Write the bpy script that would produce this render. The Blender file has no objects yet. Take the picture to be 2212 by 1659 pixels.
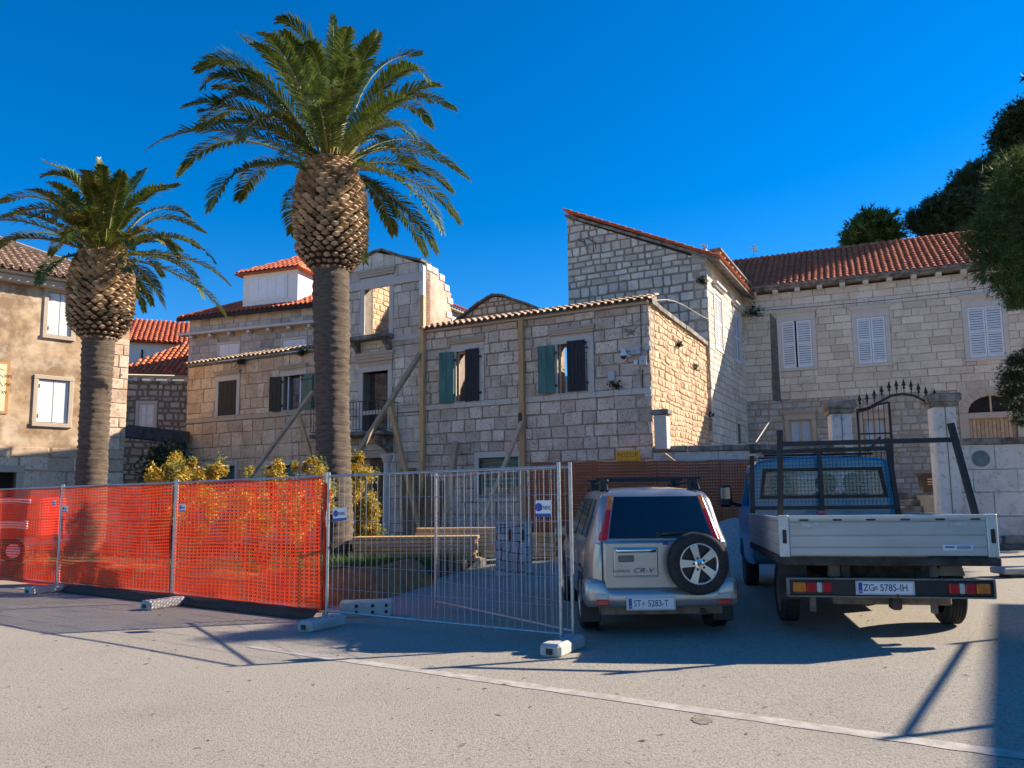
import bpy, math, random
from mathutils import Vector, Matrix, noise
V = Vector
random.seed(11)
SC = bpy.context.scene
COL = SC.collection

# ------------------------------------------------------------------ camera
W0, H0 = 2212.0, 1659.0
FL, TH, SHF, RO, EYE = 1700.0, math.radians(6.7), 58.0, math.radians(0.6), 1.52
FW = V((0, math.cos(TH), math.sin(TH)))
RT = V((1, 0, 0)); UP = RT.cross(FW)
_q = Matrix.Rotation(RO, 3, FW)
RT = _q @ RT; UP = _q @ UP
CAM = V((0, 0, EYE))
cd = bpy.data.cameras.new('camera')
cam = bpy.data.objects.new('camera', cd); COL.objects.link(cam)
cd.sensor_width = 36; cd.sensor_fit = 'HORIZONTAL'
cd.lens = 36 * FL / W0
cd.shift_y = SHF / W0
cd.clip_end = 600; cd.clip_start = .05
cam.matrix_world = Matrix(((RT.x, UP.x, -FW.x, 0), (RT.y, UP.y, -FW.y, 0), (RT.z, UP.z, -FW.z, EYE), (0, 0, 0, 1)))
SC.camera = cam

def ray(x, y):
    return RT * ((x - W0 / 2) / FL) + UP * ((H0 / 2 - y + SHF) / FL) + FW
def gz(x, y, z=0.0):
    "point of the level z seen at a place of the photograph (2212 px wide)"
    d = ray(x, y); return CAM + d * ((z - EYE) / d.z)
def atY(x, y, Y):
    d = ray(x, y); return CAM + d * (Y / d.y)

# ------------------------------------------------------------------ sun, sky, exposure
SUNV = V((3.22, .86, 1.95)).normalized()
el = math.asin(SUNV.z); az = math.atan2(SUNV.x, SUNV.y)
sd = bpy.data.lights.new('sun', 'SUN'); sd.energy = 4.5; sd.angle = math.radians(.53); sd.color = (1, .87, .70)
sun = bpy.data.objects.new('sun', sd); COL.objects.link(sun)
sun.rotation_euler = (-SUNV).to_track_quat('-Z', 'Y').to_euler()
wd = bpy.data.worlds.new('World'); SC.world = wd; wd.use_nodes = True
nt = wd.node_tree; nt.nodes.clear()
sky = nt.nodes.new('ShaderNodeTexSky'); sky.sky_type = 'NISHITA'; sky.sun_disc = False
sky.sun_elevation = el; sky.sun_rotation = az
sky.air_density = 1.0; sky.dust_density = .15; sky.ozone_density = 4.5; sky.altitude = 600
hs = nt.nodes.new('ShaderNodeHueSaturation'); hs.inputs['Saturation'].default_value = 1.38; hs.inputs['Hue'].default_value = .505
bg = nt.nodes.new('ShaderNodeBackground'); bg.inputs['Strength'].default_value = .085
wo = nt.nodes.new('ShaderNodeOutputWorld')
nt.links.new(sky.outputs[0], hs.inputs['Color']); nt.links.new(hs.outputs[0], bg.inputs[0]); nt.links.new(bg.outputs[0], wo.inputs[0])
SC.view_settings.view_transform = 'Standard'; SC.view_settings.look = 'None'
SC.view_settings.exposure = 1.2; SC.view_settings.gamma = 1; SC.view_settings.use_curve_mapping = False
SC.render.engine = 'CYCLES'
SC.cycles.max_bounces = 6; SC.cycles.diffuse_bounces = 3; SC.cycles.glossy_bounces = 3; SC.cycles.transmission_bounces = 4; SC.cycles.transparent_max_bounces = 8

# ------------------------------------------------------------------ materials
MATS = {}
def mat(name, c1, c2=None, scale=3.0, rough=.85, bump=0.0, bscale=60.0, vary=0.0, dirt=None, metallic=0.0,
        spots=None, coat=0.0, stretch=(1, 1, 1), spec=.5, trans=0.0, alpha=1.0, bdist=.01, trl=0.0, drange=(.5, .72)):
    """layers of world-space noise: base mix c1/c2, brightness per object and per loose piece, dirt patches, dark pits"""
    m = bpy.data.materials.new(name); m.use_nodes = True; t = m.node_tree; N = t.nodes; L = t.links
    b = N['Principled BSDF']
    b.inputs['Roughness'].default_value = rough; b.inputs['Metallic'].default_value = metallic
    b.inputs['Specular IOR Level'].default_value = spec; b.inputs['Coat Weight'].default_value = coat
    b.inputs['Coat Roughness'].default_value = .08
    b.inputs['Transmission Weight'].default_value = trans; b.inputs['Alpha'].default_value = alpha
    if c2 is None: c2 = c1
    geo = N.new('ShaderNodeNewGeometry'); mp = N.new('ShaderNodeMapping'); mp.inputs['Scale'].default_value = stretch
    L.new(geo.outputs['Position'], mp.inputs['Vector'])
    oi = N.new('ShaderNodeObjectInfo')
    ad = N.new('ShaderNodeMath'); ad.operation = 'ADD'; L.new(oi.outputs['Random'], ad.inputs[0]); L.new(geo.outputs['Random Per Island'], ad.inputs[1])
    fr = N.new('ShaderNodeMath'); fr.operation = 'FRACT'; L.new(ad.outputs[0], fr.inputs[0])
    def noi(sc, det=4, r=.6):
        n = N.new('ShaderNodeTexNoise'); n.inputs['Scale'].default_value = sc; n.inputs['Detail'].default_value = det
        n.inputs['Roughness'].default_value = r; L.new(mp.outputs[0], n.inputs['Vector']); return n
    def rng(src, a, bb, c=0., d=1.):
        r = N.new('ShaderNodeMapRange'); r.inputs[1].default_value = a; r.inputs[2].default_value = bb
        r.inputs[3].default_value = c; r.inputs[4].default_value = d; L.new(src, r.inputs[0]); return r.outputs[0]
    def mix(f, a, bb, typ='MIX'):
        x = N.new('ShaderNodeMix'); x.data_type = 'RGBA'; x.blend_type = typ
        if isinstance(f, (int, float)): x.inputs[0].default_value = f
        else: L.new(f, x.inputs[0])
        for k, s in ((6, a), (7, bb)):
            if isinstance(s, tuple): x.inputs[k].default_value = (*s, 1)
            else: L.new(s, x.inputs[k])
        return x.outputs[2]
    n1 = noi(scale)
    f = rng(n1.outputs[0], .35, .65)
    if vary > 0:
        a2 = N.new('ShaderNodeMath'); a2.operation = 'MULTIPLY_ADD'; L.new(fr.outputs[0], a2.inputs[0]); a2.inputs[1].default_value = .9; a2.inputs[2].default_value = -.45
        a3 = N.new('ShaderNodeMath'); a3.operation = 'ADD'; a3.use_clamp = True; L.new(f, a3.inputs[0]); L.new(a2.outputs[0], a3.inputs[1]); f = a3.outputs[0]
    col = mix(f, c1, c2)
    if vary > 0:
        wn = N.new('ShaderNodeTexWhiteNoise'); wn.noise_dimensions = '1D'; L.new(fr.outputs[0], wn.inputs['W'])
        v = rng(wn.outputs[0], 0, 1, 1 - vary, 1 + vary)
        vm = N.new('ShaderNodeVectorMath'); vm.operation = 'SCALE'; L.new(col, vm.inputs[0]); L.new(v, vm.inputs['Scale']); col = vm.outputs[0]
    if dirt:
        dc, amt, dsc = dirt[:3]
        n2 = noi(dsc, 6, .65); col = mix(rng(n2.outputs[0], drange[0], drange[1], 0, amt), col, dc)
    if spots:
        sc_, ssc, samt = spots
        n3 = noi(ssc, 3, .7); col = mix(rng(n3.outputs[0], .565, .64, 0, samt), col, sc_)
    L.new(col, b.inputs['Base Color'])
    if bump > 0:
        n4 = noi(bscale, 5, .7)
        bp = N.new('ShaderNodeBump'); bp.inputs['Strength'].default_value = bump; bp.inputs['Distance'].default_value = bdist
        L.new(n4.outputs[0], bp.inputs['Height']); L.new(bp.outputs[0], b.inputs['Normal'])
    if trl > 0:
        tb_ = N.new('ShaderNodeBsdfTranslucent'); L.new(col, tb_.inputs['Color']); ms = N.new('ShaderNodeMixShader'); ms.inputs[0].default_value = trl
        L.new(b.outputs[0], ms.inputs[1]); L.new(tb_.outputs[0], ms.inputs[2]); L.new(ms.outputs[0], N['Material Output'].inputs['Surface'])
    MATS[name] = m
    return m

def hexc(h):
    h = h.lstrip('#'); r = [int(h[i:i + 2], 16) / 255 for i in (0, 2, 4)]
    return tuple(x / 12.92 if x <= .04045 else ((x + .055) / 1.055) ** 2.4 for x in r)

asphalt = mat('asphalt', (.275, .245, .20), (.40, .36, .30), scale=55, rough=.9, bump=.9, bscale=55, dirt=((.24, .215, .18), .5, .6), spots=((.14, .122, .10), 30, .7))
soilm = mat('soil', (.07, .05, .035), (.11, .08, .05), scale=6, bump=.8, bscale=30)
gravel_m = mat('gravel', (.34, .32, .29), (.5, .47, .43), scale=18, bump=1, bscale=45, bdist=.03)
stone_a = mat('ashlar_pink', (.62, .46, .36), (.78, .65, .53), scale=2.6, bump=.9, bscale=30, vary=.17, dirt=((.27, .19, .14), .5, 2.2), spots=((.17, .115, .085), 15, .65))
stone_o = mat('ashlar_orange', (.62, .43, .29), (.77, .60, .44), scale=1.9, bump=.9, bscale=28, vary=.15, dirt=((.33, .20, .13), .5, 2.0), spots=((.18, .115, .08), 14, .6))
stone_w = mat('ashlar_cream', (.66, .54, .42), (.78, .67, .54), scale=1.5, bump=.55, bscale=24, vary=.09, dirt=((.34, .29, .23), .5, .8), spots=((.30, .25, .19), 12, .4))
stone_g = mat('gable_stone', (.60, .50, .40), (.78, .68, .56), scale=2.4, bump=.8, bscale=22, vary=.16, dirt=((.2, .17, .14), .4, 3.5), spots=((.2, .16, .12), 18, .4))
rubble_m = mat('rubble_stone', (.56, .33, .18), (.72, .50, .315), scale=3.2, bump=.9, bscale=24, vary=.2, dirt=((.3, .2, .12), .4, 5))
rubble_c = mat('rubble_cool', (.42, .38, .32), (.56, .51, .44), scale=3, bump=.9, bscale=24, vary=.2, dirt=((.16, .14, .12), .4, 4))
trim = mat('dressed_stone', (.60, .54, .47), (.68, .62, .55), scale=2.5, bump=.35, bscale=30, dirt=((.3, .25, .2), .4, 2.5))
trim_w = mat('dressed_tan', (.50, .40, .30), (.58, .48, .38), scale=2.5, bump=.35, bscale=30, dirt=((.25, .2, .15), .35, 2.5))
mortar = mat('mortar', (.21, .17, .135), (.31, .255, .20), scale=5, bump=.7, bscale=40)
mortar_d = mat('mortar_dark', (.17, .145, .12), (.24, .20, .165), scale=5, bump=.7, bscale=40)
mortar_l = mat('mortar_light', (.36, .27, .185), (.46, .355, .25), scale=5, bump=.7, bscale=40)
weather = mat('weathered_stone', (.10, .09, .08), (.34, .31, .27), scale=4, bump=.7, bscale=26, dirt=((.06, .06, .05), .6, 2.2))
whitewash = mat('whitewashed_block', (.56, .56, .55), (.66, .65, .63), scale=2, bump=.4, bscale=22, vary=.06, dirt=((.25, .26, .27), .55, 1.6), spots=((.12, .13, .14), 7, .35))
plaster_w = mat('white_plaster', (.72, .71, .68), (.78, .77, .74), scale=1.2, bump=.15, bscale=30)
plaster_o = mat('ochre_plaster', (.52, .35, .20), (.70, .54, .37), scale=1.1, bump=.5, bscale=22, dirt=((.25, .155, .085), .85, 1.0), drange=(.42, .58), spots=((.55, .45, .34), 1.6, .6))
plaster_p = mat('peeling_plaster', (.60, .50, .40), (.50, .24, .15), scale=1.8, bump=.5, bscale=20)
tile_r = mat('terracotta_tile', (.52, .11, .038), (.64, .20, .075), scale=4, bump=.35, bscale=50, vary=.2, dirt=((.22, .07, .045), .4, 3))
tile_n = mat('bright_tile', (.50, .11, .045), (.60, .17, .07), scale=4, bump=.3, bscale=50, vary=.12)
tile_o = mat('old_tile', (.40, .25, .15), (.56, .40, .27), scale=6, bump=.6, bscale=40, vary=.25, dirt=((.17, .14, .1), .55, 5), spots=((.55, .5, .42), 14, .5))
paint_w = mat('white_paint', (.74, .75, .76), (.80, .81, .82), scale=2, rough=.5, dirt=((.55, .54, .52), .25, 6))
paint_wg = mat('road_paint', (.42, .39, .34), (.52, .485, .43), scale=2.5, rough=.85, drange=(.42, .6), dirt=((.32, .285, .24), .85, 7), spots=((.3, .27, .24), 60, .7))
green_s = mat('green_shutter_paint', (.03, .12, .11), (.075, .21, .185), scale=5, rough=.6, dirt=((.12, .13, .11), .6, 9), stretch=(1, 1, .25))
dark_s = mat('charred_shutter_wood', (.018, .018, .022), (.045, .045, .055), scale=9, rough=.85, bump=.5, bscale=60, stretch=(6, 6, .6))
brown_s = mat('dark_brown_wood', (.035, .028, .022), (.075, .06, .048), scale=9, rough=.85, bump=.5, bscale=60, stretch=(6, 6, .6))
wood_n = mat('new_timber', (.56, .33, .15), (.68, .44, .22), scale=4, rough=.75, bump=.25, bscale=40, vary=.15, stretch=(3, 3, .5), spots=((.2, .11, .05), 9, .4))
wood_l = mat('sawn_plank', (.56, .34, .14), (.70, .46, .22), scale=4, rough=.75, bump=.25, bscale=30, vary=.18, stretch=(.4, 2, 4), dirt=((.22, .13, .07), .4, 3))
wood_g = mat('weathered_timber', (.46, .31, .19), (.58, .41, .26), scale=6, rough=.85, bump=.35, bscale=40, vary=.15)
ply = mat('plywood', (.26, .15, .075), (.34, .20, .105), scale=3, rough=.75, vary=.12, stretch=(2, 2, .5))
iron = mat('black_iron', (.012, .012, .014), (.025, .025, .028), scale=9, rough=.55)
rusty = mat('rusty_iron', (.05, .035, .028), (.11, .065, .045), scale=12, rough=.8)
galv = mat('galvanised_steel', (.34, .35, .36), (.48, .49, .50), scale=22, rough=.42, metallic=.75, dirt=((.25, .25, .26), .3, 8))
orange = mat('orange_netting', (.88, .055, .014), (.95, .10, .025), scale=2, rough=.7, spec=.2, trl=.3)
brown_net = mat('brown_netting', (.24, .07, .022), (.33, .105, .035), scale=5, rough=.7)
rust_net = mat('rust_net_bank', (.34, .11, .028), (.46, .17, .045), scale=4, rough=.75, bump=.9, bscale=55, bdist=.02, dirt=((.10, .04, .02), .5, 3))
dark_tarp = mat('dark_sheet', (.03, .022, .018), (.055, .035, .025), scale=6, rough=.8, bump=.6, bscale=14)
conc = mat('concrete', (.40, .385, .355), (.50, .48, .445), scale=7, rough=.9, bump=.4, bscale=60, dirt=((.25, .24, .22), .4, 5))
conc_d = mat('dark_concrete', (.07, .065, .06), (.15, .14, .125), scale=4, rough=.9, bump=.5, bscale=40, dirt=((.04, .04, .035), .5, 2))
trunk_m = mat('palm_trunk_bark', (.085, .064, .048), (.20, .15, .11), scale=5, rough=.95, bump=1.0, bscale=16, bdist=.03, stretch=(.8, .8, 7), dirt=((.07, .052, .04), .55, 2.2))
scale_m = mat('leaf_base', (.30, .19, .10), (.52, .38, .24), scale=6, rough=.85, vary=.45, bump=.6, bscale=50, dirt=((.06, .04, .028), .85, 2.6))
boss_m = mat('boss_fibre', (.025, .014, .009), (.06, .035, .02), scale=14, rough=.95, bump=1, bscale=40, bdist=.03)
frond_m = mat('palm_leaflet', (.06, .105, .018), (.165, .205, .04), scale=1.4, rough=.40, vary=.28, spec=.6, trl=.22)
frond_y = mat('yellowing_leaflet', (.17, .16, .035), (.26, .22, .06), scale=2, rough=.5, vary=.2, trl=.25)
rachis_m = mat('palm_rachis', (.22, .20, .06), (.34, .28, .09), scale=3, rough=.5)
pine_m = mat('pine_needle', (.018, .038, .010), (.045, .075, .018), scale=1.5, rough=.6, vary=.3, trl=.15)
pine_n = mat('near_pine_needle', (.05, .095, .015), (.13, .17, .03), scale=1.2, rough=.6, vary=.3, trl=.3)
bark_m = mat('bark', (.07, .05, .035), (.13, .095, .07), scale=8, rough=.95, bump=.8, bscale=25)
yel_m = mat('yellow_leaf', (.42, .26, .02), (.70, .50, .06), scale=5, rough=.6, vary=.35, trl=.35)
olive_m = mat('olive_leaf', (.16, .19, .04), (.36, .32, .07), scale=3, rough=.6, vary=.3, trl=.3)
shrub_m = mat('dark_leaf', (.02, .035, .012), (.05, .07, .025), scale=3, rough=.6, vary=.3)
dry_m = mat('dry_stalk', (.20, .12, .07), (.35, .24, .14), scale=5, rough=.8, vary=.3)
grass_m = mat('grass', (.035, .09, .015), (.08, .16, .025), scale=2.5, rough=.7, vary=.3, trl=.2)
dark_in = mat('dark_interior', (.015, .014, .013), (.03, .027, .024), scale=3)  # near-black stands in for room shade; also colours a gutter and downpipe
glass_b = mat('reflecting_window_glass', (.05, .07, .09), (.09, .12, .15), scale=.6, rough=.06, spec=1.0)
curtain = mat('lace_curtain', (.42, .50, .58), (.58, .64, .70), scale=9, rough=.6, stretch=(6, 6, .4))
tint = mat('privacy_glass', (.004, .006, .009), (.006, .010, .014), scale=1, rough=.04, spec=.8, coat=.4)
cabglass = mat('clear_cab_glass', (.35, .5, .48), None, rough=.03, spec=.7, alpha=.32)
silver = mat('silver_car_paint', (.37, .365, .36), (.42, .415, .41), scale=1, rough=.27, metallic=.6, coat=.6, dirt=((.26, .23, .19), .3, 2.5))
bluep = mat('blue_truck_paint', (.014, .26, .48), (.025, .31, .55), scale=1.5, rough=.34, coat=.5, dirt=((.05, .10, .18), .4, 3))
alu = mat('grey_alloy_panel', (.44, .425, .39), (.53, .51, .47), scale=2, rough=.5, metallic=.25, dirt=((.27, .26, .24), .4, 3), stretch=(.5, .5, 3))
alu_l = mat('pale_alloy_edge', (.58, .56, .51), (.65, .63, .58), scale=3, rough=.45, metallic=.2, dirt=((.3, .28, .25), .35, 5))
grime = mat('grimy_underframe', (.018, .015, .013), (.06, .05, .042), scale=9, rough=.85, dirt=((.17, .13, .10), .4, 5))
dusty = mat('dusty_brown_metal', (.14, .10, .07), (.24, .18, .13), scale=7, rough=.85, dirt=((.06, .05, .04), .5, 6))
beige_g = mat('mudguard_beige', (.17, .15, .12), (.26, .235, .195), scale=5, rough=.7, dirt=((.2, .17, .13), .4, 5))
rubber = mat('tyre_rubber', (.012, .012, .013), (.03, .028, .027), scale=14, rough=.8, dirt=((.07, .06, .05), .35, 5))
blackp = mat('black_plastic', (.008, .008, .009), (.014, .014, .015), scale=8, rough=.45)
greyp = mat('grey_trim_plastic', (.12, .115, .11), (.17, .165, .155), scale=6, rough=.6)
chrome = mat('chrome', (.75, .75, .76), None, rough=.12, metallic=1)
alloy = mat('alloy_wheel', (.52, .52, .52), (.6, .6, .6), scale=5, rough=.28, metallic=.8)
red_l = mat('red_lens', (.42, .008, .010), (.52, .012, .014), scale=20, rough=.15, coat=.6)
red_d = mat('dark_red_lens', (.20, .008, .010), (.30, .012, .014), scale=20, rough=.15, coat=.6)
amb_l = mat('amber_lens', (.62, .15, .012), (.75, .21, .02), scale=20, rough=.15, coat=.6)
wht_l = mat('clear_lens', (.52, .50, .48), None, rough=.2, coat=.5)
plate_w = mat('plate_white', (.70, .71, .74), None, rough=.4)
blue_m = mat('sign_blue', (.012, .05, .30), None, rough=.4)
navy = mat('dark_navy_print', (.01, .02, .10), None, rough=.5)
blk = mat('black_print', (.012, .012, .014), None, rough=.5)
red_p = mat('red_print', (.55, .03, .03), None, rough=.5)
teal = mat('turquoise_paint', (.03, .36, .30), (.05, .44, .37), scale=3, rough=.45, dirt=((.05, .2, .17), .3, 5))
yellow_s = mat('yellow_sign_paint', (.72, .33, .008), (.80, .40, .012), scale=3, rough=.6)
redpaint = mat('red_machine_paint', (.5, .02, .015), (.6, .03, .02), scale=3, rough=.45)
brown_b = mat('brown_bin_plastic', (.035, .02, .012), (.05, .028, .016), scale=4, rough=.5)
boxgrey = mat('pale_grey_enclosure', (.42, .46, .46), (.5, .53, .53), scale=4, rough=.5)
cream_s = mat('cream_sundial', (.72, .63, .40), (.78, .70, .47), scale=3, rough=.8)
ochre_b = mat('ochre_border', (.48, .24, .08), (.55, .29, .11), scale=5, rough=.8)
cable_m = mat('pale_cable', (.45, .42, .36), None, rough=.6)
cab_dark = mat('seat_cloth', (.012, .012, .014), (.02, .02, .024), scale=6, rough=.9)

# ------------------------------------------------------------------ building tools
OFF = {}
Z = V((0, 0, 1))
I4 = Matrix.Identity(4)
class MB:
    "collects simple shapes; build() links them as one mesh object"
    def __init__(s): s.v = []; s.f = []
    def add(s, vs, fs, M=None):
        o = len(s.v)
        if M is not None: vs = [M @ V(p) for p in vs]
        s.v += [tuple(p) for p in vs]; s.f += [tuple(i + o for i in f) for f in fs]; return s
    def box(s, x0, x1, y0, y1, z0, z1, M=None):
        return s.add([(x0, y0, z0), (x1, y0, z0), (x1, y1, z0), (x0, y1, z0), (x0, y0, z1), (x1, y0, z1), (x1, y1, z1), (x0, y1, z1)],
                     [(0, 3, 2, 1), (4, 5, 6, 7), (0, 1, 5, 4), (1, 2, 6, 5), (2, 3, 7, 6), (3, 0, 4, 7)], M)
    def cbox(s, x0, x1, y0, y1, z0, z1, c=.01, M=None):
        "box with chamfered edges"
        P = []; F = []
        for (z, i) in ((z0, c), (z0 + c, 0), (z1 - c, 0), (z1, c)):
            for (x, y) in ((x0 + c, y0 + i), (x1 - c, y0 + i), (x1 - i, y0 + c), (x1 - i, y1 - c), (x1 - c, y1 - i), (x0 + c, y1 - i), (x0 + i, y1 - c), (x0 + i, y0 + c)):
                P.append((x, y, z))
        for k in range(3):
            for j in range(8): F.append((k * 8 + j, k * 8 + (j + 1) % 8, (k + 1) * 8 + (j + 1) % 8, (k + 1) * 8 + j))
        F.append(tuple(range(7, -1, -1))); F.append(tuple(range(24, 32)))
        return s.add(P, F, M)
    def bar(s, p, q, w, h=None, up=None):
        p, q = V(p), V(q); h = h or w; d = (q - p).normalized(); up = V(up) if up else (Z if abs(d.z) < .95 else V((0, 1, 0)))
        a = d.cross(up).normalized(); b = a.cross(d)
        P = [e + a * (i * w / 2) + b * (j * h / 2) for e in (p, q) for i, j in ((-1, -1), (1, -1), (1, 1), (-1, 1))]
        return s.add(P, [(0, 1, 2, 3), (7, 6, 5, 4), (0, 4, 5, 1), (1, 5, 6, 2), (2, 6, 7, 3), (3, 7, 4, 0)])
    def path(s, pts, r, n=6, r2=None, caps=True):
        pts = [V(p) for p in pts]; m = len(pts); P = []; F = []; a = None
        for i, p in enumerate(pts):
            d = (pts[min(i + 1, m - 1)] - pts[max(i - 1, 0)]).normalized()
            if a is None: a = d.cross(Z if abs(d.z) < .9 else V((1, 0, 0))).normalized()
            else: a = (a - d * a.dot(d)).normalized()
            b = d.cross(a); rr = r if r2 is None else r + (r2 - r) * i / (m - 1)
            for k in range(n):
                t = 2 * math.pi * k / n; P.append(p + (a * math.cos(t) + b * math.sin(t)) * rr)
        for i in range(m - 1):
            for k in range(n): F.append((i * n + k, i * n + (k + 1) % n, (i + 1) * n + (k + 1) % n, (i + 1) * n + k))
        if caps: F.append(tuple(range(n - 1, -1, -1))); F.append(tuple((m - 1) * n + k for k in range(n)))
        return s.add(P, F)
    def tube(s, p, q, r, n=8, r2=None): return s.path([p, q], r, n, r2)
    def prism(s, poly, y0, y1, M=None):
        "poly in x,z, extruded from y0 (front) to y1"
        n = len(poly)
        a = sum(poly[i][0] * poly[(i + 1) % n][1] - poly[(i + 1) % n][0] * poly[i][1] for i in range(n))
        if a < 0: poly = poly[::-1]
        P = [(x, y0, z) for x, z in poly] + [(x, y1, z) for x, z in poly]
        F = [tuple(range(n)), tuple(range(2 * n - 1, n - 1, -1))] + [(i, i + n, (i + 1) % n + n, (i + 1) % n) for i in range(n)]
        return s.add(P, F, M)
    def lathe(s, prof, n=16, M=None, caps=True):
        "prof: list of (r, z) about the z axis"
        P = []; F = []
        for r, z in prof:
            for k in range(n): t = 2 * math.pi * k / n; P.append((r * math.cos(t), r * math.sin(t), z))
        for i in range(len(prof) - 1):
            for k in range(n): F.append((i * n + k, i * n + (k + 1) % n, (i + 1) * n + (k + 1) % n, (i + 1) * n + k))
        if caps: F.append(tuple(range(n - 1, -1, -1))); F.append(tuple((len(prof) - 1) * n + k for k in range(n)))
        return s.add(P, F, M)
    def grid(s, P, nu, nv, M=None, closed=False):
        F = []
        for i in range(nv - 1):
            for k in range(nu if closed else nu - 1): F.append((i * nu + k, i * nu + (k + 1) % nu, (i + 1) * nu + (k + 1) % nu, (i + 1) * nu + k))
        return s.add(P, F, M)
    def ball(s, c, rx, ry=None, rz=None, n=10, m=6):
        ry = ry or rx; rz = rz or rx; P = []; F = []
        for i in range(m + 1):
            t = math.pi * i / m
            for k in range(n): a = 2 * math.pi * k / n; P.append((c[0] + rx * math.sin(t) * math.cos(a), c[1] + ry * math.sin(t) * math.sin(a), c[2] - rz * math.cos(t)))
        for i in range(m):
            for k in range(n): F.append((i * n + k, i * n + (k + 1) % n, (i + 1) * n + (k + 1) % n, (i + 1) * n + k))
        return s.add(P, F)
    def build(s, name, m, parent=None, frame=None, base=None, smooth=0, bevel=0, kind=None, label=None, cat=None, group=None, center=True):
        vs = [V(p) for p in s.v]
        if not vs: return None
        if parent is not None:
            off = OFF[parent.name]
        if base is None:
            lo = V((min(p[i] for p in vs) for i in range(3))); hi = V((max(p[i] for p in vs) for i in range(3)))
            base = (lo + hi) / 2
            if parent is None: base.z = lo.z
        base = V(base)
        me = bpy.data.meshes.new(name); me.from_pydata([p - base for p in vs], [], s.f); me.materials.append(MATS[m] if isinstance(m, str) else m)
        if smooth:
            me.shade_smooth()
            if smooth > 1: me.set_sharp_from_angle(angle=math.radians(smooth))
        o = bpy.data.objects.new(name, me); COL.objects.link(o)
        if parent is None: o.matrix_world = (frame or I4) @ Matrix.Translation(base)
        else: o.parent = parent; o.location = base - off
        OFF[o.name] = base
        if bevel:
            b = o.modifiers.new('bevel', 'BEVEL'); b.width = bevel; b.segments = 2; b.limit_method = 'ANGLE'; b.angle_limit = math.radians(35)
        tag(o, label, cat, group, kind)
        return o

def tag(o, label=None, cat=None, group=None, kind=None):
    if label: o['label'] = label
    if cat: o['category'] = cat
    if group: o['group'] = group
    if kind: o['kind'] = kind
def thing(name, label, cat, frame=None, base=(0, 0, 0), group=None):
    o = bpy.data.objects.new(name, None); COL.objects.link(o); o.empty_display_size = .3
    o.matrix_world = (frame or I4) @ Matrix.Translation(V(base)); OFF[o.name] = V(base)
    tag(o, label, cat, group); return o
def copy_tree(o, parent=None, label=None):
    kids = list(o.children)
    c = o.copy(); COL.objects.link(c); OFF[c.name] = OFF.get(o.name, V((0, 0, 0)))
    if parent: c.parent = parent
    if label: c['label'] = label
    for k in kids: copy_tree(k, c)
    return c
def inst(name, me, parent, M, base_off=None):
    "a part that shares mesh data; M is its matrix in frame coordinates"
    o = bpy.data.objects.new(name, me); COL.objects.link(o); o.parent = parent
    o.matrix_local = Matrix.Translation(-OFF[parent.name]) @ M
    return o
def mesh_of(mb, name, m, smooth=0):
    me = bpy.data.meshes.new(name); me.from_pydata(mb.v, [], mb.f); me.materials.append(m)
    if smooth:
        me.shade_smooth()
        if smooth > 1: me.set_sharp_from_angle(angle=math.radians(smooth))
    return me
def text(body, size, M, m, parent, name='lettering', depth=.001, ax='CENTER', ay='CENTER', sx=1.0, shear=0):
    cu = bpy.data.curves.new('t', 'FONT'); cu.body = body; cu.size = size; cu.align_x = ax; cu.align_y = ay; cu.extrude = depth; cu.resolution_u = 3; cu.shear = shear
    ob = bpy.data.objects.new('t', cu); COL.objects.link(ob)
    me = bpy.data.meshes.new_from_object(ob.evaluated_get(bpy.context.evaluated_depsgraph_get()))
    bpy.data.objects.remove(ob); me.materials.clear(); me.materials.append(m)
    return inst(name, me, parent, M @ Matrix.Diagonal((sx, 1, 1, 1)))

class Fr:
    "a building's frame: x along its face to the right, y into the building, z up"
    def __init__(s, ox, oy, dx, dy):
        d = V((dx, dy, 0)).normalized(); s.d = d; s.n = V((-d.y, d.x, 0)); s.o = V((ox, oy, 0))
        s.M = Matrix(((d.x, s.n.x, 0, ox), (d.y, s.n.y, 0, oy), (0, 0, 1, 0), (0, 0, 0, 1))); s.Mi = s.M.inverted()
    def p(s, x, y, w=0.0):
        "the (u, z) of a photograph place on the plane y=w"
        a = s.Mi @ CAM; d = s.Mi.to_3x3() @ ray(x, y); t = (w - a.y) / d.y; q = a + d * t; return q.x, q.z
    def u(s, x, y=1090, w=0.0): return s.p(x, y, w)[0]
    def side(s, x, y, u0):
        "the (y, z) on the plane x=u0"
        a = s.Mi @ CAM; d = s.Mi.to_3x3() @ ray(x, y); t = (u0 - a.x) / d.x; q = a + d * t; return q.y, q.z
    def rect(s, x0, y0, x1, y1, w=0.0):
        a = s.p(x0, y0, w); b = s.p(x1, y1, w); return a[0], b[0], min(a[1], b[1]), max(a[1], b[1])      # u0,u1,z0,z1

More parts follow.
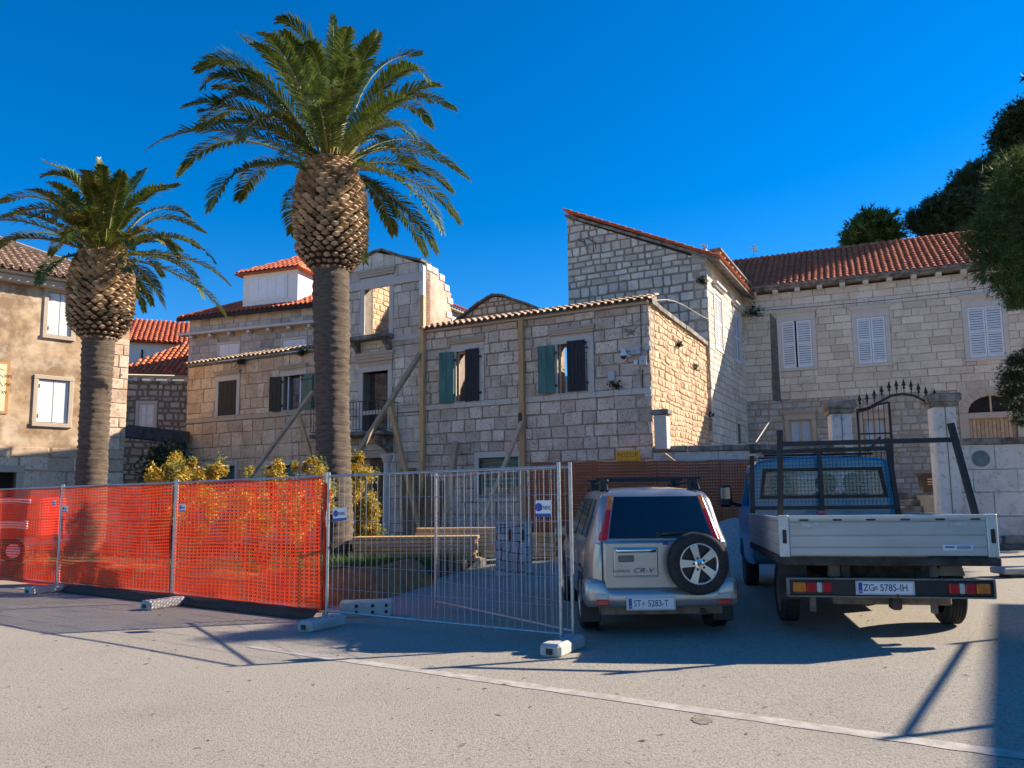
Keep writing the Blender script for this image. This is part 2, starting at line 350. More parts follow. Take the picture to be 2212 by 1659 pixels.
def clip(poly, conv):
    "Sutherland-Hodgman, conv counter-clockwise"
    out = poly
    n = len(conv)
    for i in range(n):
        ax, ay = conv[i]; bx, by = conv[(i + 1) % n]; src = out; out = []
        if not src: return []
        for j in range(len(src)):
            p, q = src[j], src[(j + 1) % len(src)]
            sp = (bx - ax) * (p[1] - ay) - (by - ay) * (p[0] - ax); sq = (bx - ax) * (q[1] - ay) - (by - ay) * (q[0] - ax)
            if sp >= 0: out.append(p)
            if (sp >= 0) != (sq >= 0): t = sp / (sp - sq); out.append((p[0] + (q[0] - p[0]) * t, p[1] + (q[1] - p[1]) * t))
    return out
def area(p): return abs(sum(p[i][0] * p[(i + 1) % len(p)][1] - p[(i + 1) % len(p)][0] * p[i][1] for i in range(len(p)))) / 2
def minus(r, holes):
    rs = [r]
    for h in holes:
        nr = []
        for (a, b, c, d) in rs:
            if h[1] <= a or h[0] >= b or h[3] <= c or h[2] >= d: nr.append((a, b, c, d)); continue
            if h[0] - a > .03: nr.append((a, h[0], c, d))
            if b - h[1] > .03: nr.append((h[1], b, c, d))
            m0, m1 = max(a, h[0]), min(b, h[1])
            if h[2] - c > .03: nr.append((m0, m1, c, h[2]))
            if d - h[3] > .03: nr.append((m0, m1, h[3], d))
        rs = nr
    return rs
def masonry(store, zones, holes, ch=.33, cw=.5, jit=.25, gap=.014, face=-.012, rough=.012, bev=.012, rubble=0.0, warp=0.0, M=None, seed=1, courses=None, deep=.05):
    "lays stones in courses; zones are convex outlines in (x,z), holes are rects (x0,x1,z0,z1)"
    R = random.Random(seed); M = M or I4
    x0 = min(p[0] for z in zones for p in z); x1 = max(p[0] for z in zones for p in z)
    z0 = min(p[1] for z in zones for p in z); z1 = max(p[1] for z in zones for p in z)
    z = z0
    while z < z1 - .02:
        h = ch * (1 + R.uniform(-jit, jit)) if courses is None else courses(z, R)
        if z1 - z - h < ch * .35: h = z1 - z
        x = x0 - R.uniform(0, cw)
        while x < x1:
            w = cw * (1 + R.uniform(-1.4 * jit, 1.6 * jit))
            for r in minus((x, x + w, z, z + h), holes):
                g = gap / 2 * R.uniform(.7, 1.5)
                a, b, c, d = r[0] + g, r[1] - g, r[2] + g, r[3] - g
                if b - a < .035 or d - c < .03: continue
                if rubble:
                    k = min(b - a, d - c) * rubble; q = lambda: R.uniform(.2, 1) * k
                    poly = [(a + q(), c + q() * .3), (b - q(), c + q() * .3), (b - q() * .3, c + q()), (b - q() * .3, d - q()), (b - q(), d - q() * .3), (a + q(), d - q() * .3), (a + q() * .3, d - q()), (a + q() * .3, c + q())]
                else:
                    j = gap * .45; q = lambda: R.uniform(-j, j)
                    poly = [(a + q(), c + q()), (b + q(), c + q()), (b + q(), d + q()), (a + q(), d + q())]
                if warp: poly = [(px + warp * noise.noise(V((px * 1.7, pz * 1.7, seed))), pz + warp * noise.noise(V((px * 1.3 + 9, pz * 1.7, seed)))) for px, pz in poly]
                for zn in zones:
                    pc = clip(poly, zn)
                    ar = area(pc) if len(pc) > 2 else 0
                    if ar < .0016: continue
                    n = len(pc); cx = sum(p[0] for p in pc) / n; cz = sum(p[1] for p in pc) / n
                    f = face + R.uniform(-rough, rough); ins = []
                    for p in pc:
                        dx, dz = cx - p[0], cz - p[1]; l = math.hypot(dx, dz) or 1; t = min(.45, bev * R.uniform(.8, 1.6) * 1.3 / l); ins.append((p[0] + dx * t, p[1] + dz * t))
                    tx = R.uniform(-.012, .012); tz = R.uniform(-.015, .015)
                    P = [M @ V((p[0], f + (p[0] - cx) * tx + (p[1] - cz) * tz, p[1])) for p in ins] + [M @ V((p[0], f + bev, p[1])) for p in pc] + [M @ V((p[0], deep, p[1])) for p in pc]
                    F = [tuple(range(n))] + [(i, n + i, n + (i + 1) % n, (i + 1) % n) for i in range(n)] + [(n + i, 2 * n + i, 2 * n + (i + 1) % n, n + (i + 1) % n) for i in range(n)]
                    store.append((ar, P, F))
            x += w
        z += h
def lay(store, parent, frame, m, name='stone', limit=300, label=None):
    "the largest stones as parts of their own, the rest as one part"
    fm = frame
    def key(s):
        c = fm @ s[1][0]; return -s[0] / max(1, (c - CAM).length) ** 2
    store.sort(key=key)
    for ar, P, F in store[:limit]:
        b = MB(); b.add(P, F); b.build(name, m, parent)
    if len(store) > limit:
        b = MB()
        for ar, P, F in store[limit:]: b.add(P, F)
        b.build('small_' + name + 's', m, parent, kind='stuff')
def backing(zones, holes, y0, y1, M=None):
    "wall core with its openings"
    b = MB(); xs = sorted({p[0] for z in zones for p in z} | {v for h in holes for v in h[:2]}); zs = sorted({p[1] for z in zones for p in z} | {v for h in holes for v in h[2:]})
    for zn in zones:
        X0, X1 = min(p[0] for p in zn), max(p[0] for p in zn)
        cuts = sorted({X0, X1} | {v for h in holes for v in h[:2] if X0 < v < X1})
        for a, c in zip(cuts, cuts[1:]):
            hs_ = sorted([h for h in holes if h[0] <= a + 1e-6 and h[1] >= c - 1e-6], key=lambda h: h[2])
            zz = -99.; spans = []
            for h in hs_: spans.append((zz, h[2])); zz = h[3]
            spans.append((zz, 99.))
            for lo, hi in spans:
                if hi - lo < .005: continue
                pc = clip([(a, lo), (c, lo), (c, hi), (a, hi)], zn)
                if len(pc) > 2 and area(pc) > 1e-4: b.prism(pc, y0, y1, M)
    return b

# ================================================================== ground
def sheet(name, pts, z, m, kind='structure', th=0.0):
    b = MB(); n = len(pts)
    b.add([(x, y, z) for x, y in pts], [tuple(range(n))])
    o = b.build(name, m, kind=kind); return o
b = MB(); N = 24
P = []
for j in range(N + 1):
    for i in range(N + 1): P.append((-250 + 500 * i / N, -60 + 420 * j / N, -.01))
b.grid(P, N + 1, N + 1); b.build('ground', 'soil', kind='structure', base=(0, 0, -.01))
def G(x, y):
    'height of the square: it rises a little to the back and right'
    t = .03 * (x - .3) + .02 * (y - 8.8)
    return min(.30, (t + math.sqrt(t * t + .0006)) / 2)
def onG(p): return V((p.x, p.y, G(p.x, p.y)))
# the road surface, gently uneven
b = MB(); P = []; nx, ny = 130, 90
for j in range(ny + 1):
    for i in range(nx + 1):
        x = -34 + 64 * i / nx; y = -14 + 46 * j / ny
        P.append((x, y, G(x, y) + .012 * noise.noise(V((x * .35, y * .35, 0)))))
b.grid(P, nx + 1, ny + 1); b.build('road', 'asphalt', smooth=1, kind='structure', base=(0, 0, 0))
def RZ(x, y):
    'height of the road mesh itself'
    fx = (x + 34) / 64 * 130; fy = (y + 14) / 46 * 90; i = int(math.floor(fx)); j = int(math.floor(fy)); a = fx - i; c = fy - j
    def h(i, j): X = -34 + 64 * i / 130; Y = -14 + 46 * j / 90; return G(X, Y) + .012 * noise.noise(V((X * .35, Y * .35, 0)))
    return h(i, j) * (1 - a) * (1 - c) + h(i + 1, j) * a * (1 - c) + h(i, j + 1) * (1 - a) * c + h(i + 1, j + 1) * a * c
# worn white line
b = MB(); A, B_ = gz(545, 1397), V((4.6, 3.75, 0)); d = (B_ - A).normalized(); s_ = V((-d.y, d.x, 0)); n = 90; L_ = (B_ - A).length
R = random.Random(3); P = []
LZ = lambda x, y: RZ(x, y) + .004
for i in range(n + 1):
    p = A + d * (L_ * i / n); w = .075 + .008 * R.uniform(-1, 1); zz = 0
    P += [(p.x + k_ * s_.x * w, p.y + k_ * s_.y * w, LZ(p.x + k_ * s_.x * w, p.y + k_ * s_.y * w)) for k_ in (-1, 1)]
b.grid(P, 2, n + 1); b.build('painted_road_line', 'road_paint', kind='structure')
def blot(name, px, py, rx, ry, m):
    c = gz(px, py); b = MB(); n = 22; R = random.Random(px)
    rr = [1 + R.uniform(-.22, .22) for _ in range(n)]
    b.add([(c.x + rx * rr[k] * math.cos(6.283 * k / n), c.y + ry * rr[k] * math.sin(6.283 * k / n), RZ(c.x, c.y) + .005) for k in range(n)], [tuple(range(n))])
    b.build(name, m, kind='structure')
stain = mat('oil_stain', (.16, .13, .09), (.28, .24, .19), scale=16, rough=.8)
blot('oil_stain', 1516, 1556, .07, .11, stain)

# ================================================================== windows, shutters, tiles
def window(parent, o, fr=(.12, .12, .12, .14), m='dressed_stone', proud=.03, depth=.22, cornice=None, sill=True, name='window', cm=None, dark=None):
    u0, u1, z0, z1 = o; l, r, bt, t = fr
    b = MB()
    b.cbox(u0 - l, u0, -proud, depth, z0, z1, .012); b.cbox(u1, u1 + r, -proud, depth, z0, z1, .012)
    b.cbox(u0 - l, u1 + r, -proud - .006, depth, z1, z1 + t, .012)
    b.cbox(u0 - l, u1 + r, -proud - (.03 if sill else 0), depth, z0 - bt, z0, .012)
    w = b.build(name, m, parent)
    if cornice:
        g, c0, c1 = cornice      # gap, height, overhang
        zb = z1 + t + g; b = MB(); x0, x1 = u0 - l, u1 + r
        if g > .02: b.box(x0 + .01, x1 - .01, -proud + .012, .05, z1 + t, zb)
        for k in range(3): f = (k + 1) / 3; b.cbox(x0 - c1 * f, x1 + c1 * f, -proud - .03 - .07 * f, .1, zb + c0 * k / 3, zb + c0 * (k + 1) / 3 + .002, .008)
        b.build('cornice', cm or m, w)
    if dark: b = MB(); b.box(u0, u1, depth - .03, depth, z0, z1); b.build('back_sheet', dark, w)  # dark sheet stands in for the shaded room behind the opening
    return w
def outer(o, fr, pad=.0, extra=0.0):
    return (o[0] - fr[0] - pad, o[1] + fr[1] + pad, o[2] - fr[2] - pad, o[3] + fr[3] + pad + extra)
def hinge(x, y, ang, z=0.0): return Matrix.Translation((x, y, z)) @ Matrix.Rotation(math.radians(ang), 4, 'Z')
def louvre(parent, w, h, m, M, name='shutter', pitch=.06, mid=True):
    "louvred leaf, local x 0..w, z 0..h"
    b = MB(); s = .055; t = .035
    b.box(0, s, 0, t, 0, h, M); b.box(w - s, w, 0, t, 0, h, M); b.box(s, w - s, .001, t - .001, 0, .09, M); b.box(s, w - s, .001, t - .001, h - .07, h, M)
    spans = [(.09, h * .5 - .03), (h * .5 + .03, h - .07)] if mid else [(.09, h - .07)]
    if mid: b.box(s, w - s, .001, t - .001, h * .5 - .03, h * .5 + .03, M)
    for a, c in spans:
        n = max(2, int((c - a) / pitch))
        for k in range(n):
            z = a + (c - a) * (k + .5) / n; hh = (c - a) / n * .40
            b.add([(s, -.002, z - hh), (w - s, -.002, z - hh), (w - s, .006, z - hh - .004), (s, .006, z - hh - .004), (s, t, z + hh * .8), (w - s, t, z + hh * .8), (w - s, t - .008, z + hh), (s, t - .008, z + hh)],
                  [(0, 3, 2, 1), (4, 5, 6, 7), (0, 1, 6, 7), (3, 4, 5, 2), (0, 7, 4, 3), (1, 2, 5, 6)], M)
    return b.build(name, m, parent)
def planks(parent, w, h, m, M, name='shutter', n=4, batten=True, panel=False, hinges=True, seed=0):
    b = MB(); R = random.Random(seed); x = 0
    for k in range(n):
        ww = w / n; dz = R.uniform(-.012, .012)
        b.box(x + .004, x + ww - .004, R.uniform(-.004, .004), .03, R.uniform(0, .015) + max(0, dz), h - R.uniform(0, .012), M); x += ww
    if panel:
        b.box(0, w, -.012, 0, 0, .08, M); b.box(0, w, -.012, 0, h - .08, h, M); b.box(0, .07, -.0125, 0, .08, h - .08, M); b.box(w - .07, w, -.0125, 0, .08, h - .08, M); b.box(.07, w - .07, -.0115, 0, h * .62, h * .62 + .06, M)
        b.box(.12, w - .12, -.010, 0, .14, h * .56, M); b.box(.12, w - .12, -.010, 0, h * .74, h - .13, M)
    elif batten:
        b.box(.02, w - .02, -.03, -.002, h * .14, h * .14 + .07, M); b.box(.02, w - .02, -.03, -.002, h * .82, h * .82 + .07, M)
    o = b.build(name, m, parent)
    if hinges:
        b = MB()
        for z in (h * .14 + .03, h * .82 + .03): b.box(-.03, w * .8, -.037, -.031, z - .014, z + .014, M); b.box(-.06, -.02, -.045, .01, z - .035, z + .035, M)
        b.build('hinge', 'rusty_iron', o)
    return o
def tile_mesh(r=.088, L=.42, m='terracotta_tile', seg=6):
    b = MB(); P = []
    for (rr, y, dz) in ((r - .016, 0, 0), (r, 0, 0), (r * .84, L, -.012)):
        for k in range(seg + 1):
            t = math.pi * k / seg; P.append((rr * math.cos(t), y, rr * math.sin(t) * .85 + dz))
    F = []
    for i in range(2):
        for k in range(seg): a = i * (seg + 1) + k; F.append((a, a + 1, a + seg + 2, a + seg + 1))
    b.add(P, F); return b
def tiled(parent, O, ux, up, wid, length, m, pitch=.22, row=.34, limit=300, inside=None, seed=0, name='roof_tile', deck=True, sag=.012, frame=None, pan=None):
    ux = V(ux).normalized(); up = V(up).normalized(); nn = ux.cross(up).normalized(); O = V(O); R = random.Random(seed); pan = pan or m
    base = Matrix(((ux.x, up.x, nn.x, 0), (ux.y, up.y, nn.y, 0), (ux.z, up.z, nn.z, 0), (0, 0, 0, 1)))
    tb = tile_mesh(r=pitch * .40, L=row * 1.16); me = mesh_of(tb, name, MATS[m], smooth=50)
    nc = int(wid / pitch); nr = int(math.ceil(length / row)); L = []
    for c in range(nc + 1):
        for r_ in range(nr):
            if inside and not inside(c * pitch, (r_ + .5) * row): continue
            p = O + ux * (c * pitch + R.uniform(-.008, .008)) + up * (r_ * row + R.uniform(-sag, sag)) + nn * (.035 + R.uniform(-.004, .004))
            L.append(Matrix.Translation(p) @ base @ Matrix.Rotation(R.uniform(-.03, .03), 4, 'Z') @ Matrix.Rotation(-.045, 4, 'X'))
    fm = frame if frame is not None else I4
    L.sort(key=lambda M_: ((fm @ M_.translation) - CAM).length)
    for M_ in L[:limit]: inst(name, me, parent, M_)
    if len(L) > limit:
        b = MB()
        for M_ in L[limit:]: b.add(tb.v, tb.f, M_)
        b.build('upper_' + name + 's', m, parent, kind='stuff', smooth=50)
    b = MB()
    for c in range(nc):                                    # channel tiles between the covers
        x = (c + .5) * pitch; lo, hi = 0, length
        if inside:
            ok = [r_ for r_ in range(nr) if inside(x, (r_ + .5) * row)]
            if not ok: continue
            lo, hi = ok[0] * row, (ok[-1] + 1) * row
        for k in range(3):
            t0, t1 = math.pi * (1 + k / 3), math.pi * (1 + (k + 1) / 3); rr = pitch * .42
            a = [O + ux * (x + rr * math.cos(t)) + nn * (.035 + rr * .45 * math.sin(t)) + up * y for t in (t0, t1) for y in (lo - .03, hi)]
            b.add(a, [(0, 1, 3, 2)])
    b.build('channel_tiles', pan, parent, kind='stuff')
def modillions(parent, n, u0, u1, z, dep, m='dressed_stone', w=.13, h=.16, name='bracket', M=None):
    b = MB(); b.prism([(0, 0), (0, h), (dep, h), (dep, h * .55), (dep * .55, h * .15)], 0, w)     # profile in x,z
    me = mesh_of(b, name, MATS[m]); R0 = Matrix.Rotation(math.radians(-90), 4, 'Z')
    for k in range(n):
        u = u0 + (u1 - u0) * k / (n - 1)
        inst(name, me, parent, (M or I4) @ Matrix.Translation((u - w / 2, 0, z)) @ R0)

# ================================================================== ruined row: three fronts on one line
C = Fr(3.77, 21.1, .885, -.466)
uA = C.u(912, 900)                                   # line of the first timber post, right wing's left end
uB = C.u(747, 800)                                   # left end of the middle bay
uL = C.u(404, 900)
zE = C.p(1390, 658)[1]                                # eaves
zC1 = C.p(1137, 858)[1]; zC0 = zC1 - .17              # string course
zEl = C.p(420, 793)[1]
# ---- right wing
rw = thing('stone_house', 'roofless two storey pinkish stone house with green and charred shutters, sunlit rubble side wall', 'house', C.M, (uA, 0, 0))
w1 = (*sorted(C.rect(986, 857, 1034, 760)[:2]), zC1 + .01, C.p(1010, 758)[1])
w2 = (*sorted(C.rect(1206, 840, 1268, 745)[:2]), zC1 + .01, C.p(1240, 741)[1])
w3 = (C.u(1035), C.u(1121), C.p(1080, 1075)[1], C.p(1080, 988)[1])
f12 = (.20, .20, .0, .22)
holes = [outer(w1, f12), outer(w2, f12), outer(w3, (.16, .14, .12, .18)), (uA - 1, 1, zC0, zC1)]
store = []
def crs(z, R):
    for lo, hi, h in ((0, 1.9, .37), (1.9, 2.35, .34), (2.35, 2.6, .2), (2.6, zC0, .36), (zC0, zC1 + .01, .5), (zC1, 99, .33)):
        if lo <= z < hi: return h * R.uniform(.9, 1.12)
    return .4
masonry(store, [[(uA, 0), (0, 0), (0, zE), (uA, zE)]], holes, cw=.46, jit=.34, gap=.026, courses=crs, rough=.011, bev=.014, seed=5, warp=.02)
lay(store, rw, C.M, 'ashlar_pink', limit=290)
bk = backing([[(uA, 0), (0, 0), (0, zE), (uA, zE)]], [w1, w2, w3], .012, .5); bk.build('wall', 'mortar', rw)
b = MB(); n = 14; e = [uA + (0 - uA) * k / n for k in range(n + 1)]; R = random.Random(4)
for a, c in zip(e, e[1:]): b.cbox(a + .004, c - .004, -.035 + R.uniform(-.006, .006), .05, zC0 + .006, zC1, .01)
b.build('string_course', 'dressed_stone', rw)
win = window(rw, w1, f12, cornice=(.03, .16, .06), cm='dressed_tan', depth=.2)
ww = w1[1] - w1[0]
planks(win, .47, w1[3] - w1[2] + .02, 'green_shutter_paint', hinge(w1[0] - .04, -.09, 180 + 14, w1[2] - .02) , panel=True, n=2)
planks(win, .50, w1[3] - w1[2] + .06, 'charred_shutter_wood', hinge(w1[1] + .05, -.07, 180 - 3, w1[2] - .02), n=4, seed=2)
b = MB(); b.cbox(w1[0], w1[0] + .06, .06, .12, w1[2], w1[3], .005); b.cbox(w1[0], w1[1], .06, .12, w1[3] - .06, w1[3], .005); b.build('casing', 'weathered_timber', win)
win2 = window(rw, w2, f12, cornice=(.05, .2, .08), cm='dressed_tan', depth=.2)
planks(win2, .50, w2[3] - w2[2] - .04, 'green_shutter_paint', hinge(w2[0] - .06, -.09, 180 + 10, w2[2] + .02), panel=True, n=2)
planks(win2, .55, w2[3] - w2[2] + .03, 'charred_shutter_wood', hinge(w2[1] - .02, -.10, 180 + 2, w2[2] + .02), n=5, seed=6)
b = MB(); b.cbox(w2[0], w2[0] + .07, .08, .14, w2[2], w2[3], .005); b.cbox(w2[0] + .30, w2[0] + .35, .2, .25, w2[2], w2[3], .005); b.build('casing', 'weathered_timber', win2)
win3 = window(rw, w3, (.16, .14, .12, .18), m='dressed_stone', depth=.3)
b = MB()
for k in range(7): z = w3[3] - .02 - k * .125; b.box(w3[0], w3[1], .12, .14, z - .085, z)
b.build('green_slat', 'green_shutter_paint', win3)
b = MB(); b.box(w3[0], w3[1], .24, .3, w3[2], w3[3]); b.build('back_sheet', 'dressed_tan', win3)
st = []; masonry(st, [[(w3[0], w3[2]), (w3[1], w3[2]), (w3[1], w3[2] + .62), (w3[0], w3[2] + .62)]], [], ch=.075, cw=.2, jit=.05, gap=.014, M=Matrix.Translation((0, .16, 0)), deep=.08)
b = MB(); [b.add(P, F) for a, P, F in st]; b.build('brick_infill', 'ashlar_orange', win3)
# eaves: one pale course of stone, then old tiles
b = MB(); b.box(uA, .02, -.09, .5, zE, zE + .07); b.build('eaves_slab', 'dressed_tan', rw)
b = MB(); b.add([(uA, -.12, zE + .071), (0, -.12, zE + .071), (0, .80, zE + .071), (uA, .80, zE + .071), (uA, -.12, zE + .09), (0, -.12, zE + .09), (0, .80, zE + .40), (uA, .80, zE + .40)], [(0, 3, 2, 1), (4, 5, 6, 7), (0, 1, 5, 4), (1, 2, 6, 5), (2, 3, 7, 6), (3, 0, 4, 7)]); b.build('mortar_bed', 'mortar', rw)
tiled(rw, (uA + .1, -.2, zE + .075), (1, 0, 0), (0, .94, .34), -uA, .98, 'old_tile', pitch=.21, row=.33, limit=150, frame=C.M, seed=3)
# side wall of rubble, sun on it
S90 = Matrix(((0, -1, 0, 0), (1, 0, 0, 0), (0, 0, 1, 0), (0, 0, 0, 1)))
D1 = 6.25; zs1 = C.side(1555, 768, 0)[1]; zs0 = zE + .02
zone = [(0, 0), (D1, 0), (D1, zs1), (0, zs0)]
st = []; masonry(st, [zone], [], ch=.165, cw=.25, jit=.5, gap=.026, rubble=.32, warp=.085, rough=.012, bev=.018, M=S90, seed=9)
b = MB(); [b.add(P, F) for a, P, F in st]; b.build('rubble_side_wall', 'rubble_stone', rw, kind='stuff')
bk = MB(); bk.prism(zone, .012, .45, S90); bk.build('wall', 'mortar_light', rw)
b = MB(); n = 9
for k in range(n):
    a, c = D1 * k / n, D1 * (k + 1) / n; za = zs0 + (zs1 - zs0) * k / n; zc = zs0 + (zs1 - zs0) * (k + 1) / n
    b.prism([(a + .01, za), (c - .01, zc), (c - .01, zc + .13), (a + .01, za + .13)], -.10 + R.uniform(-.02, .02), .5, S90)
b.build('coping', 'weathered_stone', rw)
# inner walls seen through the openings, open to the sky
st = []
Rw = Matrix.Translation((0, 5.2, 0)); zone = [(uA, 0), (-.5, 0), (-.5, 5.4), (uA, 5.9)]
masonry(st, [zone], [], ch=.3, cw=.42, jit=.3, gap=.03, rubble=.2, warp=.05, rough=.02, M=Rw, seed=12)
b = MB(); [b.add(P, F) for a, P, F in st]; b.prism(zone, 5.21, 5.5); b.build('rear_wall', 'rubble_stone', rw, kind='stuff')
b = MB(); b.box(uA * .62 - .2, uA * .62 + .2, .5, 5.2, 0, 5.9); b.box(uA * .3 - .15, uA * .3 + .15, .5, 5.2, 0, 5.6); b.build('inner_wall', 'white_plaster', rw)

# ---- left wing
lw = thing('stone_house', 'low stone house behind the palms with tiled eaves and one dark closed shutter', 'house', C.M, (uL, 0, 0))
l1 = (C.u(472, 860), C.u(511, 860), C.p(490, 897)[1], C.p(490, 823)[1])
l2 = (C.u(612, 850), C.u(655, 850), C.p(635, 886)[1], C.p(635, 811)[1])
l3 = (C.u(440), C.u(505), C.p(470, 1130)[1], C.p(470, 1008)[1])
l4 = (C.u(575), C.u(637), C.p(600, 1130)[1], C.p(600, 1006)[1])
fl = (.16, .16, .0, .18); zCl1 = C.p(420, 905)[1]; zCl0 = zCl1 - .17
l1 = (l1[0], l1[1], zCl1 + .01, l1[3]); l2 = (l2[0], l2[1], zCl1 + .01, l2[3])
holes = [outer(l1, fl), outer(l2, fl), outer(l3, (.16, .16, 0, .2)), outer(l4, (.16, .16, 0, .2)), (uL - 1, 1, zCl0, zCl1)]
store = []
masonry(store, [[(uL, 0), (uB, 0), (uB, zEl), (uL, zEl)]], holes, ch=.40, cw=.52, jit=.3, gap=.018, rough=.01, bev=.012, seed=8, warp=.02)
lay(store, lw, C.M, 'ashlar_orange', limit=290)
backing([[(uL, 0), (uB, 0), (uB, zEl), (uL, zEl)]], [l1, l2, l3, l4], .012, .5).build('wall', 'mortar', lw)
b = MB(); n = 9; e = [uL + (uB - uL) * k / n for k in range(n + 1)]
for a, c in zip(e, e[1:]): b.cbox(a + .004, c - .004, -.035, .05, zCl0 + .006, zCl1, .01)
b.build('string_course', 'dressed_tan', lw)
wn = window(lw, l1, fl, cornice=(.06, .14, .05), cm='dressed_tan', depth=.2)
planks(wn, l1[1] - l1[0] - .02, l1[3] - l1[2] - .02, 'dark_brown_wood', hinge(l1[1] - .01, .02, 180, l1[2] + .01), n=4, seed=4)
wn = window(lw, l2, fl, cornice=(.06, .14, .05), cm='dressed_tan', depth=.2)
planks(wn, .48, l2[3] - l2[2] + .02, 'dark_brown_wood', hinge(l2[0] - .04, -.07, 180 + 8, l2[2] - .02), n=3, seed=5)
planks(wn, .48, l2[3] - l2[2] + .02, 'green_shutter_paint', hinge(l2[1] + .04, -.07, -8, l2[2] - .02), n=3, seed=6)
b = MB(); b.cbox(l2[0] + .1, l2[0] + .15, .1, .14, l2[2], l2[3], .004); b.cbox(l2[1] - .3, l2[1] - .25, .15, .19, l2[2], l2[3], .004); b.build('casing', 'white_paint', wn)
for q in (l3, l4):
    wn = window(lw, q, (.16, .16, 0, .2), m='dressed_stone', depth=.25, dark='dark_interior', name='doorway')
    b = MB(); b.box(q[0] + .25, q[1] - .02, .1, .13, q[2], q[3] - .05); b.build('door_leaf', 'green_shutter_paint', wn)
b = MB(); b.box(uL, uB, -.08, .5, zEl, zEl + .06); b.build('eaves_slab', 'weathered_stone', lw)
tiled(lw, (uL + .05, -.2, zEl + .065), (1, 0, 0), (0, .94, .34), uB - uL, .98, 'old_tile', pitch=.22, row=.33, limit=150, frame=C.M, seed=5)
st = []; masonry(st, [[(uL, 0), (uB, 0), (uB, 5), (uL, 5)]], [], ch=.3, cw=.42, jit=.3, gap=.03, rubble=.2, warp=.05, rough=.02, M=Matrix.Translation((0, 5.2, 0)), seed=13)
b = MB(); [b.add(P, F) for a, P, F in st]; b.box(uL, uB, 5.21, 5.5, 0, 5); b.box(uL, uL + .4, .5, 5.2, 0, zEl); b.build('rear_wall', 'rubble_stone', lw, kind='stuff')

# ---- middle bay with its pediment
mb = thing('pediment_house', 'tall narrow ruined stone front with a pointed gable, empty upper window and iron balcony', 'ruin', C.M, (uB, 0, 0))
zP = C.p(745, 596)[1]; ap = C.p(822, 541); p2 = C.p(868, 557)
zK0 = C.p(760, 632)[1]; zK1 = C.p(760, 613)[1]        # band under the gable
m1 = (C.u(788, 670), C.u(841, 670), C.p(815, 727)[1], C.p(815, 609)[1])
m2 = (C.u(784, 870), C.u(838, 870), C.p(815, 937)[1], C.p(815, 802)[1])
m3 = (C.u(757, 1040), C.u(830, 1040), 0, C.p(800, 990)[1])
fm = (.17, .17, 0, .17)
zG = zP + .02
zones = [[(uB, 0), (uA, 0), (uA, zK1), (uB, zK1)],
         [(uB, zK1), (uA, zK1), (uA, zG), (p2[0], p2[1] + .02), (ap[0] + .12, ap[1] - .03), (ap[0] - .12, ap[1] - .03), (uB + .62, (zG + ap[1]) / 2 + .12), (uB, zG)]]
holes = [outer(m1, fm, extra=.05), outer(m2, fm), outer(m3, (0, 0, 0, .25)), (uB - 1, uA + 1, zK0, zK1 - .002), (uB - 1, uA + 1, zC0 - .02, zC1 - .02)]
store = []; masonry(store, zones, holes, ch=.36, cw=.46, jit=.25, gap=.016, rough=.007, bev=.01, seed=21)
lay(store, mb, C.M, 'gable_stone', limit=290)
backing(zones, [m1, m2, m3], .012, .45).build('wall', 'mortar', mb)
zq = C.p(890, 727)[1]
for y0_, za_, zb_ in ((-.05, zK0 + .01, zK1 - .01), (-.035, zC0, zC1 - .03), (-.03, zq - .08, zq + .08)): b = MB(); b.cbox(uB, uA, y0_, .05, za_, zb_, .01); b.build('string_course', 'dressed_stone', mb)
b = MB()                                              # raking coping of the gable
pts = zones[1][2:]
for p, q in zip(pts, pts[1:]): b.bar((p[0], .2, p[1] + .03), (q[0], .2, q[1] + .03), .62, .07)
b.build('coping', 'weathered_stone', mb)
wn = window(mb, m1, fm, cornice=(.02, .26, .12), cm='dressed_tan', depth=.45, name='upper_opening')
b = MB(); z = m1[2]; b.cbox(m1[0] - .45, m1[1] + .22, -.42, .1, z - .14, z, .02); b.build('balcony_slab', 'weathered_stone', mb)
for u in (m1[0] - .28, m1[1] - .02): 
    b = MB(); b.prism([(0, 0), (0, .4), (.36, .4), (.36, .25), (.22, .16), (.1, .02)], 0, .14, Matrix.Translation((u, 0, z - .54)) @ Matrix.Rotation(math.radians(-90), 4, 'Z')); b.build('corbel', 'weathered_stone', mb)
wn = window(mb, m2, fm, cornice=(.16, .3, .10), cm='dressed_tan', depth=.45, name='balcony_doorway')
b = MB(); b.box(m2[0] + .05, m2[0] + .22, .3, .34, m2[2], m2[3]); b.build('door_leaf', 'dark_brown_wood', wn)
b = MB(); b.box(m2[0] + .30, m2[1] - .22, 1.0, 1.05, m2[2], m2[3] - .35); b.build('inner_door', mat('faded_green_door', (.30, .45, .30), (.38, .52, .36), scale=3, rough=.7, stretch=(1, 1, .3)), wn)
b = MB(); b.cbox(m3[0] - .1, m3[1] + .1, -.04, .3, m3[3], m3[3] + .25, .02); b.build('lintel', 'dressed_tan', mb)
b = MB(); b.box(m3[0], m3[1], 1.6, 1.65, 0, m3[3]); b.build('dark_passage', 'dressed_tan', mb)
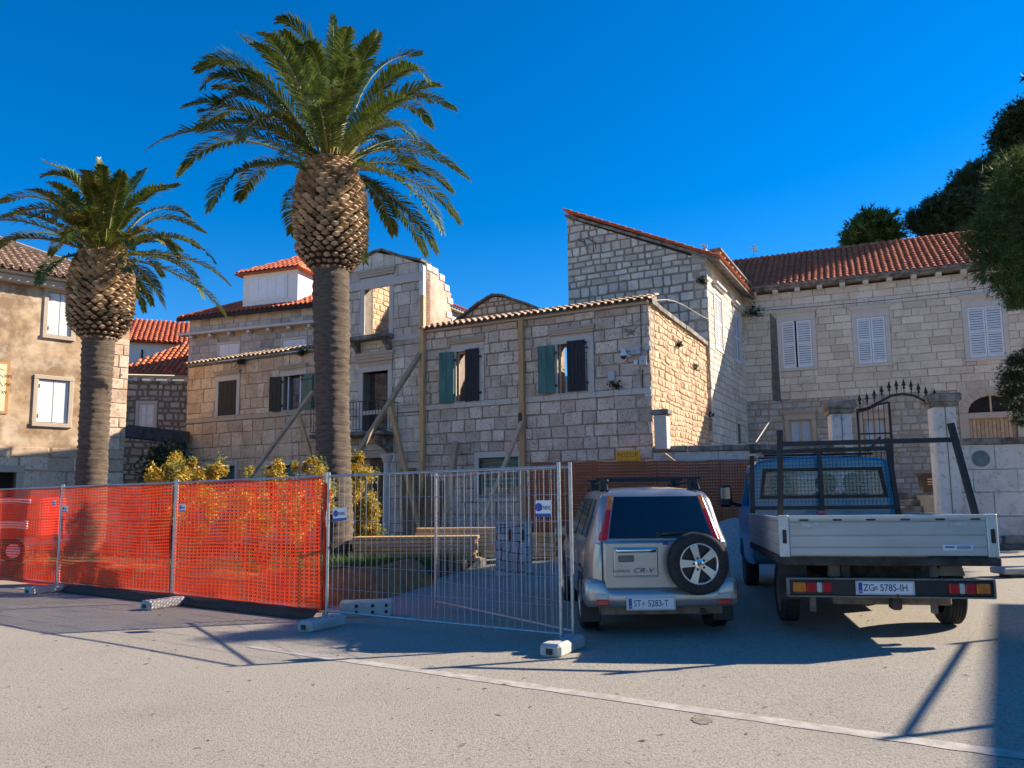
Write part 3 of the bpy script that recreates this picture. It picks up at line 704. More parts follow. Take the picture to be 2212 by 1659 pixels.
# balcony
zb = m2[2]; ub0 = C.u(668, 940, -.9); ub1 = C.u(826, 935, -.9); 
b = MB(); b.cbox(ub0, ub1, -.95, .02, zb - .12, zb, .03); bal = b.build('balcony', 'weathered_stone', mb)
for u in (ub0 + .25, ub1 - .45):
    b = MB(); b.prism([(0, 0), (0, .5), (.75, .5), (.75, .34), (.55, .2), (.3, .12), (.12, 0)], 0, .2, Matrix.Translation((u, 0, zb - .62)) @ Matrix.Rotation(math.radians(-90), 4, 'Z')); b.build('corbel', 'weathered_stone', bal)
b = MB(); zt = zb + .95; cor = [(ub0 + .05, 0, zt), (ub0 + .05, -.9, zt), (ub1 - .05, -.9, zt), (ub1 - .05, 0, zt)]
for p, q in zip(cor, cor[1:]): b.bar(p, q, .045, .022); b.bar(V(p) - V((0, 0, .88)), V(q) - V((0, 0, .88)), .03, .015)
b.build('balcony_rail', 'black_iron', bal)
tb = MB(); tb.tube((0, 0, 0), (0, 0, .9), .010, 5); me = mesh_of(tb, 'baluster', iron)
k = ub0 + .05
while k <= ub1 - .04: inst('baluster', me, bal, Matrix.Translation((k, -.9, zb + .06))); k += .125
for yy in (-.76, -.62, -.48, -.34, -.2, -.06):
    for u in (ub0 + .05, ub1 - .05): inst('baluster', me, bal, Matrix.Translation((u, yy, zb + .06)))
# column carrying the balcony
b = MB(); b.lathe([(.17, 0), (.17, .12), (.13, .16), (.125, .25), (.105, zb - 1.1), (.11, zb - 1.0), (.14, zb - .97), (.15, zb - .9), (.19, zb - .84), (.19, zb - .74)], 16, Matrix.Translation((C.u(836, 1000, -.75), -.75, 0)))
b.build('column', 'dressed_stone', mb, smooth=40)
# party walls behind the bay, sun on their right faces
for (u, dep, top, nm, mm) in ((m1[0] - .1, 3.4, zG + .1, 'inner_wall', 'rubble_stone'),):
    zone = [(0, 0), (dep, 0), (dep, top - .5), (0, top)]
    Mx = Matrix.Translation((u, .45, 0)) @ S90; st = []
    masonry(st, [zone], [], ch=.2, cw=.3, jit=.3, gap=.022, rubble=.2, warp=.04, rough=.012, M=Mx, seed=31)
    b = MB(); [b.add(P, F) for a, P, F in st]; b.prism(zone, .012, .35, Mx); b.build(nm, mm, mb, kind='stuff')
# torn right party wall
ztr = C.p(905, 575)[1]
zone = [(0, zE - 1), (1.65, zE - 1), (1.55, zE + .45), (1.72, zE + .9), (1.5, zE + 1.35), (1.62, ztr - .55), (1.2, ztr - .28), (1.05, ztr - .05), (.3, ztr + .03), (0, ztr)]
b = MB(); b.prism(zone, .0, .42, Matrix.Translation((uA, .1, 0)) @ S90); b.build('torn_party_wall', 'peeling_plaster', mb)
b = MB(); R = random.Random(5)
for (yy, zz) in ((.35, ztr + .02), (.7, ztr - .0), (1.1, ztr - .12), (1.4, ztr - .4), (1.62, ztr - .8), (1.55, ztr - 1.3), (1.66, ztr - 1.7)):
    b.cbox(uA - .4, uA + .03, yy - .16, yy + .2, zz - .12, zz + .12, .03)
b.build('broken_masonry', 'dressed_stone', mb)
b = MB(); b.cbox(uA - .12, uA + .04, -.03, .12, zE, ztr, .01); b.build('quoin_strip', 'white_plaster', mb)

# dropping timbers: shores and posts, each a thing of its own
def timber(px0, px1, w0, w1_, sec, m, label, group='timber shores against the ruin', z1=None):
    a = C.p(*px0, w0); c = C.p(*px1, w1_)
    p = V((a[0], w0, a[1])); q = V((c[0], w1_, c[1]))
    if z1 is not None: q = p + (q - p) * ((z1 - p.z) / (q.z - p.z))
    b = MB(); b.bar(p, q, sec, sec, up=(0, 1, .01)); b.build('timber_shore', m, frame=C.M, base=(q.x, q.y, min(q.z, p.z)), label=label, cat='timber', group=group, bevel=.006)
ub = C.u(912, 800, -.12); b = MB(); b.bar((ub, -.10, 0), (ub, -.10, C.p(914, 640)[1]), .15, .15, up=(0, 1, 0)); b.build('timber_post', 'new_timber', frame=C.M, label='tall upright pale timber post between the gabled ruin and the right house', cat='timber post', bevel=.008)
up_ = C.u(1128, 900, -.12); b = MB(); b.bar((up_, -.10, 0), (up_, -.10, zE + .03), .15, .15, up=(0, 1, 0)); b.build('timber_post', 'new_timber', frame=C.M, label='upright timber post between the two shuttered windows of the right house', cat='timber post', bevel=.008)
b = MB(); b.box(up_ - .09, up_ + .02, -.2, -.176, C.p(1128, 915)[1], C.p(1128, 893)[1]); b.build('steel_plate', 'rusty_iron', frame=C.M, label='small rusty plate joining the brace to the right timber post', cat='plate')
timber((908, 764), (740, 1030), -.16, -2.6, .13, 'weathered_timber', 'long grey raking brace from the tall post down past the balcony', z1=.1)
timber((843, 878), (875, 1010), -1.55, -1.2, .13, 'new_timber', 'short pale prop leaning right under the balcony corner', z1=.1)
timber((676, 846), (540, 1030), -.4, -2.4, .12, 'weathered_timber', 'grey raking brace left of the big palm trunk', z1=.1)
timber((646, 895), (672, 985), -.9, -.7, .10, 'new_timber', 'thin prop meeting the left raking brace', z1=.1)
timber((1127, 912), (1028, 1160), -.2, -2.3, .10, 'weathered_timber', 'raking brace in front of the green slatted ground floor window', z1=.1)
timber((985, 955), (960, 1150), -.25, -1.0, .18, 'weathered_timber', 'split grey board leaning on the wall left of the green slatted window', z1=.1)
timber((1435, 982), (1475, 1012), -.3, -.3, .10, 'weathered_timber', 'short grey offcut lying slantwise on top of the brown netting', None)
def leanboard(x0, x1, yt, yb, w, lab, m='plywood', skew=0):
    a = C.p(x0, yb, w); c = C.p(x1, yb, w); t = C.p(x0 + skew, yt, -.12)
    b = MB(); P = [(a[0], w, a[1]), (c[0], w, a[1]), (t[0] + (c[0] - a[0]), -.14, t[1]), (t[0], -.14, t[1])]
    P += [(x, y + .03, z + .005) for x, y, z in P]
    b.add(P, [(0, 1, 2, 3), (7, 6, 5, 4), (0, 4, 5, 1), (1, 5, 6, 2), (2, 6, 7, 3), (3, 7, 4, 0)]); b.build('plywood_board', m, frame=C.M, label=lab, cat='board', group='boards leaning on the ruin')
leanboard(872, 905, 1012, 1172, -.9, 'brown plywood board leaning on the wall behind the balcony column', skew=-6)
leanboard(905, 930, 1030, 1172, -1.2, 'narrow brown board leaning just right of the tall post', skew=18)
leanboard(918, 950, 1040, 1168, -.8, 'wide brown board leaning left of the split grey board', skew=12)

# things fixed to the right house's front
def wallbox(px, wd, hh, dep, m, label, name='junction_box', mark=None):
    u, z = C.p(*px, -dep); b = MB(); b.cbox(u - wd / 2, u + wd / 2, -dep, -.015, z - hh / 2, z + hh / 2, .012); o = b.build(name, m, frame=C.M, label=label, cat='junction box')
    b = MB(); b.cbox(u - wd / 2 + .012, u + wd / 2 - .012, -dep - .012, -dep + .001, z - hh / 2 + .012, z + hh / 2 - .012, .005); lid = b.build('lid', m, o)
    if mark: b = MB(); b.prism([(u - .045, z - .04), (u + .045, z - .04), (u, z + .045)], -dep - .014, -dep - .0125); b.build('warning_mark', mark, o)
    return o
wallbox((1371, 757), .30, .22, .13, 'pale_grey_enclosure', 'grey junction box with a small warning triangle beside the camera', mark='amber_lens')
wallbox((1399, 752), .17, .13, .08, 'pale_grey_enclosure', 'smallest grey box nearest the house corner, right of the camera')
wallbox((1388, 779), .22, .27, .10, 'pale_grey_enclosure', 'tall grey green box with warning triangle below the others', mark='amber_lens')
wallbox((1373, 783), .12, .14, .07, 'white_paint', 'small square white box left of the tall warning box')
wallbox((1320, 812), .20, .30, .09, 'pale_grey_enclosure', 'plain pale upright box on the string course below the camera')
u, z = C.p(1347, 765, -.35)
cam_t = thing('security_camera', 'white dome security camera on an arm at the right house corner', 'security camera', C.M, (u, -.02, z))
b = MB(); b.path([(u + .12, -.02, z - .02), (u + .08, -.2, z - .04), (u, -.33, z + .02), (u, -.35, z + .08)], .022, 8); b.build('arm', 'white_paint', cam_t, smooth=40)
b = MB(); b.lathe([(.03, .17), (.05, .15), (.065, .05), (.10, .0), (.105, -.05)], 16, Matrix.Translation((u, -.35, z))); b.build('housing', 'white_paint', cam_t, smooth=40)
b = MB(); b.ball((u, -.35, z - .05), .085, .085, .10, 14, 8); b.build('dome', 'privacy_glass', cam_t, smooth=1)
b = MB(); u, z = C.p(1397, 797, -.02); b.path([(u - .12, -.03, z), (u - .13, -.03, z - .25), (u - .12, -.03, z - .6)], .012, 5); u2 = C.p(1386, 745)[0]; b.path([(u2, -.03, C.p(1386, 745)[1]), (u2 + .01, -.03, zE)], .012, 5); b.build('wall_cable', 'black_plastic', frame=C.M, label='black cable running down the right house corner past the boxes', cat='cable')
u, z = C.p(1401, 849); b = MB(); b.box(u - .09, u + .09, -.03, -.012, z - .08, z + .08); hn = b.build('house_number_plate', 'plate_white', frame=C.M, label='small pale house number plate 22 at the right house corner', cat='number plate')
text('22', .13, Matrix.Translation((u, -.032, z)) @ Matrix.Rotation(math.pi / 2, 4, 'X'), MATS['sign_blue'], hn, depth=.002)
# gutter pipe at tall house, cables
def cable(pts, r, label, m='pale_cable', frame=None):
    b = MB(); b.path(pts, r, 5); b.build('overhead_cable', m, frame=frame, label=label, cat='cable')
def wtuft(u, w, z, n, L, m, label, name='wall_plant', frame=C.M, droop=.3, seed=0, leaf=False, spread=1.0):
    R = random.Random(seed); b = MB()
    for k in range(n):
        a = R.uniform(-1.4, 1.4) * spread; e = R.uniform(-.2, 1.3); l = L * R.uniform(.5, 1.1); d = V((math.sin(a), -abs(R.gauss(.5, .3)), e)).normalized()
        p = V((u + R.uniform(-.06, .06), w, z + R.uniform(-.05, .05))); q = p + d * l * .6; r_ = q + V((d.x, d.y, d.z - droop)) * l * .5
        if leaf:
            for t in range(7):
                c = p.lerp(r_, R.uniform(.2, 1)); s = .05 * R.uniform(.6, 1.4); v1 = V((R.uniform(-1, 1), R.uniform(-1, 1), R.uniform(-1, 1))) * s; v2 = V((R.uniform(-1, 1), R.uniform(-1, 1), R.uniform(-1, 1))) * s
                b.add([c, c + v1, c + v1 + v2, c + v2], [(0, 1, 2, 3)])
        b.path([p, q, r_], .004, 3, .0015, caps=False)
    b.build(name, m, frame=frame, label=label, cat='plant')

# ================================================================== tall gable house behind the right wing
T = Fr(6.83, 26.7, .885, -.466)
uT = T.u(1226, 550); zr = T.p(1229, 470)[1]; zc = T.p(1541, 560)[1]
th = thing('gable_house', 'tall grey stone house with a steep half gable and red verge tiles', 'house', T.M, (uT, 0, 0))
zone = [[(uT, 3), (0, 3), (0, zc), (uT, zr)]]
store = []; masonry(store, zone, [], ch=.30, cw=.38, jit=.34, gap=.04, rubble=.17, warp=.05, rough=.016, bev=.022, seed=41)
lay(store, th, T.M, 'gable_stone', limit=290)
backing([[(uT, 0), (0, 0), (0, zc), (uT, zr)]], [], .012, .5).build('wall', 'mortar', th)
zT, zB = T.side(1555, 600, 0)[1], 0
yT = 6.0; zTe = T.side(1616, 650, 0)[1]
def srect(fr, x0, y0, x1, y1, u0=0):
    a = fr.side(x0, y0, u0); b_ = fr.side(x1, y1, u0); return a[0], b_[0], min(a[1], b_[1]), max(a[1], b_[1])
a0, a1 = T.side(1555, 700, 0)[0], T.side(1568, 700, 0)[0]; za1, za0 = T.side(1556, 646, 0)[1], T.side(1568, 764, 0)[1]
b0_, b1_ = T.side(1597, 800, 0)[0], T.side(1609, 800, 0)[0]; zb1, zb0 = T.side(1597, 694, 0)[1], T.side(1609, 792, 0)[1]
backing([[(uT, 0), (-.5, 0), (-.5, zTe), (uT, zTe)]], [], .5, 6).build('light_block', 'dark_interior', th)  # dark block added inside the house to stop light coming through
a0, a1 = .95, 2.05; b0_, b1_ = 4.1, 5.2
sw = [(a0, a1, za0, za1), (b0_, b1_, za0, za1)]
low = [(3.9, 4.5, T.side(1590, 950, 0)[1] - .8, T.side(1592, 915, 0)[1])]
zone = [(0, 0), (yT, 0), (yT, zTe + .25), (0, zTe + .25)]
fs = (.14, .14, .1, .16)
st = []; masonry(st, [zone], [outer(w, fs) for w in sw + low], ch=.28, cw=.5, jit=.25, gap=.018, rough=.008, bev=.012, M=S90, seed=42)
lay(st, th, T.M, 'ashlar_cream', name='side_stone', limit=120)
bk = backing([zone], sw + low, .012, .5); MBs = MB(); MBs.add(bk.v, bk.f, S90); MBs.build('wall', 'mortar_light', th)
def swindow(o, fr, cor=True):
    u0, u1, z0, z1 = o; l, r, bt, t = fr; b = MB()
    for q in ((u0 - l, u0, z0, z1), (u1, u1 + r, z0, z1), (u0 - l, u1 + r, z1, z1 + t), (u0 - l, u1 + r, z0 - bt, z0)): b.cbox(q[0], q[1], -.035, .2, q[2], q[3], .01, S90)
    w = b.build('window', 'dressed_stone', th)
    if cor:
        b = MB(); b.cbox(u0 - l - .05, u1 + r + .05, -.12, .1, z1 + t + .05, z1 + t + .13, .01, S90); b.cbox(u0 - l - .1, u1 + r + .1, -.2, .1, z1 + t + .13, z1 + t + .22, .01, S90); b.build('cornice', 'dressed_stone', w)
    return w
for o in sw:
    w = swindow(o, fs); h = (o[1] - o[0]) / 2
    for k in range(2): louvre(w, h - .01, o[3] - o[2], 'white_paint', S90 @ Matrix.Translation((o[0] + k * h + .005, .0, o[2])), pitch=.07)
w = swindow(low[0], (.1, .1, .1, .14), False); b = MB(); b.box(low[0][0], low[0][1], .25, .3, low[0][2], low[0][3], S90); b.build('back_sheet', 'dark_interior', w)  # near-black sheet in place of the unlit room
# roof: sloping down to the right, eaves on the sunny side
up = V((uT, 0, zr - zc)).normalized()
b = MB(); P = [(.5, -.12, zc - .12), (uT - .05, -.12, zr + .05), (uT - .05, yT, zr + .05), (.5, yT, zc - .12)]
b.add(P + [(x, y, z + .09) for x, y, z in P], [(0, 1, 2, 3), (7, 6, 5, 4), (0, 4, 5, 1), (1, 5, 6, 2), (2, 6, 7, 3), (3, 7, 4, 0)]); b.build('roof_boards', 'weathered_stone', th)
tiled(th, (.52, -.2, zc - .03), (0, 1, 0), (up.x, 0, up.z), yT, (zr - zc) / up.z + .35, 'bright_tile', pitch=.22, row=.34, limit=60, frame=T.M, seed=6)
b = MB(); b.cbox(.1, .5, .15, yT - .1, zTe + .16, zTe + .24, .01); b.build('eaves_gutter', 'weathered_stone', th)
b = MB(); b.prism([(0, 0), (0, .26), (.42, .26), (.42, .14), (.2, .08)], 0, .16); me = mesh_of(b, 'bracket', trim_w)
for k in range(9): inst('bracket', me, th, Matrix.Translation((.02, .3 + k * .66, zTe - .05)))
b = MB(); u_ = .05; b.cbox(-.35, .0, -.03, .1, 3, zc - .1, .01)
for px in ((1268, 522), (1289, 520)):
    u, z = T.p(*px); b = MB(); b.path([(u - .35, -.1, z + .12), (u, -.12, z - .1), (u, -.1, z - .35)], .018, 5); b.build('iron_bracket', 'rusty_iron', frame=T.M, label='bent iron hook high on the tall gable, %s' % ('left one' if px[0] < 1280 else 'right one'), cat='bracket')
# low kitchen range between: dark openings at the foot of the tall house side
# ================================================================== right house
Rh = Fr(9.62, 32.0, .921, -.389)
zR = Rh.p(1617, 640)[1]; WR = 13.5
rh = thing('stone_house', 'long cream ashlar house with white louvred shutters and red tiled roof on the right', 'house', Rh.M, (0, 0, 0))
def rr_(x0, y0, x1, y1):
    a = Rh.p(x0, y0); c = Rh.p(x1, y1); return (a[0], c[0], c[1], a[1])
rwins = [rr_(1687, 696, 1757, 791), rr_(1849, 688, 1917, 782), rr_(2088, 665, 2172, 768)]
zB_ = Rh.p(1617, 868)[1]
lwA = rr_(1704, 908, 1757, 985); lwB = rr_(1866, 906, 1917, 975)
ax0, ax1 = Rh.u(2092, 900), Rh.u(2196, 900); zsp = Rh.p(2120, 891)[1]; zar = Rh.p(2140, 854)[1]; zdb = Rh.p(2140, 975)[1]
fr_ = (.17, .17, .14, .22)
holes = [outer(w, fr_) for w in rwins]
store = []
masonry(store, [[(0, zB_), (WR, zB_), (WR, zR), (0, zR)]], [outer(w, fr_) for w in rwins] + [(ax0 - .3, ax1 + .3, 0, zar + .3)], ch=.30, cw=.62, jit=.24, gap=.016, rough=.006, bev=.009, courses=lambda z, R: .295, seed=51)
lay(store, rh, Rh.M, 'ashlar_cream', limit=285)
st = []
masonry(st, [[(0, 1.2), (WR, 1.2), (WR, zB_), (0, zB_)]], [outer(lwA, (.2, .2, .1, .3)), outer(lwB, (.2, .2, .1, .3)), (ax0 - .3, ax1 + .3, 0, zar + .3)], ch=.24, cw=.36, jit=.35, gap=.028, rubble=.2, warp=.035, rough=.014, bev=.02, seed=52)
lay(st, rh, Rh.M, 'rubble_cool', name='rubble_stone', limit=200)
archh = (ax0, ax1, 0, zsp)
b = MB(); b.box(.05, WR, .9, 8.4, 0, zR + .1); b.build('light_block', 'dark_interior', rh)  # dark block added behind the front to keep light out
backing([[(0, 0), (WR, 0), (WR, zR), (0, zR)]], rwins + [lwA, lwB, (ax0, ax1, 0, zar)], .012, .5).build('wall', 'mortar_light', rh)
for i, w in enumerate(rwins):
    wn = window(rh, w, fr_, cornice=(.10, .16, .12), depth=.3, m='dressed_stone')
    h = (w[1] - w[0]) / 2; H = w[3] - w[2]
    for k in range(2):
        an = (-7 if (i == 0 and k == 0) else 0)
        M = Matrix.Translation((w[0] + k * h + .006, -.02, w[2])) @ Matrix.Rotation(math.radians(an), 4, 'Z')
        louvre(wn, h - .014 - (.05 if i == 0 and k == 0 else 0), H - .01, 'white_paint', M, pitch=.085)
    b = MB(); b.box(w[0], w[1], .1, .13, w[2], w[3]); b.build('back_sheet', 'dark_interior', wn)  # dark sheet behind the leaves, for the shade of the room
for w in (lwA, lwB):
    wn = window(rh, w, (.16, .16, .05, .2), cornice=(.05, .12, .1), depth=.25, m='dressed_tan', cm='dressed_tan')
    b = MB(); u0, u1, z0, z1 = w; m_ = (u0 + u1) / 2
    for q in ((u0, u0 + .08), (m_ - .06, m_ + .06), (u1 - .08, u1)): b.box(q[0], q[1], .08, .14, z0, z1)
    b.box(u0 + .08, m_ - .06, .082, .138, z1 - .08, z1); b.box(m_ + .06, u1 - .08, .082, .138, z1 - .08, z1); b.build('casement', 'dressed_tan', wn)
    b = MB(); b.box(u0 + .08, u1 - .08, .12, .13, z0, z1 - .08); b.build('curtained_pane', 'lace_curtain', wn)
# arched doorway
cx = (ax0 + ax1) / 2; rx = (ax1 - ax0) / 2; rz = zar - zsp
aw = []; n = 11
def arch(t, k): return (cx + (rx + k) * math.cos(t), zsp + (rz + k) * math.sin(t))
b = MB(); b.cbox(ax0 - .3, ax0, -.04, .3, 1.2, zsp, .012); b.cbox(ax1, ax1 + .3, -.04, .3, 1.2, zsp, .012)
for k in range(n):
    t0 = math.pi * k / n; t1 = math.pi * (k + 1) / n - .012
    b.prism([arch(t0, 0), arch(t1, 0), arch(t1, .3), arch(t0, .3)], -.04, .3)
aw = b.build('arched_doorway', 'dressed_tan', rh)
b = MB()
for s_ in (-1, 1):                                    # spandrel fill between the square hole and the arch
    pts = [arch(math.pi / 2 + s_ * math.pi / 2 * k / 6, .29) for k in range(7)]; xe = cx - s_ * (rx + .31)
    for p, q in zip(pts, pts[1:]): b.prism([p, q, (q[0], zar + .31), (p[0], zar + .31)], -.008, .3)
b.build('spandrel', 'ashlar_cream', aw)
b = MB(); b.cbox(ax0, ax1, -.02, .3, zsp - .22, zsp, .01); b.build('transom', 'dressed_tan', aw)
b = MB(); b.prism([arch(math.pi * k / 10, -.005) for k in range(11)], .2, .23); b.build('fanlight', 'dark_interior', aw)
b = MB(); b.box(cx - .03, cx + .03, .12, .2, zsp, zar); b.build('mullion', 'weathered_timber', aw)
for k in range(2):
    b = MB(); nn_ = 6; w = rx / nn_
    for j in range(nn_): b.box(ax0 + k * rx + j * w + .008, ax0 + k * rx + (j + 1) * w - .008, .12 + (j % 2) * .004, .16, 1.2, zsp - .22)
    b.build('door_leaf', 'weathered_timber', aw)
b = MB(); u0 = Rh.u(1665, 780); u1 = Rh.u(1683, 780); b.prism([(u0, zB_), (u1, zB_ - .1), (u1 - .02, Rh.p(1680, 690)[1]), (u0 + .05, Rh.p(1665, 676)[1])], -.024, -.019); b.build('dark_strip', mat('dark_stone', (.12, .11, .10), (.2, .18, .16), scale=5, rough=.95, bump=.5, bscale=24), rh)  # thin strip of darker stone left of the first window
# roof and eaves
b = MB(); b.cbox(-.3, WR, -.34, .1, zR + .08, zR + .22, .012); b.build('eaves_slab', 'weathered_stone', rh)
b = MB(); b.path([(-.2, -.40, zR + .22), (WR, -.40, zR + .22)], .06, 8); b.build('gutter', 'weathered_stone', rh)
b = MB(); b.prism([(0, 0), (0, .17), (.3, .17), (.3, .05), (.12, .0)], 0, .20); me = mesh_of(b, 'bracket', trim); R0 = Matrix.Rotation(math.radians(-90), 4, 'Z')
k = .5
while k < WR: inst('bracket', me, rh, Matrix.Translation((k - .1, 0.0, zR - .09)) @ R0); k += .84
slope = math.radians(29.5); ln = 5.15
LT = Rh.p(1625, 552, 4.6)[0]
def hipin(u, v): return u > -1.0 + v * .10
tiled(rh, (-.9, -.42, zR + .20), (1, 0, 0), (0, math.cos(slope), math.sin(slope)), WR + .9, ln, 'terracotta_tile', pitch=.235, row=.36, limit=295, frame=Rh.M, seed=7, inside=lambda u, v: u > .55 or v > .9)
b = MB(); zt = zR + .2 + ln * math.sin(slope); yt = -.42 + ln * math.cos(slope)
P = [(-.9, -.3, zR + .12), (WR, -.3, zR + .12), (WR, yt, zt - .05), (-.9, yt, zt - .05)]
b.add(P, [(0, 1, 2, 3)]); b.add([(x, 2 * yt - y, z) for x, y, z in P], [(3, 2, 1, 0)]); b.build('roof_deck', 'terracotta_tile', rh)
b = MB(); tb = tile_mesh(r=.13, L=.42)
me = mesh_of(tb, 'ridge_tile', tile_r, smooth=50)
k = -.95
while k < WR - .3: inst('ridge_tile', me, rh, Matrix.Translation((k, yt, zt - .0)) @ Matrix.Rotation(math.radians(-90), 4, 'Z')); k += .38
def aerial(px, label, s=1.0):
    u, z = Rh.p(px[0], px[1], 4.2); t = thing('rooftop_aerial', label, 'aerial', Rh.M, (u, 4.2, z - .1))
    b = MB(); b.tube((u, 4.2, z - .6), (u, 4.2, z + .55 * s), .02, 6); b.build('mast', 'galvanised_steel', t)
    b = MB(); b.cbox(u + .04, u + .16, 4.15, 4.25, z + .2, z + .52 * s, .01); b.box(u - .18, u + .05, 4.18, 4.22, z + .36, z + .41); b.build('antenna_panel', 'white_paint', t)
aerial((1628, 553), 'white antenna on a mast at the left end of the red roof ridge')
aerial((1521, 545), 'smaller pale antenna poking over the tall gable roof', .7)
b = MB(); pts = []
for k in range(15):
    t = k / 14; u = -2.6 + (WR + 2.6) * t; z = Rh.p(1600, 762)[1] * 0 + (zR - .62 + .1 * t - .28 * math.sin(math.pi * t)); pts.append((u, -.5, z))
b.path(pts, .012, 5); b.build('overhead_cable', 'black_plastic', frame=Rh.M, label='black cable sagging across the right house under its eaves', cat='cable')

# ================================================================== forecourt wall, piers and gate
Q = Fr(3.95, 20.95, .978, -.209)
zw = Q.p(1500, 962)[1]
pL0, pL1 = Q.u(1806), Q.u(1850); pR0, pR1 = Q.u(2031), Q.u(2079); qE = Q.u(2290)
def blockwall(u0, u1, zt, label, lim, seed):
    o = thing('forecourt_wall', label, 'wall', Q.M, ((u0 + u1) / 2, 0, 0)); st = []
    masonry(st, [[(u0, 0), (u1, 0), (u1, zt - .16), (u0, zt - .16)]], [], ch=.52, cw=1.05, jit=.15, gap=.014, rough=.006, bev=.012, seed=seed)
    lay(st, o, Q.M, 'whitewashed_block', name='block', limit=lim)
    b = MB(); b.box(u0, u1, .012, .42, 0, zt - .16); b.build('wall_core', 'mortar', o)
    b = MB(); n = max(2, int((u1 - u0) / .9)); R = random.Random(seed)
    for k in range(n): b.cbox(u0 + (u1 - u0) * k / n + .004, u0 + (u1 - u0) * (k + 1) / n - .004, -.09 + R.uniform(-.012, .012), .5, zt - .16, zt + R.uniform(-.012, .012), .02)
    b.build('coping', 'weathered_stone', o); return o
blockwall(-.2, pL0 + .02, zw, 'long whitewashed block wall with dark coping between the corner house and the gate', 200, 61)
blockwall(pR1, qE, Q.p(2150, 945)[1], 'whitewashed block wall right of the gate with a round dark plate', 200, 62)
def pier(u0, u1, ytop, label):
    zt = Q.p((2055 if u0 > 3 and u0 > pL1 else 1828), ytop)[1]; o = thing('gate_pier', label, 'gate pier', Q.M, ((u0 + u1) / 2, -.1, 0), group='stone gate piers')
    b = MB(); b.cbox(u0, u1, -.06, .5, 0, zt - .32, .02); s = b.build('shaft', 'whitewashed_block', o)
    b = MB(); m_ = (u0 + u1) / 2; b.box(m_ - .01, m_ + .01, -.068, -.06, 0, zt - .33); b.build('joint_groove', 'mortar_dark', s)
    b = MB(); b.cbox(u0 - .06, u1 + .06, -.13, .56, zt - .32, zt - .2, .02); b.cbox(u0 - .12, u1 + .12, -.18, .6, zt - .2, zt, .03); b.build('cap', 'weathered_stone', o)
pier(pL0, pL1, 866, 'left stone gate pier with a mossy cap behind the truck cab')
pier(pR0, pR1, 850, 'right stone gate pier with a mossy cap beside the round dark plate')
b = MB(); u, z = C.p(1429, 897, -.2); b.cbox(u - .17, u + .17, -.36, -.02, zw - .1, z - .0, .02, None); s1 = b.build('wall_pillar', 'dressed_stone', frame=C.M, label='short pale stone pillar with cap at the foot of the sunlit side wall', cat='pillar')
b = MB(); b.cbox(u - .24, u + .24, -.42, -.0, z, z + .14, .02); b.build('cap', 'weathered_stone', s1)
u, z = Q.p(2118, 991); b = MB(); b.lathe([(.19, 0), (.2, .012), (.2, .02)], 24, Matrix.Translation((u, -.02, z)) @ Matrix.Rotation(math.pi / 2, 4, 'X')); b.build('round_plate', mat('slate_blue_plate', (.10, .15, .18), (.14, .2, .23), scale=6, rough=.5), frame=Q.M, label='round slate blue plate fixed on the whitewashed wall right of the gate', cat='plate')
# gate: overthrow with spearheads, and one leaf
g = thing('iron_gate', 'black wrought iron gate with a curved spiked overthrow between the stone piers', 'gate', Q.M, ((pL1 + pR0) / 2, 0, 0))
ctl = [Q.p(x, y, .2) for x, y in ((1850, 886), (1875, 881), (1900, 868), (1925, 855), (1950, 851), (1975, 855), (2000, 868), (2030, 875))]
pts = [(u, .2, z) for u, z in ctl]
b = MB(); b.path(pts, .028, 8); b.build('overthrow', 'black_iron', g, smooth=1)
b = MB(); b.prism([(-.05, .22), (0, .40), (.05, .22), (.018, .22), (.03, .14), (-.03, .14), (-.018, .22)], -.012, .012); b.tube((0, 0, -.02), (0, 0, .24), .012, 5); me = mesh_of(b, 'spearhead', iron)
for k in range(11):
    t = (k + .5) / 11 * (len(pts) - 1); i = int(t); p = V(pts[i]).lerp(V(pts[i + 1]), t - i); inst('spearhead', me, g, Matrix.Translation(p))
gu0, gu1 = Q.u(1856, 960, .25), Q.u(1926, 960, .25); gz1 = Q.p(1900, 872, .25)[1]
b = MB(); b.bar((gu0, .25, .6), (gu0, .25, gz1 - .18), .05); b.bar((gu1, .25, .6), (gu1, .25, gz1 + .03), .05); b.bar((gu0, .25, 1.0), (gu1, .25, 1.0), .05)
b.bar((gu0, .25, Q.p(1890, 935)[1]), (gu1, .25, Q.p(1890, 935)[1]), .04); b.path([(gu0, .25, gz1 - .2), ((gu0 * 2 + gu1) / 3, .25, gz1 - .14), ((gu0 + gu1 * 2) / 3, .25, gz1 - .02), (gu1, .25, gz1 + .03)], .028, 6); b.build('leaf_frame', 'black_iron', g)
tb = MB(); tb.tube((0, 0, 0), (0, 0, 1), .011, 5); me = mesh_of(tb, 'gate_bar', iron)
for k in range(1, 6): u = gu0 + (gu1 - gu0) * k / 6; inst('gate_bar', me, g, Matrix.Translation((u, .25, 1.0)) @ Matrix.Diagonal((1, 1, gz1 - 1.0 - .2 + .2 * k / 6, 1)))
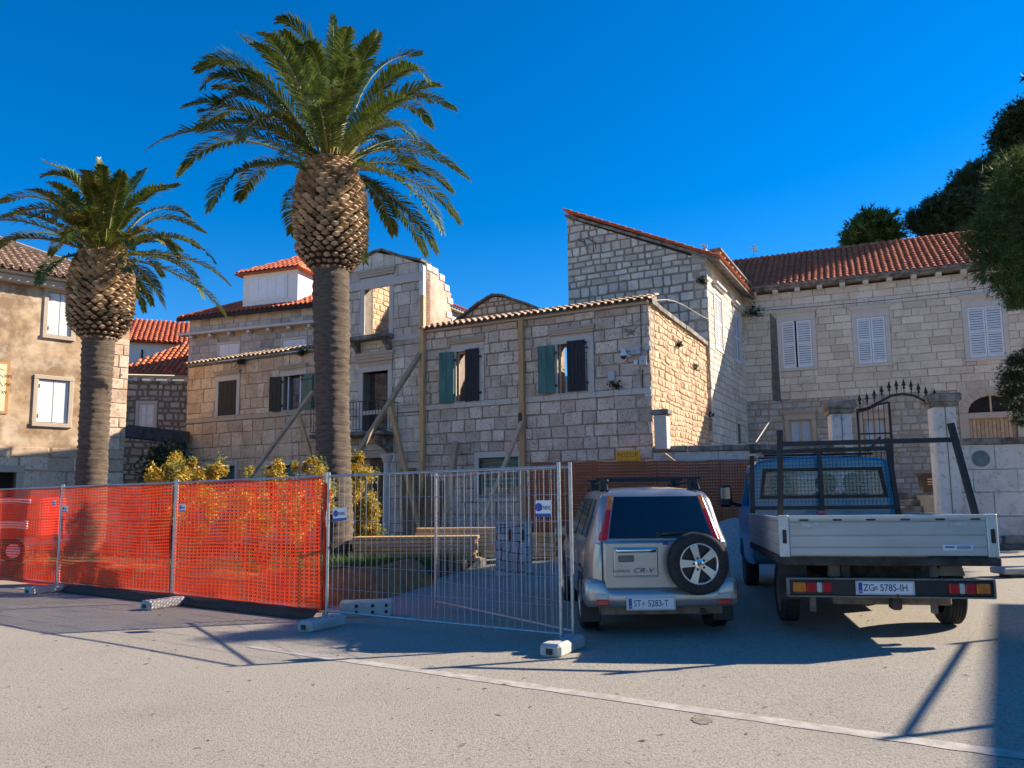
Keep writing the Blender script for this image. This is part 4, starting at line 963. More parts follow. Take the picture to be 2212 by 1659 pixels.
# terrace and steps behind the gate
zt_ = Q.p(2000, 1063, 1.6)[1]
b = MB()
us0, us1 = pL1 - .1, pR0 + .1; ns = 9
for k in range(ns): b.cbox(us0, us1, .1 + k * .28, .1 + (ns) * .28, zt_ * k / ns, zt_ * (k + 1) / ns, .02)
b.build('stone_steps', 'weathered_stone', frame=Q.M, label='dark stone steps rising behind the iron gate', cat='steps')
b = MB(); b.box(-1, us0, .45, 12, -.05, zt_ * .95); b.box(us1, 12, .45, 9, -.05, zt_ * .95); b.box(us0, us1, 2.6, 12, -.05, zt_); b.build('terrace', 'gravel', kind='structure', frame=Q.M)
u, z = Q.p(2008, 1062, 2.7); binn = thing('wheelie_bin', 'small brown bin with white lettering at the top of the steps', 'bin', Q.M, (u, 2.8, zt_))
hb = Q.p(2008, 1026, 2.7)[1] - zt_
b = MB(); b.add([(u - .17, 2.6, zt_), (u + .17, 2.6, zt_), (u + .17, 2.95, zt_), (u - .17, 2.95, zt_), (u - .21, 2.56, zt_ + hb), (u + .21, 2.56, zt_ + hb), (u + .21, 3.0, zt_ + hb), (u - .21, 3.0, zt_ + hb)], [(0, 3, 2, 1), (4, 5, 6, 7), (0, 1, 5, 4), (1, 2, 6, 5), (2, 3, 7, 6), (3, 0, 4, 7)])
b.build('bin_body', 'brown_bin_plastic', binn, bevel=.01)
b = MB(); b.cbox(u - .24, u + .24, 2.53, 3.04, zt_ + hb, zt_ + hb + .06, .02); b.build('lid', 'brown_bin_plastic', binn)
for k in range(3): b = MB(); b.box(u - .07, u + .08, 2.562, 2.57, zt_ + hb * (.72 - k * .15), zt_ + hb * (.78 - k * .15)); b.build('lettering', 'weathered_timber', binn)
# plates on the wall behind the truck
for px, wd, mt, lab, tx in (((1766, 972), .22, 'sign_blue', 'blue house number plate reading 9 on the forecourt wall', '9'), ((1803, 973), .5, 'dark_red_lens', 'dark red name plate in a pale frame beside the blue number 9', None), ((1730, 972), .3, 'pale_grey_enclosure', 'pale grey letter box on the wall left of the number 9', None)):
    u, z = Q.p(*px); b = MB(); b.cbox(u - wd / 2, u + wd / 2, -.06, -.02, z - .11, z + .10, .008); o = b.build('number_plate' if tx else ('name_plate' if wd > .4 else 'letter_box'), mt, frame=Q.M, label=lab, cat='plate' if wd != .3 else 'letter box')
    if tx: text(tx, .17, Matrix.Translation((u, -.063, z)) @ Matrix.Rotation(math.pi / 2, 4, 'X'), MATS['plate_white'], o, depth=.002)
    if wd == .5: b = MB(); [b.box(*q) for q in ((u - .29, u - .25, -.066, -.02, z - .13, z + .13), (u + .25, u + .29, -.066, -.02, z - .13, z + .13), (u - .25, u + .25, -.066, -.02, z + .10, z + .13), (u - .25, u + .25, -.066, -.02, z - .13, z - .11))]; b.build('frame', 'dressed_stone', o)
# steps, planter and rubble at the far right
b = MB(); p = gz(2185, 1290); 
for k, (x0, y0, z0, z1) in enumerate(((2120, 18.6, 0, .22), (2150, 18.9, .22, .42), (2175, 19.1, .42, .62))):
    X0 = atY(x0, 1200, y0).x; b.cbox(X0, X0 + 4.5, y0, 20.2, z0, z1, .02)
b.build('stone_steps', 'weathered_stone', label='low mossy stone steps against the wall at the right edge', cat='steps')
p = gz(2192, 1290); b = MB(); b.cbox(p.x - .12, p.x + 1.2, p.y, p.y + .4, .34, .44, .015); bb = b.build('stone_bench', 'concrete', label='low bench slab at the right edge behind the truck', cat='bench')
b = MB(); b.cbox(p.x + .0, p.x + .16, p.y + .04, p.y + .36, 0, .34, .01); b.cbox(p.x + .9, p.x + 1.06, p.y + .04, p.y + .36, 0, .34, .01); b.build('bench_support', 'dark_concrete', bb)

# ================================================================== house behind the left wing, with the dormer
Dm = Fr(-14.5, 33.5, .943, -.333)
u0 = Dm.u(408, 740); Dm = Fr(*(Dm.M @ V((u0, 0, 0)))[:2], .943, -.333)
WD = Dm.u(772, 640); zD = Dm.p(412, 690)[1]; zDc = Dm.p(412, 727)[1]
dh = thing('dormer_house', 'tall pale stone house with a white roof dormer behind the low left house', 'house', Dm.M, (0, 0, 0))
dw = [Dm.rect(472, 800, 516, 741), Dm.rect(610, 790, 660, 731)]
st = []; masonry(st, [[(0, 4), (WD, 4), (WD, zD), (0, zD)]], [outer(w, (.1, .1, .1, .1)) for w in dw] + [(-1, WD + 1, zDc - .12, zDc + .12)], ch=.28, cw=.5, jit=.25, gap=.016, rough=.008, bev=.01, seed=71)
lay(st, dh, Dm.M, 'rubble_cool', limit=280)
backing([[(0, 0), (WD, 0), (WD, zD), (0, zD)]], [(a, b_, c, d_) for a, b_, c, d_ in dw], .012, 4).build('wall', 'mortar_light', dh)
for w in dw:
    wn = window(dh, w, (.1, .1, .1, .1), depth=.1); h = (w[1] - w[0]) / 2
    for k in range(2): planks(wn, h - .01, w[3] - w[2], 'white_paint', Matrix.Translation((w[0] + k * h, .0, w[2])), n=3, batten=False, hinges=False)
b = MB(); b.cbox(-.35, WD, -.3, .05, zDc - .0, zDc + .12, .02); b.build('cornice', 'dressed_stone', dh)
b = MB(); b.prism([(0, 0), (0, .16), (.22, .16), (.22, .05)], 0, .15); me = mesh_of(b, 'bracket', trim)
for k in range(8): inst('bracket', me, dh, Matrix.Translation((.2 + k * .98, 0, zDc - .18)) @ R0)
sl = math.radians(27); ln = 4.6
hipk = 1.0 * math.cos(sl)
tiled(dh, (-.35, -.35, zD + .0), (1, 0, 0), (0, math.cos(sl), math.sin(sl)), WD + .4, ln, 'bright_tile', pitch=.23, row=.36, limit=200, frame=Dm.M, seed=8, inside=lambda u, v: u > v * hipk)
b = MB(); zt = zD + ln * math.sin(sl); yt = -.35 + ln * math.cos(sl)
b.add([(-.35, -.3, zD - .04), (WD, -.3, zD - .04), (WD, yt, zt - .06), (-.35 + ln * hipk, yt, zt - .06)], [(0, 1, 2, 3)]); b.build('roof_deck', 'terracotta_tile', dh)
b = MB(); b.bar((-.35, -.35, zD + .04), (-.35 + ln * hipk, yt, zt + .06), .2, .1); b.build('hip_tiles', 'bright_tile', dh)
b = MB(); b.cbox(-.4, WD, -.36, -.28, zD - .14, zD + .02, .01); b.build('gutter', 'dark_interior', dh)
# dormer
d0, d1, dz0, dz1 = Dm.rect(524, 665, 644, 586, .2); dd = 3.2
b = MB(); b.box(d0, d1, .2, dd, dz0 - .15, dz1 + .1); dm = b.build('dormer', 'white_plaster', dh)
q = Dm.rect(540, 648, 617, 596, .2)
b = MB(); [b.box(*r_) for r_ in ((q[0] - .1, q[0], .17, .2, q[2] - .1, q[3] + .1), (q[1], q[1] + .1, .17, .2, q[2] - .1, q[3] + .1), (q[0], q[1], .17, .2, q[3], q[3] + .1), (q[0], q[1], .17, .2, q[2] - .1, q[2]))]; b.build('dormer_frame', 'white_plaster', dm)
for k in range(4): b = MB(); w = (q[1] - q[0]) / 4; b.box(q[0] + k * w + .006, q[0] + (k + 1) * w - .006, .16, .198, q[2], q[3]); b.build('shutter_panel', 'white_paint', dm)
mx = (d0 + d1) / 2; ax_, az_ = Dm.p(637, 540, .9)
e = .3; zt2 = dz1 + .1
apx = (d1 - .25, 1.8, az_ + .1)
b = MB(); P = [(d0 - e, .2 - e, zt2), (d1 + e, .2 - e, zt2), (d1 + e, dd, zt2), (d0 - e, dd, zt2), apx, (apx[0], dd, apx[2])]
b.add(P, [(0, 1, 4), (1, 2, 5, 4), (0, 4, 5, 3), (0, 3, 2, 1)]); b.build('dormer_deck', 'bright_tile', dm)
fu = V((apx[0] - (d0 + d1) / 2 * 0 - apx[0], apx[1] - (.2 - e), apx[2] - zt2)); fu = V((0, apx[1] - .2 + e, apx[2] - zt2)); fl_ = fu.length; wdt = d1 - d0 + 2 * e
xa = apx[0] - (d0 - e)
tbm = MB(); tt = tile_mesh(r=.09, L=.4); fn = V((1, 0, 0)).cross(fu.normalized()); fuu = fu.normalized(); base = Matrix(((1, fuu.x, fn.x, 0), (0, fuu.y, fn.y, 0), (0, fuu.z, fn.z, 0), (0, 0, 0, 1)))
me = mesh_of(tt, 'dormer_tile', tile_n, smooth=50)
for c in range(int(wdt / .23) + 1):
    for r_ in range(int(fl_ / .34)):
        u = c * .23; v = (r_ + .4) * .34; lim = v / fl_
        if u < xa * lim or u > wdt - (wdt - xa) * lim: continue
        inst('dormer_tile', me, dh, Matrix.Translation(V((d0 - e + u, .2 - e, zt2)) + fuu * (r_ * .34) + fn * .03) @ base)
# red roof bits seen over the gabled ruin
b = MB(); u, z = Dm.p(770, 600, .3)
# plaster gable to the right of the torn wall
Gp = Fr(*atY(945, 700, 30.5)[:2], .885, -.466)
ga = Gp.side(948, 648, 0); gb = Gp.side(989, 676, 0)
gh = thing('plaster_gable', 'small white plastered house end with red eave tiles right of the torn wall', 'house', Gp.M, (0, 0, 0))
yy0, yy1 = ga[0], gb[0]
b = MB(); b.box(-2, 0, 0, 3.4, 0, ga[1] - .1); b.build('wall', 'white_plaster', gh)
zz = ga[1] - .05
tiled(gh, (.3, 0, zz - .1), (0, 1, 0), (-.9, 0, .42), 3.6, .9, 'bright_tile', pitch=.2, row=.34, limit=100, frame=Gp.M, seed=9)
b = MB(); b.box(-.8, .25, -.05, 3.6, zz - .2, zz - .1); b.build('eaves_board', 'dressed_tan', gh)
# small rubble gable behind the right wing's tiles
Sg = Fr(*atY(990, 690, 27.5)[:2], .885, -.466)
pts = [(x, y) for x, y in ((984, 700), (1035, 660), (1066, 641), (1090, 643), (1130, 657), (1165, 670))]
pp = [Sg.p(x, y) for x, y in pts]
sg = thing('rubble_gable', 'low rubble stone gable end rising behind the right house eaves', 'ruin', Sg.M, (pp[0][0], 0, 0))
top = pp; zone = [[(pp[0][0], 0), (pp[2][0], 0), pp[2], pp[1], pp[0]], [(pp[2][0], 0), (pp[5][0], 0), pp[5], pp[4], pp[3], pp[2]]]
zb = pp[0][1] - 1.2
zone_s = [[(pp[0][0], zb), (pp[2][0], zb), pp[2], pp[1], pp[0]], [(pp[2][0], zb), (pp[5][0], zb), pp[5], pp[4], pp[3], pp[2]]]
st = []; masonry(st, zone_s, [], ch=.2, cw=.28, jit=.35, gap=.03, rubble=.25, warp=.04, rough=.015, bev=.02, seed=81)
lay(st, sg, Sg.M, 'rubble_cool', limit=200)
b = MB(); [b.prism(zn, .012, .5) for zn in zone]; b.build('wall', 'mortar_dark', sg)
b = MB(); R = random.Random(2)
for p, q in zip(pp, pp[1:]):
    n = 3
    for k in range(n):
        a = (p[0] + (q[0] - p[0]) * k / n, p[1] + (q[1] - p[1]) * k / n); c = (p[0] + (q[0] - p[0]) * (k + 1.15) / n, p[1] + (q[1] - p[1]) * (k + 1.15) / n)
        b.bar((a[0], .15, a[1] + .04 + R.uniform(0, .03)), (c[0], .15, c[1] + .05 + R.uniform(0, .03)), .6, .06)
b.build('coping_slabs', 'dark_stone', sg)

# ================================================================== ochre house at the left, sun on it
p0 = atY(272, 900, 26.0)
Bh = Fr(p0.x, p0.y, .727, .687)
zBe = Bh.p(150, 612)[1]; uB0 = -9
bh = thing('ochre_house', 'ochre plastered house with old tiled roof and white window boards behind the small palm', 'house', Bh.M, (0, 0, 0))
bw = [Bh.rect(101, 722, 157, 638), Bh.rect(78, 912, 150, 824)]
fb = (.13, .13, .13, .13)
zpl = Bh.p(60, 965)[1]
lowd = (Bh.u(-40), Bh.u(32), 0, Bh.p(10, 1020)[1])
st = []; masonry(st, [[(uB0, 0), (0, 0), (0, zpl), (uB0, zpl)]], [lowd], ch=.5, cw=.85, jit=.3, gap=.03, rubble=.08, warp=.03, rough=.014, bev=.02, seed=91)
masonry(st, [[(-.95, zpl), (0, zpl), (0, zBe - 1.6), (-.75, zBe - 1.6)]], [], ch=.42, cw=.5, jit=.25, gap=.02, rough=.01, seed=92)
lay(st, bh, Bh.M, 'ashlar_orange', limit=280)
backing([[(uB0, 0), (0, 0), (0, zBe), (uB0, zBe)]], bw + [lowd], .012, .5).build('wall', 'ochre_plaster', bh)
b = MB(); b.box(uB0, 0, .5, 7, 0, zBe); 
b = MB(); b.box(uB0, 0, .5, 7, 0, zBe); b.build('side_wall', 'ochre_plaster', bh)
for w in bw:
    wn = window(bh, w, fb, depth=.16, m='dressed_tan', cornice=None); h = (w[1] - w[0]) / 2
    for k in range(2): planks(wn, h - .012, w[3] - w[2] - .02, 'white_paint', Matrix.Translation((w[0] + k * h + .004, .03, w[2] + .01)), n=1, batten=False, hinges=False)
    b = MB()
    for z in (w[2] + .2, w[3] - .22): b.box(w[0] - .03, w[0] + .04, -.02, .03, z - .06, z + .06)
    b.build('hinge', 'rusty_iron', wn)
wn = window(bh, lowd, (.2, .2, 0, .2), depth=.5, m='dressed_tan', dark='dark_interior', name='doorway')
b = MB(); b.cbox(uB0, .06, -.28, .1, zBe - .28, zBe - .06, .03); b.cbox(uB0, .10, -.42, .1, zBe - .06, zBe + .04, .02); b.build('eaves_cornice', 'dressed_tan', bh)
sl = math.radians(27); ln = 4.4
tiled(bh, (uB0, -.5, zBe + .05), (1, 0, 0), (0, math.cos(sl), math.sin(sl)), -uB0 + .1, ln, 'old_tile', pitch=.235, row=.36, limit=290, frame=Bh.M, seed=10, inside=lambda u, v: u < -uB0 + .15 - v * .93, sag=.03)
b = MB(); zt = zBe + .02 + ln * math.sin(sl); yt = -.5 + ln * math.cos(sl)
b.add([(uB0, -.45, zBe), (.1, -.45, zBe), (.1 - ln * .93, yt, zt), (uB0, yt, zt)], [(0, 1, 2, 3)]); b.add([(.1, -.45, zBe), (.1, 8, zBe), (.1 - ln * .93, 8, zt), (.1 - ln * .93, yt, zt)], [(0, 1, 2, 3)]); b.build('roof_deck', 'old_tile', bh)
b = MB(); b.path([(.12, -.5, zBe + .12), (.12 - ln * .93, yt, zt + .12)], .12, 8); b.build('hip_tiles', 'old_tile', bh)
# sundial painted panel
s0 = Bh.rect(-60, 890, 23, 783); sdl = thing('sundial', 'pale cream sundial panel with Roman numerals at the left edge', 'sundial', Bh.M, ((s0[0] + s0[1]) / 2, 0, s0[2]))
b = MB(); b.box(s0[0], s0[1], -.012, .013, s0[2], s0[3]); b.build('border', 'ochre_border', sdl)
b = MB(); b.box(s0[0] + .06, s0[1] - .09, -.018, -.0125, s0[2] + .07, s0[3] - .07); b.build('dial_face', 'cream_sundial', sdl)
RX = Matrix.Rotation(math.pi / 2, 4, 'X')
for k, (tx, px, py) in enumerate((('XVII', 17, 813), ('XVI', 16, 831), ('XV', 8, 848))):
    u, z = Bh.p(px, py); text(tx, .13, Matrix.Translation((u, -.02, z)) @ RX, MATS['black_print'], sdl, name='numeral', sx=.9)
b = MB(); c0 = Bh.p(-22, 790)
for px, py in ((8, 816), (6, 835), (-2, 850), (10, 800)): u, z = Bh.p(px, py); b.bar((c0[0], -.021, c0[1]), (u, -.021, z), .008, .004)
b.build('hour_lines', 'black_print', sdl)

# ================================================================== white house with red roofs in the alley
Wf = Fr(*atY(278, 900, 37.5)[:2], .93, .36)
wh = thing('white_house', 'white walled house with two bright red roofs in the alley between ochre and stone houses', 'house', Wf.M, (0, 0, 0))
zA = Wf.p(300, 742)[1]; WW = Wf.u(430, 800)
b = MB(); b.box(-2, WW, 0, 5, 0, zA + .1); b.build('wall', 'white_plaster', wh)
sl = math.radians(26)
r0 = Wf.p(310, 672, 1.8)
tiled(wh, (-2.2, -.35, zA + .05), (1, 0, 0), (0, math.cos(sl), math.sin(sl)), WW + 2.2, 4.2, 'bright_tile', pitch=.23, row=.36, limit=200, frame=Wf.M, seed=11, inside=lambda u, v: u > .4 + v * .3 or v < .01)
b = MB(); b.add([(-2.2, -.3, zA), (WW, -.3, zA), (WW, 3.4, zA + 1.85), (-1.0, 3.4, zA + 1.85)], [(0, 1, 2, 3)]); b.build('roof_deck', 'bright_tile', wh)
b = MB(); b.box(.42, .5, -.06, -.01, 0, zA - .3); b.build('downpipe', 'dark_interior', wh)
# lower lean-to with rubble wall
Lf = Fr(*atY(268, 900, 33.5)[:2], .985, .17)
lh = thing('rubble_cottage', 'low rubble cottage with a dark red lean-to roof and one shuttered window in the alley', 'house', Lf.M, (0, 0, 0))
zl = Lf.p(300, 822)[1]; WL = Lf.u(420, 900); lwn = Lf.rect(299, 921, 333, 873)
st = []; masonry(st, [[(-.6, 0), (WL, 0), (WL, zl), (-.6, zl)]], [outer(lwn, (.14, .14, .1, .14))], ch=.30, cw=.36, jit=.35, gap=.05, rubble=.28, warp=.06, rough=.02, bev=.025, seed=95)
lay(st, lh, Lf.M, 'rubble_cool', limit=290)
backing([[(-.6, 0), (WL, 0), (WL, zl), (-.6, zl)]], [lwn], .012, .4).build('wall', 'mortar_dark', lh)
wn = window(lh, lwn, (.14, .14, .1, .14), depth=.15); h = (lwn[1] - lwn[0]) / 2
for k in range(2): louvre(wn, h - .01, lwn[3] - lwn[2], 'white_paint', Matrix.Translation((lwn[0] + k * h + .005, -.0, lwn[2])), pitch=.09)
b = MB(); b.cbox(-.6, WL, -.22, .05, zl + .1, zl + .2, .01); b.build('eaves_slab', 'dressed_stone', lh)
b = MB(); b.prism([(0, 0), (0, .2), (.25, .2), (.25, .05)], 0, .16); me = mesh_of(b, 'bracket', trim)
for k in range(5): inst('bracket', me, lh, Matrix.Translation((-.3 + k * .68, 0, zl - .1)) @ R0)
tiled(lh, (-.7, -.35, zl + .2), (1, 0, 0), (0, .86, .5), WL + .9, 4.4, 'terracotta_tile', pitch=.23, row=.36, limit=150, frame=Lf.M, seed=12, inside=lambda u, v: u > v * .55)
b = MB(); b.add([(-.7, -.3, zl + .18), (WL + .2, -.3, zl + .18), (WL + .2, 3.4, zl + 2.33), (1.4, 3.4, zl + 2.33)], [(0, 1, 2, 3)]); b.build('roof_deck', 'terracotta_tile', lh)
# stone beam across the alley mouth
a = Bh.M @ V((0, .1, 0)); zb0 = (a, atY(262, 925, a.y).z)
pa = V((a.x - .2, a.y, atY(262, 930, a.y).z)); pb_ = C.M @ V((uL + .2, -.2, 0)); pb_.z = atY(425, 945, pb_.y).z
b = MB(); b.bar(pa, pb_, .4, .42); o = b.build('alley_lintel', 'dark_concrete', label='dark stone beam spanning the alley mouth between the ochre house and the stone row', cat='beam')
b = MB(); q = C.M @ V((uL - .1, -.25, 0)); b.cbox(q.x - .28, q.x + .22, q.y - .2, q.y + .2, 0, pb_.z - .15, .02); b.build('gate_jamb', 'dark_concrete', o)
b = MB(); b.box(atY(272, 1000, 29).x, atY(405, 1000, 31).x, 31.0, 31.1, 0, atY(300, 1020, 31).z); b.build('alley_shadow_panel', 'brown_bin_plastic', label='dark panel for the shadowed low doors at the end of the alley', cat='door')  # dark colour stands in for the shade at the alley's end

# ================================================================== garden bed, lumber, cabinets
zG0 = .34
gpts = [gz(-120, 1232), gz(60, 1250), gz(330, 1274), gz(560, 1298), gz(690, 1306), gz(800, 1292), gz(905, 1268)]
edge = [V((p.x, p.y, 0)) for p in gpts]
c1 = gz(911, 1256); c2 = gz(1041, 1237); c3 = gz(1062, 1222)
bed = edge + [V((c2.x, c2.y, 0)), V((c3.x - .1, c3.y, 0)), V((c3.x - 1.0, c3.y + 2.3, 0)), V((-3.5, 22.6, 0)), V((-10.5, 26.2, 0)), V((-16, 27.5, 0)), V((-24, 22, 0)), V((-20, 15.5, 0))]
b = MB(); n = len(bed); b.add([(p.x, p.y, zG0) for p in bed] + [(p.x, p.y, -.02) for p in bed], [tuple(range(n))] + [(i, (i + 1) % n, (i + 1) % n + n, i + n)[::-1] for i in range(n)])
b.build('garden_bed', 'soil', kind='structure')
def inbed(x, y):
    c = False; j = len(bed) - 1
    for i in range(len(bed)):
        a, d = bed[i], bed[j]
        if (a.y > y) != (d.y > y) and x < (d.x - a.x) * (y - a.y) / (d.y - a.y) + a.x: c = not c
        j = i
    return c
# rust coloured netting bank draped over the edge of the bed
R = random.Random(8)
def bank(pts, z0, z1, out, name, m, label, n=60, cat='netting'):
    b = MB(); L = [0]
    for p, q in zip(pts, pts[1:]): L.append(L[-1] + (q - p).length)
    P = []; rows = 9
    for i in range(n + 1):
        s = L[-1] * i / n; k = max(j for j in range(len(L) - 1) if L[j] <= s + 1e-9); t = (s - L[k]) / (L[k + 1] - L[k]); p = pts[k].lerp(pts[k + 1], t)
        d = (pts[k + 1] - pts[k]).normalized(); nn = V((d.y, -d.x, 0))
        for j in range(rows):
            f = j / (rows - 1); w = .07 * noise.noise(V((s * 1.3, f * 2, 3))); zz = z0 + (z1 - z0) * math.sin(f * math.pi / 2) + .05 * noise.noise(V((s * .9, f * 1.4, 9))) * f
            P.append(p + nn * (out * (1 - f) - .25 * f * f + w) + Z * max(.004, zz))
    b.grid(P, rows, n + 1); b.build(name, m, smooth=1, label=label, cat=cat)
bank(edge[3:], .0, .50, .34, 'netting_bank', 'rust_net_bank', 'rust brown netting draped over the garden edge behind the bare gate panel', n=70)
bank(edge[1:4], .0, .42, .30, 'netting_bank', 'rust_net_bank', 'sunlit rust orange netting roll lying behind the orange mesh panels', n=60)
# dark sheet lying under the orange panels
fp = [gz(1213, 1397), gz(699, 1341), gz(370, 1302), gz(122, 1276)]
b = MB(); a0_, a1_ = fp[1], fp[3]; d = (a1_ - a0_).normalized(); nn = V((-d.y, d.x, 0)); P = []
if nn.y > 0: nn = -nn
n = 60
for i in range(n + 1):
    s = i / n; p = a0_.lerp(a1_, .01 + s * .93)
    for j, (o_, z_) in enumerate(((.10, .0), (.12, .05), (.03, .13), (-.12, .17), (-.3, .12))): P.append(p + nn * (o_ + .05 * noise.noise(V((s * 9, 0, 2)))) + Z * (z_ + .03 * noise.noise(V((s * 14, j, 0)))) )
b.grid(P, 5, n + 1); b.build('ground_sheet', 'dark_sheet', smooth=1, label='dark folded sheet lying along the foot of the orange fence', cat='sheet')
# stone kerb on the open side
b = MB(); k0, k1 = V((c1.x, c1.y, 0)), V((c2.x, c2.y, 0)); n = 8
ko = thing('stone_kerb', 'rough stone kerb edging the grass beside the patterned stone cabinet', 'kerb', None, (c1 + c2) / 2)
for k in range(n):
    p = k0.lerp(k1, k / n); q = k0.lerp(k1, (k + .93) / n); bb = MB(); bb.bar(p + Z * .17, q + Z * (.17 + R.uniform(-.02, .02)), .26, .34); bb.build('stone', 'weathered_stone', ko, bevel=.03)
# grass
b = MB(); R = random.Random(77); cnt = 0
while cnt < 21000:
    if cnt % 3: x, y = R.uniform(-6, .2), R.uniform(11.5, 18.5)
    else: x, y = R.uniform(-14, 0), R.uniform(12, 24)
    if not inbed(x, y): continue
    if noise.noise(V((x * .7, y * .7, 1))) < -.18: cnt += 1; continue
    # keep off the netting
    if min(((V((x, y, 0)) - e_).length for e_ in edge)) < .35: cnt += 1; continue
    h = R.uniform(.08, .22); a = R.uniform(0, 6.28); w = .008; l = R.uniform(.02, .1)
    dx, dy = math.cos(a), math.sin(a)
    b.add([(x - dy * w, y + dx * w, zG0), (x + dy * w, y - dx * w, zG0), (x + dx * l, y + dy * l, zG0 + h)], [(0, 1, 2)]); cnt += 1
b.build('grass', 'grass', kind='stuff', base=(-3, 15, zG0))
# lumber
def planks_stack(x0, x1, y0, z0, rows, h, dep, label, base, n_split=1, skew=0.0):
    o = thing('lumber_stack', label, 'lumber', None, ((x0 + x1) / 2, y0, base)); R = random.Random(int(y0 * 10))
    for r in range(rows):
        for dk in range(2):
            bb = MB(); a = R.uniform(-.12, .12); z = z0 + r * h
            bb.cbox(x0 + a, x1 + a * .7, y0 + dk * dep / 2 + R.uniform(-.02, .02), y0 + (dk + 1) * dep / 2 - .01, z + .004, z + h - .004, .006)
            bb.build('plank', 'sawn_plank', o)
    return o
p = atY(762, 1160, 17.0); q = atY(1032, 1160, 17.0)
zt_l = p.z; planks_stack(p.x, q.x, 17.0, .30, 7, (zt_l - .30) / 7, .5, 'long front stack of pale planks on the grass right of the big palm', .3)
p = atY(898, 1141, 18.2); q = atY(1070, 1141, 18.2)
planks_stack(p.x, q.x + .6, 18.2, .3, 8, (p.z - .3) / 8, .5, 'taller rear stack of planks behind the front one', .3)
p = atY(1110, 1152, 18.6); q = atY(1200, 1152, 18.6)
planks_stack(p.x, q.x, 18.6, .28, 5, (p.z - .28) / 5, .4, 'short end of golden planks between the two street cabinets', .28)
# stone patterned cabinet
c = gz(1103, 1258); w = .62; h = atY(1100, 1131, c.y).z
co = thing('stone_cabinet', 'narrow cabinet clad in pale crazy paving with two dark slots', 'utility cabinet', None, (c.x, c.y, 0))
Mx = Matrix.Translation((c.x, c.y, 0)) @ Matrix.Rotation(-.35, 4, 'Z')
b = MB(); b.cbox(-w / 2 + .01, w / 2 - .01, .012, .42, 0, h - .02, .01, Mx); b.build('cabinet_body', 'dark_concrete', co)
cp = mat('crazy_paving_stone', (.27, .31, .34), (.40, .43, .44), scale=5, rough=.7, vary=.14, bump=.3, bscale=30)
st = []; masonry(st, [[(-w / 2, 0), (w / 2, 0), (w / 2, h), (-w / 2, h)]], [], ch=.17, cw=.2, jit=.4, gap=.008, rubble=.16, warp=.08, rough=.004, bev=.006, M=Mx, seed=15, deep=.03)
masonry(st, [[(0, 0), (.42, 0), (.42, h), (0, h)]], [], ch=.17, cw=.2, jit=.4, gap=.008, rubble=.16, warp=.05, rough=.004, bev=.006, M=Mx @ Matrix.Translation((w / 2, 0, 0)) @ S90, seed=16, deep=.03)
lay(st, co, I4, 'crazy_paving_stone', limit=90)
for dx in (-.02, .24): b = MB(); b.cbox(dx, dx + .055, -.035, .01, h * .72, h * .90, .006, Mx); b.build('slot', 'black_iron', co)
b = MB(); b.cbox(-w / 2 - .03, w / 2 + .03, -.04, .46, h - .01, h + .03, .01, Mx); b.build('cap', 'concrete', co)
c = gz(1212, 1213); h = atY(1212, 1128, c.y).z
b = MB(); b.cbox(c.x - .42, c.x + .36, c.y, c.y + .5, 0, h, .02); o = b.build('utility_cabinet', 'pale_grey_enclosure', label='plain blue grey street cabinet half hidden by the silver car', cat='utility cabinet')
b = MB(); b.cbox(c.x - .46, c.x + .40, c.y - .04, c.y + .54, h, h + .05, .015); b.build('cap', 'concrete', o)
# turquoise cab seen through the ruin
p = C.p(788, 1015, .9); to = thing('site_dumper', 'small turquoise vehicle cab with dark window inside the ruined doorway', 'dumper', C.M, (p[0], .9, 0))
b = MB(); z1 = C.p(788, 985, .7)[1]; z0 = C.p(788, 1045, .7)[1]; b.cbox(p[0] - .42, p[0] + .36, .7, 1.5, z0, z1, .06); b.build('cab', 'turquoise_paint', to)
b = MB(); b.cbox(p[0] - .34, p[0] + .28, .68, .72, z0 + (z1 - z0) * .30, z0 + (z1 - z0) * .55, .01); b.build('window', 'privacy_glass', to)
b = MB(); b.cbox(p[0] - .5, p[0] + .45, .75, 1.5, .35, z0, .04); b.build('chassis', 'black_iron', to)
for dx in (-.42, .42):
    b = MB(); b.lathe([(.3, -.09), (.34, -.05), (.34, .05), (.3, .09)], 16, Matrix.Translation((p[0] + dx, 1.0, .34)) @ Matrix.Rotation(math.pi / 2, 4, 'Y')); b.build('wheel', 'tyre_rubber', to)
# gravel heap behind the silver car
hp = V((4.75, 15.6, 0)); b = MB(); P = []; n, m_ = 40, 14
for j in range(m_):
    f = j / (m_ - 1)
    for k in range(n):
        a = 6.283 * k / n; r = 1.9 * f; x = hp.x + .2 + r * math.cos(a) * 1.1; y = hp.y + 1.6 + r * math.sin(a) * .8
        P.append((x, y, max(0, 1.12 * math.cos(f * math.pi / 2) ** 1.1 + .11 * noise.noise(V((x * 2.4, y * 2.4, 0))) * (1 - f) + .03 * noise.noise(V((x * 9, y * 9, 0))))))
b.grid(P, n, m_, closed=True); b.build('gravel_heap', 'gravel', smooth=1, kind='stuff')

